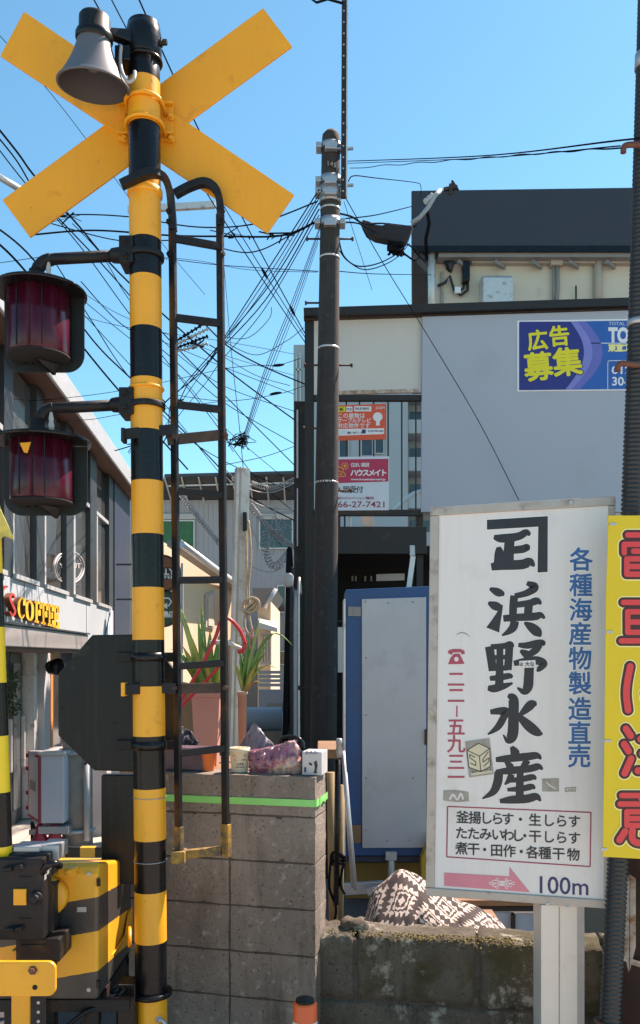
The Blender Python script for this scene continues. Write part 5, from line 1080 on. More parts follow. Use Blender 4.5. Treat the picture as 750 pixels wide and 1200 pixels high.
# spread the characters over real heights: the traced boxes above are already in photo positions
mr_ = MB(); mk = MB(); mp_ = MB()
for k, st in enumerate(K):
    s7 = [(x, y, 6.4 if (620 < y < 690 or 695 < y < 765 or 915 < y < 970) else 8.0) for x, y, _ in st]
    ys.stroke(mp_, s7, 0.0006+0.00002*k, 0, wadd=8.6, n=5, rnd_cap=True); ys.stroke(mk, s7, 0.0020+0.00002*k, 0, wadd=5.6, n=5, rnd_cap=True); ys.stroke(mr_, s7, 0.0034+0.00002*k, 0, n=5, rnd_cap=True)
mp_.build('pale_outline', YPALE, e); mk.build('black_outline', YBLK, e); mr_.build('red_lettering', YRED, e)
m = MB()
for x, y in ((718, 614), (714, 740.5), (712, 868), (707.5, 995)): ys.rect(m, x-4, y-1.2, x+4, y+1.6, 0.0005, 0.003)
m.build('wire_ties', GALV, e)

# ------------------------------------------------------------------ crossing pole and everything on it
D = 3.6; RP = 0.0667
def cpx(y): return 168.5+(y-60)*0.0078
b0 = P(cpx(1340), 1340, D); b0.z = 0; t0 = P(cpx(28), 28, D); AX = (t0-b0); HH = AX.length; AXn = AX.normalized()
def ch(y): return (P(cpx(y), y, D)-b0).dot(AXn)       # height along the pole at photo row y
cp = empty('crossing_pole', b0, 'black and yellow banded steel pole of the railway crossing signal', 'signal pole')
cuts = [(1345, 'y')]
seq = [1345, 1222, 1168, 1102, 1043, 983, 923, 862, 804, 750, 689, 627, 565, 506, 446, 387, 327, 283, 213, 150, 97, 30]
prof = []; ms = []; col = 0
# rows listed from the ground up; start with black below 1222
lab = []
for i, (ya, yb) in enumerate(zip(seq, seq[1:])):
    ha, hb = max(0, ch(ya)), ch(yb)
    if i == 0: prof.append((RP, ha))
    prof.append((RP, hb)); lab.append(i % 2)          # 0 black, 1 yellow
mats_ = [1 if l == 0 else 0 for l in lab]
m = MB(); m.lathe(b0, AXn, prof, 40, mats=mats_, cap=True); m.build('pole', [YEL, BLK], cp)
m = MB(); h0 = ch(34); m.lathe(b0, AXn, [(RP+0.006, h0-0.13), (RP+0.008, h0-0.125), (RP+0.008, h0-0.03), (RP+0.003, h0), (RP*0.75, h0+0.02), (0.012, h0+0.028), (0.012, h0+0.04), (0.002, h0+0.042)], 36); m.build('cap', BLK, cp)
m = MB(); add_bolt(m, P(cpx(52), 52, D)+Vector((RP+0.004, -0.01, 0)), (1, -0.1, 0), 0.012, 0.03); m.build('cap_bolt', BLK, cp)
def ring(y, h, grow, mt, name='collar', m_=None):
    mm = MB(); c = ch(y); mm.lathe(b0, AXn, [(RP+grow*0.6, c-h/2), (RP+grow, c-h/2+0.003), (RP+grow, c+h/2-0.003), (RP+grow*0.6, c+h/2)], 36); return mm.build(name, mt, cp)
ring(73, 0.012, 0.012, BLK); ring(1163, 0.022, 0.022, BLK); ring(456, 0.012, 0.008, YEL); ring(227, 0.03, 0.007, YEL, 'clamp_band')
m = MB(); m.tube([b0+AXn*ch(934)+Vector(((RP+0.002)*math.cos(t), (RP+0.002)*math.sin(t), 0)) for t in [i*math.pi*2/24 for i in range(25)]], 0.0018, 5); m.build('wire_tie', GALV, cp); m = MB(); m.tube([b0+AXn*ch(1008)+Vector(((RP+0.002)*math.cos(t), (RP+0.002)*math.sin(t), 0)) for t in [i*math.pi*2/24 for i in range(25)]], 0.0018, 5); m.build('wire_tie', GALV, cp)
m = MB(); c = b0+AXn*ch(1188); m.tube(crom([c+Vector((RP*0.6, -RP*0.8, 0)), c+Vector((RP*0.9, -RP*0.9, -0.005)), c+Vector((RP*1.2, -RP*0.9, -0.04)), c+Vector((RP*1.35, -RP*0.9, -0.08))], 4), 0.008, 6); add_bolt(m, c+Vector((RP*0.6, -RP*0.8, 0)), (0.6, -0.8, 0), 0.010, 0.014); m.build('earth_wire', GALV, cp)

# crossbuck
XD = 3.70; xb = empty('crossbuck', P(172, 143, XD), 'large plain orange yellow X board seen from behind at the top of the pole', 'crossbuck')
xk = XD/3.69
m = MB(); A4 = [(28, 13), (345, 228), (313.5, 273), (0, 65)]
m.prism([P(*p, XD) for p in A4], (0, 0.012, 0)); m.build('board', YELX, xb, bevel=0.003)
m = MB(); B4 = [(308.5, 9), (342.5, 54), (35, 278), (2.5, 234)]
m.prism([P(*p, XD+0.014) for p in B4], (0, 0.012, 0)); m.build('board', YELX, xb, bevel=0.003)
m = MB(); m.pxbox(138.5, 203, 119, 164, XD-0.018, 0.016); m.build('clamp_plate', YELX, xb, bevel=0.003)
for y in (121, 147):
    m = MB(); c = P(cpx(y), y, D); pts = [c+Vector((s*(RP+0.012), 0.08, 0)) for s in (-1,)]
    u = [c+Vector((-(RP+0.010), 0.085, 0.0))]+[c+Vector(((RP+0.010)*math.cos(t), (RP+0.010)*math.sin(t), 0)) for t in [math.pi+math.pi*i/14 for i in range(15)]]+[c+Vector((RP+0.010, 0.085, 0.0))]
    m.tube(u, 0.0085, 8)
    for s in (-1, 1): add_bolt(m, c+Vector((s*(RP+0.035), 0.075, -0.012)), (0, -1, 0), 0.010, 0.016)
    m.build('u_bolt', YELX, xb)
m = MB()
for y, r_ in ((124, 0), (159, 0)): m.bar(P(137.5, y-3, XD-0.03), P(203, y-3, XD-0.03), 0.02, 0.012)
m.build('clamp_rib', YELX, xb, bevel=0.002)

# horn loudspeaker
hs = empty('horn_speaker', P(110, 90, 3.46), 'grey horn loudspeaker pointing down beside the top of the crossing pole', 'loudspeaker')
HD = 3.46; c = P(110.5, 42, HD); ax = (P(106.5, 116, HD)-c); ax = Vector((ax.x-0.01, 0.055, -1*0.40)).normalized(); L_ = 0.182
rs_ = lambda t: 0.064+0.012*t+0.064*t**1.7
outer = [(rs_(i/14), L_*i/14) for i in range(15)]
m = MB(); m.lathe(c, ax, outer+[(rs_(1)+0.006, L_+0.004), (rs_(1)+0.006, L_+0.010), (rs_(1)-0.002, L_+0.010)], 40, cap=False); m.build('horn', HORN, hs)
m = MB(); m.lathe(c, ax, [(rs_(i/14)-0.004, L_*i/14+0.003) for i in range(15)]+[(rs_(1)-0.001, L_+0.009)], 40, cap=False); m.lathe(c, ax, [(rs_(0.3)-0.005, L_*0.3), (0.001, L_*0.3)], 40, cap=False); m.build('horn_inside', HORNIN, hs)
m = MB(); m.lathe(c, ax, [(0.03, L_*0.3), (0.032, L_*0.62), (0.022, L_*0.72), (0.002, L_*0.74)], 20); m.build('phase_plug', HORN, hs)
m = MB(); m.lathe(c, -ax, [(0.070, -0.004), (0.070, 0.012), (0.062, 0.016), (0.062, 0.066), (0.055, 0.076), (0.02, 0.079)], 32); m.build('driver', DPLATE, hs)
m = MB(); m.lathe(c+ax*-0.005, ax, [(0.073, 0), (0.075, 0.004), (0.075, 0.022), (0.073, 0.026)], 32, cap=False); m.build('rim_band', BLK, hs)
m = MB(); m.hexa([P(128, 31, 3.47), P(160, 33, 3.55), P(160, 51, 3.55), P(128, 39, 3.47)], [x+Vector((0, 0.05, 0)) for x in (P(128, 31, 3.47), P(160, 33, 3.55), P(160, 51, 3.55), P(128, 39, 3.47))]); m.hexa([P(134, 52, 3.5), P(152, 52, 3.5), P(152, 70, 3.5), P(134, 70, 3.5)], [x+Vector((0, 0.1, 0)) for x in (P(134, 52, 3.5), P(152, 52, 3.5), P(152, 70, 3.5), P(134, 70, 3.5))]); m.build('bracket', BLK, hs, bevel=0.006)
m = MB(); m.tube(crom([P(142, 54, 3.5), P(141, 70, 3.48), P(143, 84, 3.45), P(150, 96, 3.42), P(157, 92, 3.42), P(158, 84, 3.44)], 6), 0.007, 8); m.build('cable', CABLEG, hs)

# all-round red warning lamps
def warn_lamp(cx, ytop, ybot, hatx0, hatx1, bx0, bx1, bbot, armx, army, label, d=3.58):
    e = empty('warning_lamp', P(cx, ybot, d), label, 'warning lamp', 'dark red crossing lamps on pipe arms')
    r = 35.5*d/1000; c = P(cx, ytop, d); hgt = (ybot-ytop)*d/1000; k = d/1000
    base = P(cx, ybot, d)
    yb2 = P(cx, ybot-3, d-r).z
    # cylinder spans z from base to top
    zt = P(0, ytop+2, d).z; zb = P(0, ybot-14+2, d).z
    m = MB(); n = 40; prof = [(r*0.96, zb), (r, zb+0.01), (r, zt), (r*0.9, zt+0.004)]
    o = Vector((c.x, d, 0)); m.lathe(o, (0, 0, 1), prof, n); ln = m.build('lens', LENS, e)
    m = MB()
    for t in (0.25, 0.52, 0.74, 1.6, 2.4):
        m = MB(); a = -math.pi/2+(t-0.5)*1.7; x = o+Vector((math.cos(a)*(r+0.001), math.sin(a)*(r+0.001), 0)); m.bar(x+Vector((0, 0, zb+0.012)), x+Vector((0, 0, zt)), 0.003, 0.004); m.build('lens_seam', BLK, ln)
    m = MB(); m.lathe(o, (0, 0, 1), [(r*0.97, zb-0.006), (r*1.015, zb-0.004), (r*1.015, zb+0.003), (r*0.9, zb+0.005)], n); m.build('bottom_ring', DARKIN, e)
    # hood: wide shallow disc
    hx = ((hatx0+hatx1)/2-375)*k; hr = (hatx1-hatx0)/2*k; ho = Vector((hx, d, 0))
    m = MB(); m.lathe(ho, (0, 0, 1), [(hr, zt-0.004), (hr, zt+0.006), (hr*0.985, zt+0.010), (hr*0.5, zt+0.025), (hr*0.25, zt+0.04), (0.02, zt+0.05)], 44); m.build('hood', BLK, e)
    # backing plate with rounded lower corners, behind the lens
    bk = d+r*0.35; x0 = (bx0-375)*bk/1000; x1 = (bx1-375)*bk/1000; z1 = P(0, bbot, bk).z; z0 = zt-0.006; rc = 0.075
    pts = [(x0, z0)]+[(x0+rc-rc*math.cos(t), z1+rc-rc*math.sin(t)) for t in [i*math.pi/2/8 for i in range(9)]]+[(x1-rc+rc*math.sin(t), z1+rc-rc*math.cos(t)) for t in [i*math.pi/2/8 for i in range(9)]]+[(x1, z0)]
    m = MB(); m.prism([(x, bk, z) for x, z in pts], (0, 0.010, 0)); m.build('backing_plate', DPLATE, e)
    m = MB()
    for dx in (-0.08, -0.045): add_bolt(m, (hx+dx, bk, z1+0.035), (0, -1, 0), 0.004, 0.006)
    m.prism([(c.x-0.01, bk-0.08, zb-0.015), (c.x+0.06, bk-0.002, zb-0.015), (c.x+0.045, bk-0.002, zb-0.06)], (0.012, 0, 0)); m.build('plate_gusset', BLK, e)
    # pipe arm to the pole
    ex = P(armx, army, d); pv = P(150, army-(12 if d else 0), 3.6)
    j = Vector((P(cx-3, 0, d).x, d, zt+0.05))
    a0 = P(armx, army, d); pts = [j, j+Vector((0.0, 0, 0.045))]
    pp = crom([j, j+Vector((0.002, 0, 0.05)), j+Vector((0.03, 0.003, 0.085)), j+Vector((0.08, 0.006, 0.098))], 8)+[P(150, army, 3.6)]
    m = MB(); m.tube(pp, 0.0235, 14); m.build('pipe_arm', IRON, e)
    m = MB(); m.lathe(j+Vector((0, 0, -0.012)), (0, 0, 1), [(0.05, 0), (0.05, 0.015), (0.03, 0.03), (0.03, 0.06)], 16); m.tube(crom([j+Vector((0.006, 0.0, 0.055)), j+Vector((0.03, 0.003, 0.083)), j+Vector((0.062, 0.005, 0.096))], 5), 0.027, 14); m.build('elbow', IRON, e)
    m = MB(); q = P(150, army, 3.6); m.lathe(q+Vector((-0.075, 0, -0.003)), (1, 0, 0.05), [(0.022, 0), (0.03, 0.01), (0.034, 0.05), (0.045, 0.06), (0.045, 0.08)], 18); zc = P(0, army, 3.6).z; hh = zc
    m.box(q.x-0.025, q.x+0.035, 3.54, 3.66, zc-0.055, zc+0.055); cc = b0+AXn*ch(army)
    m.lathe(cc+Vector((0, 0, -0.008)), AXn, [(RP+0.002, -0.012), (RP+0.012, -0.012), (RP+0.012, 0.012), (RP+0.002, 0.012)], 32, cap=False)
    add_bolt(m, q+Vector((0, -0.06, 0.03)), (0, -1, 0), 0.010, 0.02); add_bolt(m, q+Vector((0, -0.06, -0.03)), (0, -1, 0), 0.010, 0.02); m.build('clamp', IRON, e, bevel=0.005)
    m = MB(); q = j+Vector((0.055, -0.01, 0.03)); m.lathe(q+Vector((0, 0, -0.03)), (0, 0, 1), [(0.010, 0), (0.013, 0.02), (0.009, 0.035), (0.011, 0.05), (0.006, 0.075), (0.003, 0.09)], 12); m.build('wire_terminal', CERAM, e)
    return e
warn_lamp(45.5, 342, 431, -6, 100.5, 5, 98.5, 436, 60, 299, 'upper dark red cylinder lamp under a black disc hood, left of the pole')
warn_lamp(48.5, 517, 601, -4, 105, 5, 102, 604, 62, 474, 'lower dark red cylinder lamp with a yellow scrap on its lens, left of the pole')
m = MB(); 
m.prism([P(23, 519, 3.44), P(36, 518, 3.44), P(32, 531, 3.44), P(28, 530, 3.44)], (0, 0.004, 0)); tag(m.build('yellow_scrap', YEL), 'scrap of yellow film stuck on the lower red lamp', 'scrap')

# ladder
la = empty('ladder', P(236, 1003, 3.7), 'narrow dark iron ladder with curved tops fixed to the right side of the crossing pole', 'ladder')
def railL(y): return P(201.5+(y-225)*0.0105, y, 3.62)
def railR(y): return P(257.5+(y-240)*0.0095, y, 3.675)
UP = (1, 0, 0)
m = MB(); m.bar(railL(255), railL(968), 0.018, 0.034, up=(0.8, -0.6, 0)); m.build('rail', IRON, la, bevel=0.003)
m = MB(); m.bar(railR(250), railR(968), 0.018, 0.034, up=(0.8, -0.6, 0)); m.build('rail', IRON, la, bevel=0.003)
def flatbar(pts, w_, h_, name, mt, up=(0, 1, 0)):
    m = MB(); pts = [Vector(p) for p in pts]; rings = []
    for i, p in enumerate(pts):
        d = (pts[min(i+1, len(pts)-1)]-pts[max(i-1, 0)]).normalized(); u = Vector(up).normalized(); v = d.cross(u).normalized()
        rings += [p+u*h_/2+v*w_/2, p-u*h_/2+v*w_/2, p-u*h_/2-v*w_/2, p+u*h_/2-v*w_/2]
    k = len(pts); fs = []
    for i in range(k-1):
        for j in range(4): fs.append((i*4+j, i*4+(j+1) % 4, i*4+4+(j+1) % 4, i*4+4+j))
    fs += [(3, 2, 1, 0), (4*k-4, 4*k-3, 4*k-2, 4*k-1)]; m.add(rings, fs); return m.build(name, mt, la, bevel=0.003)
flatbar(crom([P(142, 217, 3.50), P(150, 213, 3.50), P(168, 205, 3.505), P(182, 203, 3.515), P(193, 209, 3.55), P(199, 225, 3.60), P(201.5, 248, 3.62), P(203, 270, 3.62)], 5), 0.030, 0.04, 'top_hook', IRON)
flatbar(crom([P(205, 228, 3.64), P(222, 219, 3.65), P(240, 214, 3.66), P(253, 222, 3.672), P(258, 240, 3.675), P(258.5, 265, 3.675)], 5), 0.030, 0.04, 'top_hook', IRON)
for y0, y1 in ((279, 289), (372, 379), (474, 480), (575, 580.5), (680, 679.5), (781, 777), (883, 877)):
    m = MB(); m.bar(railL(y0), railR(y1), 0.022, 0.030, up=(0, 0, 1)); m.build('rung', IRON, la, bevel=0.003)
for (y, sl) in ((507, 1), (806, 0)):
    m = MB(); m.bar(P(143, y+2, 3.515), P(206, y-4*sl, 3.60), 0.012, 0.044); m.build('pole_bracket', IRON, la, bevel=0.003)
    m = MB(); m.bar(P(196, y+8*sl+1, 3.61), P(266, y+2*sl, 3.69), 0.014, 0.044); add_bolt(m, P(264, y+3*sl, 3.665), (0, -1, 0), 0.010, 0.012); add_bolt(m, P(204, y+4*sl, 3.6), (0, -1, 0), 0.010, 0.012); m.build('cross_bracket', RUST, la, bevel=0.003)
    m = MB(); m.pxbox(141.5, 146, y-6, y+10, 3.50, 0.05); m.build('end_tab', YEL if sl == 0 else IRON, la, bevel=0.002)
m = MB()
for y in (300, 262, 250):
    add_bolt(m, railL(y)+Vector((-0.01, -0.015, 0)), (-0.5, -0.8, 0), 0.009, 0.012); add_bolt(m, railR(y)+Vector((0.01, -0.015, 0)), (0.8, -0.5, 0), 0.009, 0.012)
m.build('bolts', IRON, la)
DY = mat('dirty_yellow', (0.40, 0.22, 0.03), 0.75, var=0.4, scale=14, dirt=(0.06, 0.05, 0.04), dirt_amt=0.75, dscale=18)
m = MB(); m.bar(railL(968.5), railL(1006), 0.022, 0.040, up=(0.8, -0.6, 0)); m.box(railL(1000).x-0.028, railL(1000).x+0.03, 3.58, 3.66, railL(1010).z, railL(996).z); m.build('foot', DY, la, bevel=0.003)
m = MB(); m.bar(railR(965.5), railR(1004), 0.024, 0.046, up=(0.8, -0.6, 0)); m.build('foot', DY, la, bevel=0.003)
m = MB(); m.bar(P(216, 1001, 3.63), P(258, 997, 3.675), 0.03, 0.036); m.build('bottom_rung', DY, la, bevel=0.003)

# octagonal plate and small plate
oc = empty('octagon_plate', P(140, 903, 3.76), 'black octagonal sign plate seen from behind on the crossing pole', 'sign')
OD = 3.76; pts = [(108, 744), (172, 743), (208, 790), (208, 862), (172, 905), (110, 903), (68, 862), (68, 790)]
m = MB(); m.prism([P(*p, OD) for p in pts], (0, 0.035, 0)); m.build('plate', DPLATE, oc, bevel=0.006)
for y in (770, 873):
    m = MB(); m.pxbox(136, 204, y-5.5, y+5.5, OD-0.022, 0.02); m.build('rib', IRON, oc, bevel=0.003)
    m = MB(); cc = b0+AXn*ch(y); m.lathe(cc, AXn, [(RP+0.001, -0.018), (RP+0.008, -0.018), (RP+0.008, 0.018), (RP+0.001, 0.018)], 32, cap=False); m.build('clamp', BLK, oc)
m = MB()
for (x, y) in ((134, 848), (100, 895), (72, 830)): add_bolt(m, P(x, y, OD), (0, -1, 0), 0.005, 0.005)
m.build('rivets', IRON, oc)
m = MB(); a = P(118, 908, 3.77); b = P(158, 1037, 3.77)
m.box(a.x, b.x, 3.77, 3.83, b.z, a.z); sb = m.build('instrument_box', DPLATE, bevel=0.012, seg=3); tag(sb, 'small upright black box on the crossing pole under the octagonal plate', 'box')
m = MB(); m.pxbox(119, 157, 909, 1036, 3.766, 0.003); m.build('lid', DPLATE, sb, bevel=0.001)

# ------------------------------------------------------------------ barrier machine
bmm = empty('barrier_machine', (P(115, 1100, 3.4).x-0.12, 3.65, 0), 'black and yellow striped barrier machine standing left of the crossing pole', 'barrier machine')
def stripe_mat():
    m = bpy.data.materials.new('striped_housing'); m.use_nodes = True; nt = m.node_tree; N = nt.nodes; L = nt.links; b = N['Principled BSDF']
    tc = N.new('ShaderNodeTexCoord'); sx = N.new('ShaderNodeSeparateXYZ'); L.new(tc.outputs['Object'], sx.inputs[0])
    def mth(op, a, bb):
        n = N.new('ShaderNodeMath'); n.operation = op
        for i, v in enumerate((a, bb)):
            if isinstance(v, (int, float)): n.inputs[i].default_value = v
            else: L.new(v, n.inputs[i])
        return n.outputs[0]
    ex = P(115, 0, 3.4).x-bmm.location.x; ey = 3.4-3.65
    g = mth('ADD', mth('SUBTRACT', sx.outputs[2], mth('MULTIPLY', mth('SUBTRACT', sx.outputs[0], ex), 0.17)), mth('MULTIPLY', mth('SUBTRACT', sx.outputs[1], ey), 0.135))
    nz = N.new('ShaderNodeTexNoise'); nz.inputs['Scale'].default_value = 40; L.new(tc.outputs['Object'], nz.inputs['Vector'])
    g = mth('ADD', g, mth('MULTIPLY', mth('SUBTRACT', nz.outputs['Fac'], 0.5), 0.006))
    z = lambda y: EYE+(770-y)*3.4/1000
    k1 = mth('MULTIPLY', mth('GREATER_THAN', g, z(1091)), mth('LESS_THAN', g, z(1051))); k2 = mth('LESS_THAN', g, z(1138))
    f = mth('MAXIMUM', k1, k2)
    n2 = N.new('ShaderNodeTexNoise'); n2.inputs['Scale'].default_value = 6; n2.inputs['Detail'].default_value = 8; L.new(tc.outputs['Object'], n2.inputs['Vector'])
    yv = N.new('ShaderNodeMix'); yv.data_type = 'RGBA'; yv.inputs['A'].default_value = (0.70, 0.30, 0.012, 1); yv.inputs['B'].default_value = (0.86, 0.45, 0.03, 1); L.new(n2.outputs['Fac'], yv.inputs['Factor'])
    mx = N.new('ShaderNodeMix'); mx.data_type = 'RGBA'; mx.inputs['B'].default_value = (0.045, 0.043, 0.040, 1); L.new(yv.outputs['Result'], mx.inputs['A']); L.new(f, mx.inputs['Factor']); L.new(mx.outputs['Result'], b.inputs['Base Color'])
    b.inputs['Roughness'].default_value = 0.34
    bp = N.new('ShaderNodeBump'); bp.inputs['Strength'].default_value = 0.12; bp.inputs['Distance'].default_value = 0.01; n3 = N.new('ShaderNodeTexNoise'); n3.inputs['Scale'].default_value = 45; L.new(tc.outputs['Object'], n3.inputs['Vector']); L.new(n3.outputs['Fac'], bp.inputs['Height']); L.new(bp.outputs['Normal'], b.inputs['Normal'])
    return m
STR = stripe_mat()
x1 = P(115, 0, 3.4).x; x0 = x1-0.42; zt = P(0, 1014, 3.4).z; zb = P(0, 1172, 3.4).z; yk = 4.0
m = MB(); pf = [(3.4, zb), (3.4, zt-0.035), (3.415, zt-0.012), (3.44, zt), (yk-0.05, zt-0.10), (yk, zt-0.14), (yk, zb)]
m.prism([(x0, y, z) for y, z in pf], (x1-x0, 0, 0)); m.build('housing', STR, bmm, bevel=0.014, seg=3)
m = MB(); m.pxbox(68, 88, 1018, 1028, 3.36, 0.05); add_bolt(m, P(80, 1022, 3.355), (0, -1, 0), 0.010, 0.012); m.build('latch', YEL, bmm, bevel=0.004)
m = MB(); m.lathe(P(60, 1048, 3.405), (0, -1, 0), [(0.075, 0), (0.075, 0.05), (0.065, 0.06), (0.03, 0.062)], 28); m.build('drive_boss', YEL, bmm)
m = MB(); m.tube([P(152, 1086, 3.72), P(152, 1110, 3.66)], 0.008, 6); m.prism([P(130, 1120, 3.62), P(154, 1096, 3.96), P(154, 1062, 3.97), P(150, 1070, 3.9), P(146, 1096, 3.8)], (0.006, 0, 0)); m.build('side_tab', YEL, bmm)
m = MB()
for y in (1030, 1150): m.pxbox(113.2, 116.5, y, y+9, 3.392, 0.02)
m.build('lid_hinge', IRON, bmm, bevel=0.002)
m = MB(); add_bolt(m, P(104, 1024, 3.4), (0, -1, 0), 0.006, 0.006); m.build('lid_bolt', GALV, bmm)
m = MB(); add_bolt(m, P(104, 1160, 3.4), (0, -1, 0), 0.006, 0.006); m.build('lid_bolt', GALV, bmm)
m = MB(); m.pxbox(90, 101, 1063, 1069, 3.397, 0.003); m.build('plate', GALV, bmm, bevel=0.001)
m = MB(); m.tube(crom([P(146, 1158, 3.5), P(128, 1176, 3.46), P(100, 1186, 3.4), P(70, 1210, 3.38)], 6), 0.010, 8); m.build('cable', BLK, bmm)
# stand under it
m = MB()
for x in (x0+0.06, x1-0.03):
    for y in (3.45, 3.95): m.bar((x, y, 0), (x, y, zb-0.003), 0.05, 0.05)
m.bar((x0, 3.43, zb-0.03), (x1+0.12, 3.43, zb-0.03), 0.03, 0.05); m.bar((x1-0.02, 3.43, zb-0.035), (x1-0.02, 3.97, zb-0.035), 0.03, 0.05)
m.bar((x0+0.05, 3.46, zb-0.06), (x1-0.03, 3.46, 0.15), 0.03, 0.03); m.bar((x0+0.05, 3.5, 0.15), (x1-0.03, 3.5, zb-0.06), 0.03, 0.03); m.bar((x1-0.1, 3.52, zb-0.02), (x1+0.05, 3.52, 0.3), 0.03, 0.03)
m.build('stand', IRON, bmm, bevel=0.003)
m = MB(); m.pxbox(137, 158.5, 1154, 1260, 3.50, 0.10); m.tube([P(130, 1163, 3.5), P(140, 1158, 3.5)], 0.012, 8); m.build('connection_box', BLK, bmm, bevel=0.006)
# arm carrier in front
m = MB(); m.pxbox(-14, 51, 1006, 1102, 3.16, 0.10); m.pxbox(2, 58, 1000, 1030, 3.2, 0.12); m.pxbox(18, 70, 1100, 1128, 3.2, 0.16); m.pxbox(12, 60, 1040, 1100, 3.26, 0.12); m.build('arm_carrier', IRON, bmm, bevel=0.008, seg=3)
m = MB(); m.prism([P(20, 1126, 3.21), P(66, 1126, 3.21), P(54, 1145, 3.21), P(33, 1145, 3.21)], (0, 0.12, 0)); m.pxbox(25, 52, 1107, 1109.5, 3.196, 0.004); m.build('lower_block', IRON, bmm, bevel=0.006)
m = MB(); m.pxbox(15.5, 30.5, 1042, 1061, 3.15, 0.012); m.build('orange_reflector', YELX, bmm, bevel=0.002)
m = MB(); m.lathe(P(42.5, 1052, 3.16), (0, -1, 0), [(0.026, 0), (0.026, 0.012), (0.016, 0.016), (0.012, 0.03)], 18)
for (x, y) in ((10, 1018), (22, 1016), (12, 1089), (22, 1088)): m.tube([P(x-5, y+1, 3.15), P(x+4, y, 3.14)], 0.010, 8)
for y in (1027, 1076): m.pxbox(22, 36, y, y+1.6, 3.156, 0.006)
m.build('carrier_bolts', IRON, bmm, bevel=0.002)
m = MB(); m.pxbox(46, 69, 990.5, 1008, 3.24, 0.12); m.pxbox(15, 46, 992, 999, 3.22, 0.1); m.build('top_bracket', GALV, bmm, bevel=0.004)
m = MB(); m.tube(crom([P(50, 1022, 3.17), P(56, 1014, 3.15), P(64, 1012, 3.15), P(70, 1015, 3.18)], 5), 0.014, 8); m.build('cable_gland', BLK, bmm)
m = MB()
for k in range(3): a = P(52+k*3.2, 1032-k*6.5, 3.155); m.hexa([a, a+Vector((0.006, 0, 0.006)), a+Vector((0.006, 0, 0.026)), a+Vector((0, 0, 0.020))], [x+Vector((0, 0.004, 0)) for x in (a, a+Vector((0.006, 0, 0.006)), a+Vector((0.006, 0, 0.026)), a+Vector((0, 0, 0.020)))])
m.build('white_marks', REFL, bmm)
cw = MB(); xr = P(65, 0, 3.0).x; z1_ = P(0, 1127, 3.0).z; z0_ = P(0, 1168, 3.0).z; r_ = 0.028
pts = [(P(-90, 0, 3.0).x, z1_)]+[(xr-r_+r_*math.sin(t), z1_-r_+r_*math.cos(t)) for t in [i*math.pi/2/6 for i in range(7)]]+[(xr-r_+r_*math.cos(t), z0_+r_-r_*math.sin(t)) for t in [i*math.pi/2/6 for i in range(7)]]+[(P(-90, 0, 3.0).x, z0_)]
cw.prism([(x, 3.0, z) for x, z in pts], (0, 0.02, 0)); cwo = cw.build('counterweight_bar', YEL, bmm, bevel=0.006)
m = MB(); add_bolt(m, P(38.5, 1137, 3.0), (0, -1, 0), 0.011, 0.014); m.build('bolt', BRASS, cwo)
m = MB(); m.lathe(P(41, 1157, 3.0), (0, -1, 0), [(0.009, 0), (0.009, 0.002)], 14); m.build('hole', DARKIN, cwo)
m = MB(); m.pxbox(13, 35, 1114, 1360, 3.28, 0.07); m.build('yellow_upright', YEL, bmm, bevel=0.004)
m = MB(); m.pxbox(35.5, 52, 1168, 1330, 3.12, 0.02); m.build('perforated_strip', IRON, bmm, bevel=0.002)
m = MB()
for k in range(5): m.lathe(P(45, 1175+k*11, 3.12), (0, -1, 0), [(0.006, 0), (0.006, 0.0015)], 10)
m.build('strip_holes', CABLEG, bmm)
# raised barrier arm
ba = empty('barrier_pole', P(0, 1012, 3.22), 'raised yellow and black striped barrier arm at the left edge', 'barrier arm')
m = MB(); ys_ = [1012, 991, 928, 862, 800, 735, 672, 605, 540, 470, 400, 330]; ax_ = lambda y: 3.0-(1012-y)*0.030
a = P(ax_(1012), 1012, 3.22); b = P(ax_(330), 330, 3.22); dd = (b-a).normalized()
prof = [(0.037-0.010*(1012-y)/700, (P(ax_(y), y, 3.22)-a).length) for y in ys_]
m.lathe(a, dd, prof, 24, mats=[i % 2 for i in range(len(ys_)-1)]); m.build('arm', [mat('arm_yellow', (0.85, 0.58, 0.015), 0.4, var=0.04), BLK], ba)
fl = MB(); q = [(-30, 560), (-6, 575), (2, 600), (15.5, 629), (14, 632), (5, 628), (-10, 640), (-40, 645)]
vs = [P(x, y, 3.19+0.03*math.sin(i*1.7)) for i, (x, y) in enumerate(q)]; fl.prism(vs, (0, 0.004, 0)); tag(fl.build('yellow_net_flag', mat('yellow_net', (0.62, 0.56, 0.16), 0.7, var=0.3, scale=30)), 'limp pale yellow flag tied to the raised barrier arm at the left edge', 'flag')
# striped curb bar and things behind the machine
m = MB(); a = P(60, 998, 5.2); b = P(130, 998, 5.2)
for i in range(4): m.bar(a+(b-a)*(i/4), a+(b-a)*((i+1)/4), 0.05, 0.06, m=i % 2)
tag(m.build('striped_rail', [YEL, BLK], bevel=0.004), 'low yellow and black striped rail behind the barrier machine', 'rail')

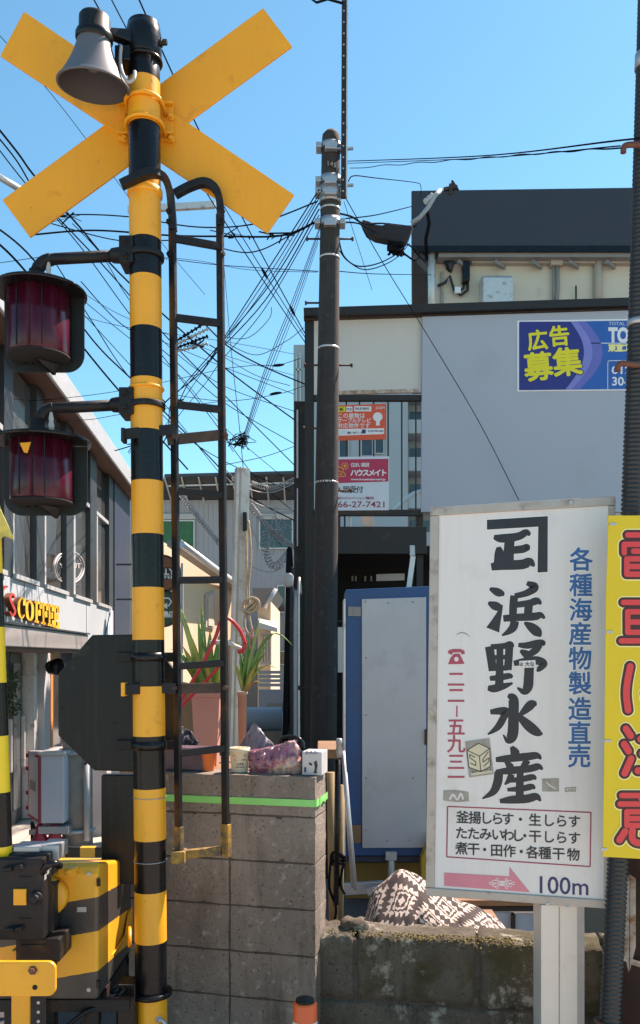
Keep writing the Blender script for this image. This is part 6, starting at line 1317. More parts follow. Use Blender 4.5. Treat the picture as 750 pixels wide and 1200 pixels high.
# delineator
de = empty('delineator', (P(357.5, 1200, 3.35).x, 3.35, 0), 'orange and white road delineator post in front of the block wall', 'delineator')
zt = P(0, 1174, 3.35).z; o = Vector(de.location); r_ = 0.0475
m = MB(); m.lathe(o, (0, 0, 1), [(r_+0.004, 0.03), (r_, 0.1), (r_, zt-0.006), (r_*0.9, zt), (r_*0.5, zt+0.004)], 32); m.build('post', ORANGE, de)
m = MB(); m.lathe(o, (0, 0, 1), [(r_+0.0015, P(0, 1222, 3.35).z), (r_+0.0015, P(0, 1195, 3.35).z)], 32, cap=False); m.build('reflective_band', REFL, de)
m = MB(); m.lathe(o, (0, 0, 1), [(r_*0.8, zt+0.003), (r_*0.75, zt+0.012), (0.005, zt+0.014)], 32); m.build('cap', DPLATE, de)
m = MB(); m.lathe(o, (0, 0, 1), [(0.11, 0), (0.11, 0.02), (0.06, 0.035)], 32); m.build('base', ORANGE, de)

# ------------------------------------------------------------------ cabinet on the concrete post (left)
D = 8.6
ca = empty('hose_cabinet', P(55, 965, D), 'pale grey cabinet with a red bordered door, strapped to a short concrete post', 'cabinet')
xl, xm, xr = P(36, 0, D).x, P(48, 0, D).x, P(75, 0, D).x; z0, z1 = P(0, 965, D).z, P(0, 885, D).z
m = MB(); fl = [(xm, D), (xr, D), (xr, D+0.5), (P(34, 0, D+0.42).x, D+0.42)]
m.prism([(x, y, z0) for x, y in fl], (0, 0, z1-z0)); m.build('body', HYDR, ca, bevel=0.01)
sd_ = Vector((fl[3][0]-xm, 0.42, 0)); L_ = sd_.length; sdn = sd_.normalized(); nn = Vector((-sdn.y, sdn.x, 0)); nn = nn if nn.y < 0 else -nn
pl = Plane((xm, D, z0), sdn, (0, 0, 1))
def sidebox(mb, a, b, c, d, t0, t1):
    q = [Vector((xm, D, 0))+sdn*L_*u+Vector((0, 0, z0+(z1-z0)*v)) for u, v in ((a, c), (b, c), (b, d), (a, d))]; mb.hexa([x+nn*t0 for x in q], [x+nn*t1 for x in q])
m = MB(); sidebox(m, 0.0, 1.0, 0.0, 1.0, 0.001, 0.012); dr = m.build('door', HYRED, ca)
m = MB(); sidebox(m, 0.14, 0.88, 0.05, 0.95, 0.0125, 0.018); m.build('door_panel', HYDR, dr)
m = MB(); sidebox(m, 0.30, 0.75, 0.44, 0.58, 0.019, 0.024); m.build('label_plate', SGREY, dr)
m = MB()
for v in (0.1, 0.33, 0.7, 0.9): sidebox(m, 0.97, 1.04, v, v+0.06, 0.012, 0.03)
m.build('hinge', HYRED, dr)
m = MB(); m.box(xm-0.02, xr+0.02, D-0.03, D+0.5, z1+0.002, z1+0.035); m.build('top', ALU, ca, bevel=0.004)
m = MB(); m.box(xm-0.02, xr+0.05, D-0.02, D+0.45, z0-0.1, z0-0.03); m.build('shelf_bracket', GALV, ca)
for (x, lab) in ((47, 'left red cone shaped stand under the pale cabinet'), (64, 'right red cone shaped stand under the pale cabinet')):
    m = MB(); b = P(x, 988, D+0.05); m.lathe((b.x, b.y, 0.0), (0, 0, 1), [(0.09, 0), (0.085, b.z+0.03), (0.04, b.z+0.12), (0.045, b.z+0.17), (0.02, b.z+0.2)], 14); tag(m.build('red_stand', HYRED), lab, 'stand')
m = MB(); b = P(38, 985, D+0.4); m.bar((b.x, b.y, 0), (b.x, b.y, b.z+0.2), 0.03, 0.03); m.bar((b.x+0.14, b.y, 0), (b.x, b.y, b.z+0.2), 0.02, 0.02); tag(m.build('dark_trestle', IRON), 'thin dark trestle leg behind the red stands', 'trestle')
e = empty('concrete_post', (P(92, 990, 8.9).x, 8.9, 0), 'short rough concrete post with steel bands holding the pale cabinet', 'post')
m = MB(); b = P(91, 990, 8.9); m.lathe((b.x, 8.9, 0), (0, 0, 1), [(0.155, 0), (0.15, P(0, 868, 8.9).z-0.02), (0.12, P(0, 866, 8.9).z)], 24); m.build('post', POSTC, e)
for y in (881, 971.5):
    m = MB(); z = P(0, y, 8.9).z; m.tube([(b.x+0.17*math.cos(t), 8.9+0.17*math.sin(t), z) for t in [math.pi+math.pi*i/16 for i in range(17)]], 0.022, 8); m.bar((b.x-0.45, 8.74, z), (b.x, 8.74, z), 0.03, 0.05); m.build('steel_band', GALV, e)
m = MB(); m.tube([P(102, 890, 8.75), P(102, 985, 8.75)], 0.035, 10); m.build('white_pipe', CERAM, e)
m = MB(); m.prism([P(108, 895, 9.3), P(125, 895, 9.3), P(125, 1010, 9.3), P(108, 1010, 9.3)], (0, 0.2, 0)); tag(m.build('grey_planter', LGREY), 'grey concrete block behind the black box, right of the concrete post', 'block')
m = MB()
for k in range(26):
    a = P(6+rnd.uniform(-4, 4), 860, 8.6); t = rnd.uniform(-1, 1); q = [a, P(6+t*5, 830+rnd.uniform(-8, 8), 8.55), P(8+t*12, rnd.uniform(790, 835), 8.5)]
    m.tube(crom(q, 4), 0.004, 4)
    for j in range(5):
        c = P(8+t*12+rnd.uniform(-5, 5), rnd.uniform(785, 840), 8.5); d1 = Vector((rnd.uniform(-1, 1), rnd.uniform(-.5, .5), rnd.uniform(-.3, 1))).normalized()*0.04; d2 = d1.cross(Vector((0, 1, 0.2))).normalized()*0.011
        m.add([c-d1, c+d2, c+d1, c-d2], [(0, 1, 2, 3)])
tag(m.build('potted_shrub', mat('shrub_leaf', (0.05, 0.085, 0.035), 0.5, var=0.4)), 'thin leafy shrub by the cafe doors at the left edge', 'shrub')

# ------------------------------------------------------------------ square metal post with rope
e = empty('square_post', (P(272, 990, 6.2).x, 6.2, 0), 'leaning pale square metal post with rope knotted round it behind the ladder', 'post')
D = 6.2; a = P(284, 549, D); b = P(275.5, 890, D); dv = (b-a).normalized(); b2 = a+dv*((a.z)/-dv.z)
m = MB(); m.bar(b2, a, 0.098, 0.075, up=(-0.35, 1, 0)); m.build('tube', mat('pale_zinc', (0.52, 0.50, 0.47), 0.4, 0.35, var=0.15, scale=5, dirt=(0.32, 0.28, 0.24), dirt_amt=0.3, dscale=7), e, bevel=0.004)
m = MB(); off = Vector((0.0, -0.042, 0)); m.bar(b2+off+Vector((-0.008, 0, 0)), a+off+Vector((-0.008, 0, 0)), 0.012, 0.012, up=(0, 1, 0)); m.build('groove', SGREY, e)
m = MB(); m.pxbox(284.5, 289, 600, 622, 6.12, 0.04); m.build('plate', IRON, e, bevel=0.003)
e = empty('rope', P(294, 710, 6.15), 'tan rope looped and hanging from the square metal post', 'rope')
m = MB(); m.tube(crom([P(291, 610, 6.13), P(294, 650, 6.12), P(291, 690, 6.12), P(293, 712, 6.1)], 6), 0.010, 7)
m.tube(crom([P(288, 622, 6.13), P(289, 670, 6.12), P(290, 710, 6.1), P(296, 745, 6.1), P(294, 770, 6.1)], 6), 0.009, 7)
for k in range(4): m.tube(crom([P(294+9*math.cos(t+k)*(0.6+.15*k), 712+6*math.sin(t)*(0.8+.2*k)-k, 6.1-0.01*k) for t in [i*math.pi*2/8 for i in range(9)]], 3), 0.011, 7)
m.tube(crom([P(290, 716, 6.1), P(286, 728, 6.1), P(289, 740, 6.1), P(297, 748, 6.1)], 5), 0.010, 7); m.build('cord', ROPE, e)

# ------------------------------------------------------------------ agave, planters, hose
def leaf_blade(mb, base, tip, w_, droop, side, n=12, m=0):
    base = Vector(base); tip = Vector(tip); pts = []
    for i in range(n+1):
        t = i/n; p = base.lerp(tip, t)+Vector((0, 0, droop*math.sin(math.pi*t)*1.0)); pts.append(p)
    vs = []
    sv = Vector(side).normalized()
    for i, p in enumerate(pts):
        t = i/n; ww = w_*(0.55+0.9*t-1.45*t**2.2); ww = max(ww, 0.0008)
        d = (pts[min(i+1, n)]-pts[max(i-1, 0)]).normalized(); nrm = d.cross(sv).normalized()
        vs += [p-sv*ww, p+nrm*ww*0.35, p+sv*ww, p+nrm*ww*0.55]
    fs = []
    for i in range(n):
        for j in range(4): fs.append((i*4+j, i*4+(j+1) % 4, i*4+4+(j+1) % 4, i*4+4+j))
    mb.add(vs, fs, m, True)
DEADL = mat('dead_leaf', (0.38, 0.27, 0.13), 0.8, var=0.3, scale=12)
def agave(name, base, leaves, label, d):
    e = empty(name, base, label, 'plant')
    for k, (bx, by, tx, ty, w_, dr, dd, mt) in enumerate(leaves):
        mb = MB(); leaf_blade(mb, P(bx, by, d), P(tx, ty, d+dd), w_, dr, (0.9, 0.35*(-1)**k, 0.1)); mb.build('leaf', mt, e)
    return e
D = 5.3
agave('agave', P(243, 815, D), [(243, 815, 232, 725, 0.034, 0, -.1, LEAF), (245, 815, 246, 738, 0.044, 0, -.15, LEAF), (240, 815, 222, 740, 0.032, 0.02, -.2, LEAFY), (248, 815, 256, 745, 0.034, 0, 0.1, LEAF), (238, 815, 205, 700, 0.026, 0.06, 0, LEAFY), (238, 817, 214, 757, 0.034, 0.03, -.2, LEAFY), (243, 815, 226, 770, 0.04, 0.0, -.25, LEAF), (250, 815, 262, 772, 0.036, 0.02, -.1, LEAFY), (236, 816, 198, 760, 0.024, 0.08, 0, LEAF), (246, 815, 238, 760, 0.04, 0, -.25, LEAFY), (240, 815, 212, 775, 0.03, 0.03, -.3, LEAF), (250, 816, 268, 790, 0.026, 0.03, -.2, LEAFY), (242, 814, 236, 705, 0.026, 0, .15, LEAF), (247, 814, 262, 722, 0.024, 0, .2, LEAFY), (240, 817, 206, 800, 0.022, 0.03, -.3, DEADL)],
      'agave with upright green blades growing in the tall pink planter', D)
agave('trailing_agave', P(288, 812, 5.5), [(286, 808, 343, 757, 0.020, 0.20, 0, LEAF), (286, 810, 326, 784, 0.026, 0.08, -.1, LEAFY), (285, 806, 305, 722, 0.022, 0, 0.1, LEAFY), (287, 808, 312, 765, 0.028, 0.04, -.1, LEAF), (284, 806, 292, 745, 0.022, 0.0, 0, LEAF), (288, 810, 300, 780, 0.03, 0.02, -.15, LEAFY), (286, 808, 281, 760, 0.02, 0, 0, LEAF), (287, 808, 318, 748, 0.018, 0.03, .1, LEAFY), (285, 810, 274, 775, 0.02, 0.02, -.1, LEAFY), (288, 811, 308, 800, 0.02, 0.03, -.2, DEADL)], 'agave with long arching blades to the right of the square metal post', 5.5)
e = empty('flowering_twig', P(292, 800, 5.6), 'thin reddish flowering twigs beside the square metal post', 'plant'); m = MB(); m2_ = MB()
for k in range(12):
    t = rnd.uniform(-8, 10); q = [P(290+t*0.2, 800, 5.6), P(290+t*0.7, 775+rnd.uniform(-6, 6), 5.6), P(291+t, rnd.uniform(738, 765), 5.6)]; m.tube(crom(q, 4), 0.0025, 4)
    for j in range(4):
        c = P(291+t+rnd.uniform(-5, 5), rnd.uniform(738, 782), 5.58); d1 = Vector((rnd.uniform(-1, 1), rnd.uniform(-.6, .6), rnd.uniform(-1, 1))).normalized()*0.016; d2 = d1.cross(Vector((0.1, 1, 0.3))).normalized()*0.009; m2_.add([c-d1, c+d2, c+d1, c-d2], [(0, 1, 2, 3)], k % 2)
m.build('stem', RUST, e); m2_.build('leaves', [PINK, LEAFY], e)
e = empty('pink_planter', P(243, 905, D), 'tall tapering pink planter behind the ladder holding the upright agave', 'planter')
m = MB(); c = P(243, 0, D); zt = P(0, 812, D).z; zb = P(0, 905, D).z
def sq(hw, z): return [(c.x-hw, D-hw, z), (c.x+hw, D-hw, z), (c.x+hw, D+hw, z), (c.x-hw, D+hw, z)]
m.hexa(sq(0.062, zb), sq(0.088, zt)); m.build('pot', PLANTER, e, bevel=0.006)
m = MB(); m.box(c.x-0.094, c.x+0.094, D-0.094, D+0.094, zt-0.025, zt+0.004); m.build('rim', PLANTER, e, bevel=0.004)
m = MB(); m.pxbox(205, 292, 904, 912, D-0.3, 0.8); tag(m.build('shelf_board', WOOD), 'wooden shelf board behind the block wall carrying the pink planter', 'shelf')
m = MB(); m.box(P(203, 0, D).x, P(292, 0, D).x, D-0.28, D+0.45, 0, P(0, 912.5, D-0.28).z); tag(m.build('brick_plinth', BRICK), 'brick base under the wooden shelf behind the block wall', 'base')
e = empty('slim_planter', P(286, 905, 5.5), 'slim pinkish planter behind the square metal post', 'planter'); m = MB(); m.lathe((P(284, 0, 5.5).x, 5.5, P(0, 905, 5.5).z), (0, 0, 1), [(0.022, 0), (0.03, 0.50), (0.034, 0.50), (0.034, 0.52), (0.028, 0.52), (0.026, 0.48), (0.001, 0.48)], 18); m.build('pot', mat('slim_planter_clay', (0.48, 0.30, 0.24), 0.75), e)
m = MB(); pts = crom([P(196, 834, 5.0), P(214, 816, 5.0), P(236, 780, 4.98), P(252, 748, 4.98), P(259, 728, 5.0), P(268, 725, 5.02), P(280, 737, 5.03), P(288, 755, 5.03)], 6); m.tube(pts, 0.011, 8)
m.tube(crom([P(287, 754, 5.03), P(285, 762, 5.03), P(279, 764, 5.04)], 4), 0.012, 8); tag(m.build('red_hose', REDROD), 'red hose arching over the agave behind the ladder', 'hose')
m = MB(); m.tube(crom([P(196, 842, 5.02), P(222, 818, 5.0), P(252, 786, 5.0), P(262, 770, 5.0)], 5), 0.010, 8); tag(m.build('red_hose', REDROD), 'lower straight red hose in front of the agave leaves', 'hose')
m = MB(); m.tube(crom([P(246, 753, 5.0), P(265, 753, 5.0), P(275, 757, 5.03), P(282, 760, 5.05)], 4), 0.014, 8); tag(m.build('hose_joint', CERAM), 'pale hose joint tied at the square metal post', 'hose joint')
m = MB(); m.pxbox(196, 230, 806, 905, 6.8, 0.05)
tag(m.build('wooden_boards', WOOD), 'dark brown wooden board fence behind the pink planter', 'fence')

# ------------------------------------------------------------------ things standing on the block wall
WO = Vector((WC.x, WC.y, 0))
def wp(px, dn):       # point on the wall top seen near column px, dn metres behind the front face
    k = (px-375)/1000; q = WO+WN*dn; t = (q.x-k*q.y)/(k*WD.y-WD.x); r_ = q+WD*t; return Vector((r_.x, r_.y, ZT))
def wscale(px): return wp(px, 0.1).y/1000
def wbox(name, mt, px0, px1, ytop, dn0, dn1, label, cat, taper=0.0, bevel=0.004):
    a, b = wp(px0, dn0), wp(px1, dn0); h = (906-ytop)*a.y/1000; n_ = WN*(dn1-dn0); z = Vector((0, 0, 0.002)); up_ = Vector((0, 0, h))
    m = MB(); tx = (b-a)*taper
    m.hexa([a+z, b+z, b+n_+z, a+n_+z], [a+up_-tx, b+up_+tx, b+n_+up_+tx, a+n_+up_-tx]); return m, a, b, h
m, a, b, h = wbox('', 0, 186, 238, 880, 0.06, 0.18, '', ''); e = empty('purple_crate', (a+b)/2, 'dusty purple plastic box at the left on top of the block wall', 'box'); m.build('body', PURP, e, bevel=0.006)
m = MB(); m.hexa([a+Vector((-0.004, -0.003, h-0.012)), b+Vector((0.004, -0.003, h-0.012)), b+WN*0.124+Vector((0.004, 0, h-0.012)), a+WN*0.124+Vector((-0.004, 0, h-0.012))], [a+Vector((-0.004, -0.003, h+0.004)), b+Vector((0.004, -0.003, h+0.004)), b+WN*0.124+Vector((0.004, 0, h+0.004)), a+WN*0.124+Vector((-0.004, 0, h+0.004))]); m.build('rim', PURP, e, bevel=0.002)
def pot(px, r0, r1, y0, dn, name, mt, label, mound=True):
    c = wp(px, dn); h = (906-y0)*c.y/1000; e = empty(name, c, label, 'pot')
    m = MB(); m.lathe(c+Vector((0, 0, 0.002)), (0, 0, 1), [(r0, 0), (r1*0.97, h*0.82), (r1, h*0.83), (r1*1.03, h), (r1*0.93, h), (r1*0.9, h*0.9), (0.001, h*0.9)], 28, cap=False); m.build('cup', mt, e)
    m = MB(); r3 = random.Random(int(px))
    for k in range(26): 
        a_ = r3.uniform(0, 6.28); rr = r1*0.75*math.sqrt(r3.random()); m.lathe(c+Vector((rr*math.cos(a_), rr*math.sin(a_), h*0.92)), (r3.uniform(-.4, .4), r3.uniform(-.4, .4), 1), [(0.012, 0), (0.010, 0.008), (0.004, 0.016*(1.2-rr/r1))], 6)
    m.build('dry_top', FUR, e); return e, c, h
pot(243, 0.034, 0.043, 881, 0.10, 'orange_pot', ORPOT, 'small orange pot of dry moss on the block wall behind the ladder rail')
e, c, h = pot(281, 0.040, 0.048, 878, 0.10, 'cream_pot', CUPC, 'cream pot with small dark print on the block wall beside the ladder')
pl = Plane(c+Vector((0, -0.0468, 0)), (1, 0, 0), (0, 0.09, 1)); m = MB()
pl.text(m, 'HAPPY', 274, 289, 885.5, 0, 0, 0.02, h=2.6); pl.text(m, 'GARDEN', 274.5, 289, 890.5, 0.0, 0, 0.0, h=2.0); pl.text(m, 'LIFE', 277.5, 286, 895.5, 0, 0, 0.01, h=2.6); pl.stroke(m, [(276, 899, 0.7), (287, 899, 0.7)], 0)
m.build('print', SIGNBLK, e)
# shiny crumpled bag
r4 = random.Random(3)
def crumple(name, px0, px1, tops, mt, label, dn=0.09, depth=0.10, amp=0.010, cat='bag', nx=26, nz=12):
    vs = []; fs = []; nxx = nx
    a, b = wp(px0, dn), wp(px1, dn)
    def top(t):
        for (p, y), (q, y2) in zip(tops, tops[1:]):
            if p <= t <= q: return y+(y2-y)*(t-p)/(q-p)
        return tops[-1][1]
    ang = 20
    for k in range(nz+1):
        v = k/nz
        for j in range(nxx*2):
            f = j/(nxx*2); u = f*2 if f < 0.5 else 2-f*2; back = f >= 0.5
            p = a.lerp(b, u); h = (907-top(u))*p.y/1000
            bulge = math.sqrt(max(0.0, 4*u*(1-u)))*(0.25+0.75*math.sin(math.pi*min(1, 0.15+v*0.9)))
            y = (-1 if not back else 1)*depth/2*bulge
            q = p+WN*y+Vector((0, 0, h*v))
            if 0 < k: q += Vector((r4.uniform(-1, 1), r4.uniform(-1.4, 1.4), r4.uniform(-1, 1)))*amp*(0.6 if k == nz else 1)
            else: q.z = ZT+0.001
            q.z = max(q.z, ZT+0.001); vs.append(q)
    W = nxx*2
    for k in range(nz):
        for j in range(W): fs.append((k*W+j, k*W+(j+1) % W, (k+1)*W+(j+1) % W, (k+1)*W+j))
    fs.append(tuple(nz*W+j for j in range(W)))
    mb = MB(); mb.add(vs, fs, 0, True); ob = mb.build(name, mt); return tag(ob, label, cat)
crumple('wrapper_bag', 292, 353, [(0, 882), (0.15, 880), (0.4, 878), (0.55, 875), (0.7, 870), (0.85, 869), (0.95, 874), (1, 880)], MAG, 'shiny crumpled pink and gold bag on the block wall', dn=0.10, depth=0.10, amp=0.008)
crumple('dark_bag', 186, 232, [(0, 884), (0.2, 870), (0.5, 862), (0.8, 868), (1, 880)], mat('dark_bag', (0.035, 0.03, 0.036), 0.35, var=0.4), 'crumpled dark plastic bag lying behind the purple box', dn=0.30, depth=0.10, amp=0.008)
crumple('lilac_sheet', 281, 322, [(0, 880), (0.2, 868), (0.42, 853), (0.6, 862), (0.8, 873), (1, 880)], LILAC, 'lilac grey plastic sheet folded to a peak behind the shiny bag', dn=0.24, depth=0.06, amp=0.006, cat='sheet')
m = MB(); c = wp(340, 0.2); s_ = c.y/1000
m.tube(crom([wp(325, 0.16)+Vector((0, 0, 0.10)), wp(330, 0.16)+Vector((0, 0, 0.155)), wp(341, 0.16)+Vector((0, 0, 0.168)), wp(352, 0.16)+Vector((0, 0, 0.155)), wp(356, 0.16)+Vector((0, 0, 0.11))], 6), 0.009, 8); m.lathe(wp(341, 0.16)+Vector((0, 0, 0.001)), (0, 0, 1), [(0.055, 0), (0.06, 0.1), (0.05, 0.125), (0.01, 0.13)], 18); m.lathe(wp(352.5, 0.17)+Vector((0, 0, 0.001)), (0, 0, 1), [(0.02, 0), (0.02, 0.14), (0.012, 0.15)], 12); tag(m.build('black_kettle', BLK), 'black lidded can with an arched handle behind the shiny bag', 'can')
m, a, b, h = wbox('', 0, 354, 377, 878, 0.05, 0.17, '', ''); e = empty('picture_carton', (a+b)/2, 'white carton with a dark printed picture at the right end of the block wall', 'carton'); m.build('body', mat('carton_white', (0.50, 0.50, 0.50), 0.5, var=0.15, scale=12), e, bevel=0.003)
pl = Plane(a, b-a, (0, 0, 1)); m = MB(); pl.quad(m, [(368, 893), (371, 891), (372.5, 897), (371, 903), (372, 906), (367.5, 906), (369, 900)], 0.001, 0.0006, 0); pl.quad(m, [(362.5, 893), (366, 895), (365.5, 897.5), (362, 896)], 0.001, 0.0006, 0)
pl.text(m, 'JULIS', 358, 372, 881.5, 0.001, 1, 0.01, h=3.4); pl.rect(m, 356.5, 899, 359, 905, 0.001, 0.0006, 1); m.build('print', [SIGNBLK, INKN], e)

# ------------------------------------------------------------------ overhead cables
NC = [0]
def cable(pts, r, label, group, mt=CABLE, n=8, sag=0.0, name='overhead_cable', cat='cable'):
    pts = [P(*p) for p in pts]
    if len(pts) == 2 and sag:
        a, b = pts; pts = [a.lerp(b, i/10)-Vector((0, 0, sag*4*(i/10)*(1-i/10))) for i in range(11)]; q = pts
    elif len(pts) == 2: q = pts
    else: q = crom(pts, n)
    m = MB(); m.tube(q, r*0.48, 5); ob = m.build(name, mt, loc=pts[0]); NC[0] += 1
    return tag(ob, label, cat, group)
UPX = lambda y: upx(y)
# the two wires to the roadside pole
G = 'wires between utility pole and roadside pole'
cable([(404, 189, 8.5), (560, 183, 5.6), (727, 164.5, 3.4), (756, 163, 3.35)], 0.008, 'upper of the twin wires from the utility pole to the top right hook', G)
cable([(404, 191.5, 8.5), (560, 185.5, 5.6), (727, 171, 3.36)], 0.006, 'middle thin wire just under the upper wire to the top right hook', G)
cable([(410, 197, 8.4)]+[(410+i*20, 197-i*1.55+(1 if i % 2 else -0.6), 8.4-i*0.315) for i in range(1, 16)]+[(728, 173.5, 3.36)], 0.007, 'wavy twisted wire, lowest to the top right hook', G)
G = 'wires between utility pole and dark roof'
cable([(408, 213, 8.5), (415, 206, 8.6), (440, 208.5, 10), (487, 214, 13.2), (493, 218, 13.6), (493, 230, 13.6)], 0.012, 'thin wire ending in a bent stub on the dark roof corner', G)
cable([(395, 257, 8.5), (440, 252, 10.5), (482, 242, 13.5)], 0.014, 'straight wire from the pole clamp to the dark roof side', G)
cable([(396, 250, 8.5), (412, 254, 9), (427, 262, 9.8), (450, 262, 11), (486, 266, 13.4)], 0.022, 'thick cable carrying the black mesh sleeve', G)
cable([(396, 261, 8.5), (420, 262, 9.5), (452, 274, 11), (488, 264, 13.4)], 0.018, 'second thick cable below the sleeve cable', G)
cable([(397, 280, 8.5), (403, 300, 8.7), (420, 312, 9.3), (445, 308, 10.4), (468, 296, 11.2)], 0.016, 'slack black cable drooping from the pole to the wire knot', G)
cable([(397, 292, 8.5), (408, 306, 8.8), (430, 316, 9.6), (462, 304, 10.8), (480, 285, 13)], 0.013, 'lowest slack cable drooping under the wire knot', G)
cable([(467, 290, 11), (476, 299, 12), (487, 305, 13), (494, 297, 13.4)], 0.03, 'short thick cable loop under the dark roof corner', G)
cable([(470, 284, 11), (482, 289, 12), (492, 301, 13), (500, 306, 13.5)], 0.025, 'second short cable loop under the dark roof corner', G)
cable([(405, 232, 8.45), (450, 310, 9.0), (498, 388, 9.6), (560, 492, 9.75), (608, 586, 9.85)], 0.010, 'long guy wire falling across the grey blank panel', G)
cable([(403, 236, 8.4), (420, 290, 8.8), (436, 340, 9.2)], 0.006, 'thin wire beside the guy wire near the pole', G)
cable([(398, 318, 8.6), (440, 321, 10), (505, 322, 13.6)], 0.010, 'level thin wire from the pole to the rain pipe', G)
# left of the pole
G = 'drop wires from utility pole down to the square post'
for i, (x0, y0, dx) in enumerate(((375, 268, 0), (374, 276, 2.5), (376, 262, -2), (373, 284, 5))):
    cable([(x0, y0, 8.4), (345, 352+dx*3, 8.0), (310, 440+dx*3, 7.2), (284+dx*0.6, 520, 6.4)], 0.007 if i < 3 else 0.005, 'twisted drop wire in the bundle from the pole to the square post', G)
cable([(262, 305, 9), (270, 400, 8), (280, 495, 6.6), (285, 548, 6.25)], 0.006, 'single thin drop wire falling to the top of the square post', G)
m = MB()
for k in range(16): m.tube(crom([P(283+rnd.gauss(0, 7), 517+rnd.gauss(0, 5), 6.4+rnd.uniform(-.1, .1)) for _ in range(5)], 4), 0.003, 4)
tag(m.build('wire_tangle', CABLE), 'small tangle of wire ends above the square metal post', 'wire tangle')
G = 'service wires from utility pole to lower left'
for i, (y0, xe, ye) in enumerate(((222, 232, 440), (228, 236, 436), (238, 200, 474), (232, 226, 452), (245, 214, 462), (252, 240, 450))):
    cable([(374, y0, 8.4), (310, y0+100+i*2, 9.6), (xe+20, ye-28, 11), (xe, ye, 11.6), (190+i*1.2, ye+35+i*4, 12.4), (150+i, ye+90+i*6, 14)], 0.010 if i % 2 else 0.014, 'service wire running from the pole top steeply down left', G)
G = 'feeder wires running from the upper left to the sign frame'
for i, (pa, pb, r_) in enumerate((((88, -40), (358, 402), 0.012), ((118, -25), (358, 396), 0.010), ((152, -25), (357, 390), 0.013))):
    q = [(pa[0]+(pb[0]-pa[0])*t, pa[1]+(pb[1]-pa[1])*t+14*math.sin(math.pi*t), 6+4*t) for t in [k/8 for k in range(9)]]
    cable(q, r_, ['leftmost', 'middle', 'rightmost'][i]+' long feeder wire passing behind the crossbuck to the sign frame', G)
cable([(0, 42, 6.5), (60, 110, 7), (118, 186, 7.6), (190, 285, 8.6), (240, 345, 9.4)], 0.006, 'thin wire slanting down behind the left arms of the crossbuck', G)
G = 'level cable bundle behind the crossing pole'
for i, (q, r_) in enumerate((([(30, 262, 10), (80, 252, 10), (150, 254, 10), (230, 266, 9.6), (300, 262, 9.2), (372, 236, 8.5)], 0.016), ([(40, 275, 10), (110, 270, 10), (200, 276, 9.8), (262, 277, 9.4), (330, 276, 9), (373, 258, 8.5)], 0.022), ([(60, 262, 10), (140, 282, 10), (220, 282, 9.6), (290, 296, 9.3), (340, 276, 8.9), (374, 258, 8.5)], 0.014), ([(0, 308, 11), (100, 296, 10.4), (190, 303, 9.8), (262, 311, 9.4), (373, 318, 8.6)], 0.009), ([(100, 300, 10), (160, 300, 10), (228, 305, 9.7), (290, 316, 9.3), (372, 319, 8.6)], 0.006))):
    cable(q, r_, ['upper wavy cable of the level bundle', 'thick middle cable of the level bundle', 'lower looping cable of the level bundle', 'thin level wire below the bundle', 'thinnest level wire below the bundle'][i]+' behind the crossing pole', G)
for j, (cx, cy, d, sc, lab) in enumerate(((274, 275, 9.3, 1.0, 'knot of coiled cable beside the right ladder rail under the crossbuck'), (328, 277, 9.0, 0.8, 'loose cable coil between the crossbuck and the utility pole'), (76, 256, 10, 0.9, 'knot of wires under the lower left arm of the crossbuck'), (228, 402, 10.5, 1.0, 'knot of wires between the ladder rails, at middle height'), (205, 468, 11, 1.0, 'wire knot beside the left ladder rail, the lower one'), (160, 520, 12, 0.9, 'wire knot hidden partly by the crossing pole'))):
    m = MB()
    for k in range(7): m.tube(crom([P(cx+rnd.gauss(0, 14)*sc, cy+rnd.gauss(0, 4.0)*sc, d+rnd.uniform(-.15, .15)) for _ in range(2)], 5), rnd.uniform(0.003, 0.009), 5)
    tag(m.build('cable_knot', CABLE), lab, 'cable knot')
G = 'slack loops between ladder and sign frame'
for i, q in enumerate(([(258, 394, 9), (290, 396, 9.2), (315, 374, 9.4), (318, 360, 9.5)], [(262, 400, 9), (300, 416, 9.2), (335, 400, 9.4), (356, 384, 9.8)], [(240, 380, 9), (270, 408, 9), (310, 430, 9.4), (357, 450, 9.9)], [(262, 432, 9.6), (300, 428, 9.6), (325, 428, 9.8), (352, 420, 9.9)], [(200, 462, 10), (264, 470, 9.8), (325, 462, 9.8), (357, 452, 9.9)], [(262, 418, 10), (300, 440, 10), (340, 452, 10)], [(190, 400, 10.4), (262, 430, 10), (345, 462, 10)], [(262, 545, 9), (310, 535, 9.5), (345, 523, 9.9)])):
    cable(q, 0.016 if i == 2 else 0.008, ['short slack loop nearest the utility pole', 'second slack loop dipping under the feeder wires', 'thick slack cable sweeping down to the sign frame', 'level wire with a splice reaching the sign frame', 'lower level wire crossing both ladder rails', 'thin straight wire above the lower level one', 'thin slanting wire from the crossing pole to the sign frame', 'lowest level wire above the ribbed sheet roof'][i], G)
G = 'thick cables falling from the left edge'
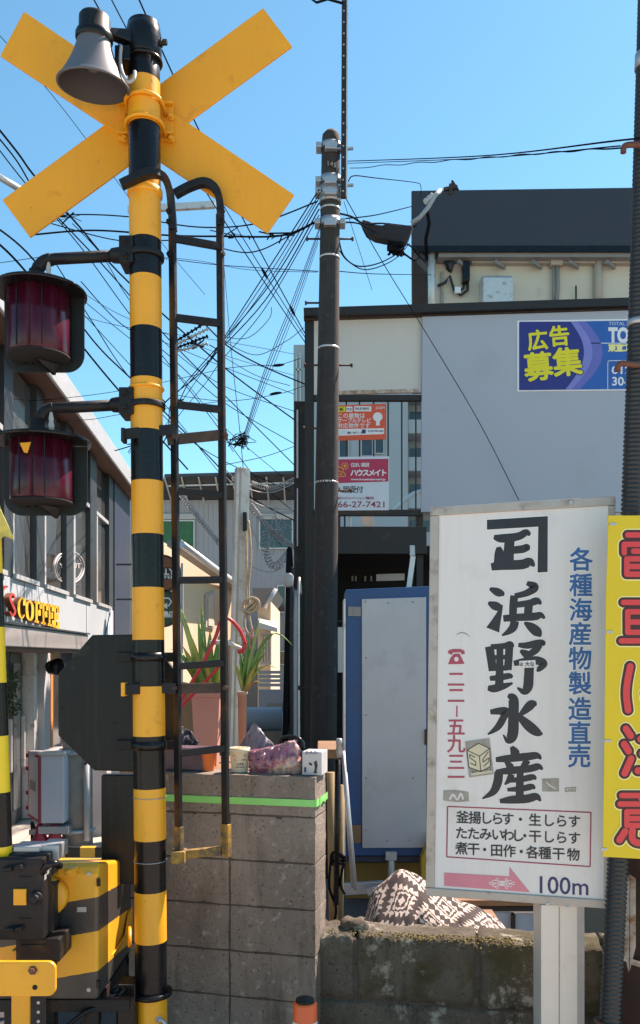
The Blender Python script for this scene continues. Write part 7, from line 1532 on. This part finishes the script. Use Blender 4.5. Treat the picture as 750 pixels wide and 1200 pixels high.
L_ = [([(-20, 128, 7), (20, 178, 7.4), (42, 208, 7.7), (90, 262, 8.4), (150, 330, 9.5), (262, 430, 11), (345, 492, 12)], 0.020), ([(-20, 140, 7), (18, 186, 7.4), (50, 235, 8), (120, 310, 9), (200, 400, 10.4), (270, 470, 11.4), (345, 545, 12.5)], 0.015), ([(-20, 150, 7.2), (30, 215, 7.8), (95, 290, 8.8), (155, 372, 9.8), (240, 480, 11.4), (300, 560, 12.4), (345, 600, 13)], 0.012), ([(-10, 262, 8), (40, 305, 8.6), (110, 400, 9.8), (160, 450, 10.6), (240, 530, 12), (290, 580, 13), (345, 610, 13.5)], 0.020),
      ([(-10, 278, 8), (30, 318, 8.6), (100, 410, 9.8), (150, 470, 10.8), (220, 550, 12.2)], 0.024), ([(60, 300, 9), (110, 380, 10), (150, 440, 11), (210, 505, 12), (262, 540, 12.5), (340, 575, 13)], 0.013), ([(95, 330, 9), (140, 378, 10), (190, 410, 10.6), (260, 470, 11.6), (345, 520, 12.4)], 0.012), ([(85, 262, 9), (120, 300, 9.6), (152, 352, 10.2), (200, 408, 11), (262, 452, 11.6), (345, 482, 12.2)], 0.010),
      ([(95, 350, 10), (150, 395, 10.4), (210, 440, 11), (262, 500, 11.8), (345, 570, 13)], 0.009), ([(95, 365, 10), (150, 425, 10.6), (190, 470, 11), (262, 560, 12.4), (330, 640, 14)], 0.010), ([(100, 345, 10), (152, 374, 10.4), (262, 416, 11), (345, 440, 12)], 0.007), ([(100, 372, 10), (152, 384, 10.4), (262, 400, 11), (345, 415, 12)], 0.007), ([(0, 470, 10), (60, 468, 10.2), (152, 456, 10.6), (262, 432, 11.2)], 0.008), ([(40, 490, 10), (100, 492, 10.4), (152, 484, 10.6), (262, 470, 11.2)], 0.008)]
for i, (q, r_) in enumerate(L_):
    cable(q, r_, 'dark cable falling from the left edge behind the crossing pole to the distant houses', G)
G = 'pale wrapped cables in front of the grey house'
L_ = [[(262, 548, 11), (290, 572, 11.5), (318, 577, 12), (345, 566, 12.5)], [(262, 556, 11), (300, 590, 11.5), (345, 598, 12.5)], [(292, 592, 11.5), (318, 622, 12), (345, 640, 12.5)], [(288, 600, 11.5), (300, 630, 11.8), (322, 660, 12), (340, 640, 12.5)], [(215, 585, 12), (235, 610, 12.4), (255, 635, 12.8)], [(296, 665, 12), (320, 670, 12), (345, 655, 12.4)], [(300, 605, 12), (322, 606, 12), (345, 622, 12.4)]]
for i, q in enumerate(L_): cable(q, 0.016 if i in (0, 1, 2, 4) else 0.011, 'pale wrapped cable strung before the grey sided house', G, CABLEG)
def spiral(q, r_, rw, turns, label):
    pts = crom([P(*p) for p in q], 10); m = MB(); n = turns*8; out = []
    for i in range(n+1):
        f = i/n*(len(pts)-1); k = min(int(f), len(pts)-2); p = Vector(pts[k]).lerp(Vector(pts[k+1]), f-k); d, u, v = axes_for(Vector(pts[k+1])-Vector(pts[k])); a = 2*math.pi*i/8; out.append(p+(u*math.cos(a)+v*math.sin(a))*r_)
    m.tube(out, rw, 4); tag(m.build('spiral_hanger', CABLEG), label, 'cable hanger', 'spiral hangers on the cables by the grey house')
spiral([(212, 580, 11.9), (235, 610, 12.3), (257, 637, 12.7)], 0.035, 0.008, 22, 'silver spiral hanger between the ladder rails before the grey house')
spiral([(292, 590, 11.4), (318, 622, 11.9), (345, 641, 12.4)], 0.035, 0.008, 24, 'silver spiral hanger right of the square post, the longer slanting one')
spiral([(312, 622, 11.9), (312, 648, 12), (322, 664, 12), (338, 648, 12.2)], 0.05, 0.008, 18, 'tangled silver spiral hanger hooked below the dark house window')
spiral([(294, 566, 11.4), (318, 572, 11.9), (345, 562, 12.4)], 0.03, 0.007, 20, 'silver spiral hanger just under the ribbed sheet roof')
m = MB()
for k in range(9): m.tube(crom([P(326+rnd.gauss(0, 9), 625+rnd.gauss(0, 18), 12+rnd.uniform(-.2, .2)) for _ in range(3)], 5), 0.006, 4)
tag(m.build('wire_tangle', CABLEG), 'tangle of pale wires before the grey house, left of the sign frame', 'wire tangle')
# conduits climbing the left side of the sign frame
G = 'conduits climbing beside the sign frame'
for i, (x0, y0, x1, y1, r_, mt) in enumerate(((338, 668, 334, 905, 0.028, CABLE), (341, 690, 343, 905, 0.030, FRAME), (346, 715, 345, 905, 0.026, CABLEG), (350, 700, 350.5, 905, 0.014, ALU), (336, 720, 330, 905, 0.016, CABLE))):
    m = MB(); a = P(x0, y0, 9.2); b = P(x1, y1, 9.2); b = Vector((b.x, b.y, 0.02)); m.tube(crom([a+Vector((0.02, 0.2, 0.05)), a, b], 6), r_, 8)
    tag(m.build('wall_conduit', mt), ['black conduit climbing the sign frame, leftmost thick one', 'dark brown conduit next to the leftmost black one', 'pale grey conduit beside the sign frame column', 'thin bright rod beside the sign frame column', 'thin black conduit splaying left at its foot'][i], 'conduit', G)
m = MB(); m.lathe(P(338, 675, 9.15), (0, 0, 1), [(0.02, -0.12), (0.05, -0.1), (0.055, 0.0), (0.03, 0.03)], 12); tag(m.build('junction_pot', LGREY), 'small white junction pot on top of the black conduits', 'junction box')
# long dark crossarm and pale tube at left and behind ladder
m = MB(); m.bar(P(150, 246, 9.6), P(252, 240, 9.6), 0.05, 0.07); tag(m.build('pale_crossarm', ALU), 'pale metal crossarm seen between the crossing pole and the ladder top', 'crossarm')
m = MB(); m.tube([P(-10, 202, 9), P(30, 226, 9.3)], 0.035, 8); tag(m.build('pale_tube', ALU), 'pale metal tube at the left edge by the cables', 'tube')
for (x, y, d, lab) in ((395, 462, 9.9, ''),): pass
G = 'splices on the wires before the sign frame'
for (x, y, d, an, lab) in ((310, 320.2, 9.2, 1.05, 'black splice on the middle feeder wire'), (342.6, 364, 9.72, 1.11, 'black splice on the right feeder wire near the sign frame'), (326, 428, 9.8, -0.1, 'black splice on the upper level wire before the sign frame'), (323, 461, 9.8, -0.15, 'black splice on the lower level wire before the sign frame')):
    m = MB(); c = P(x, y, d); v = Vector((math.cos(an), 0, -math.sin(an))); m.lathe(c-v*0.07, v, [(0.006, 0), (0.014, 0.03), (0.017, 0.07), (0.014, 0.11), (0.006, 0.14)], 10); tag(m.build('cable_splice', CABLE), lab, 'splice', G)
G = 'porcelain insulator strings between the ladder rails'
for i in range(4):
    m = MB(); a = P(206, 412-i*4, 10.5); b = P(246, 398-i*9+4, 10.5); v = (b-a); pr = []
    for k in range(9): pr += [(0.012, v.length*(k/9)), (0.03, v.length*(k/9+0.03)), (0.012, v.length*(k/9+0.06))]
    m.lathe(a, v, pr, 8); tag(m.build('insulator_string', [CERAM, CABLE][i % 2]), ['lowest white', 'lower black', 'upper white', 'uppermost black'][i]+' insulator string between the ladder rails', 'insulator', G)
bpy.data.objects.remove(_FO)
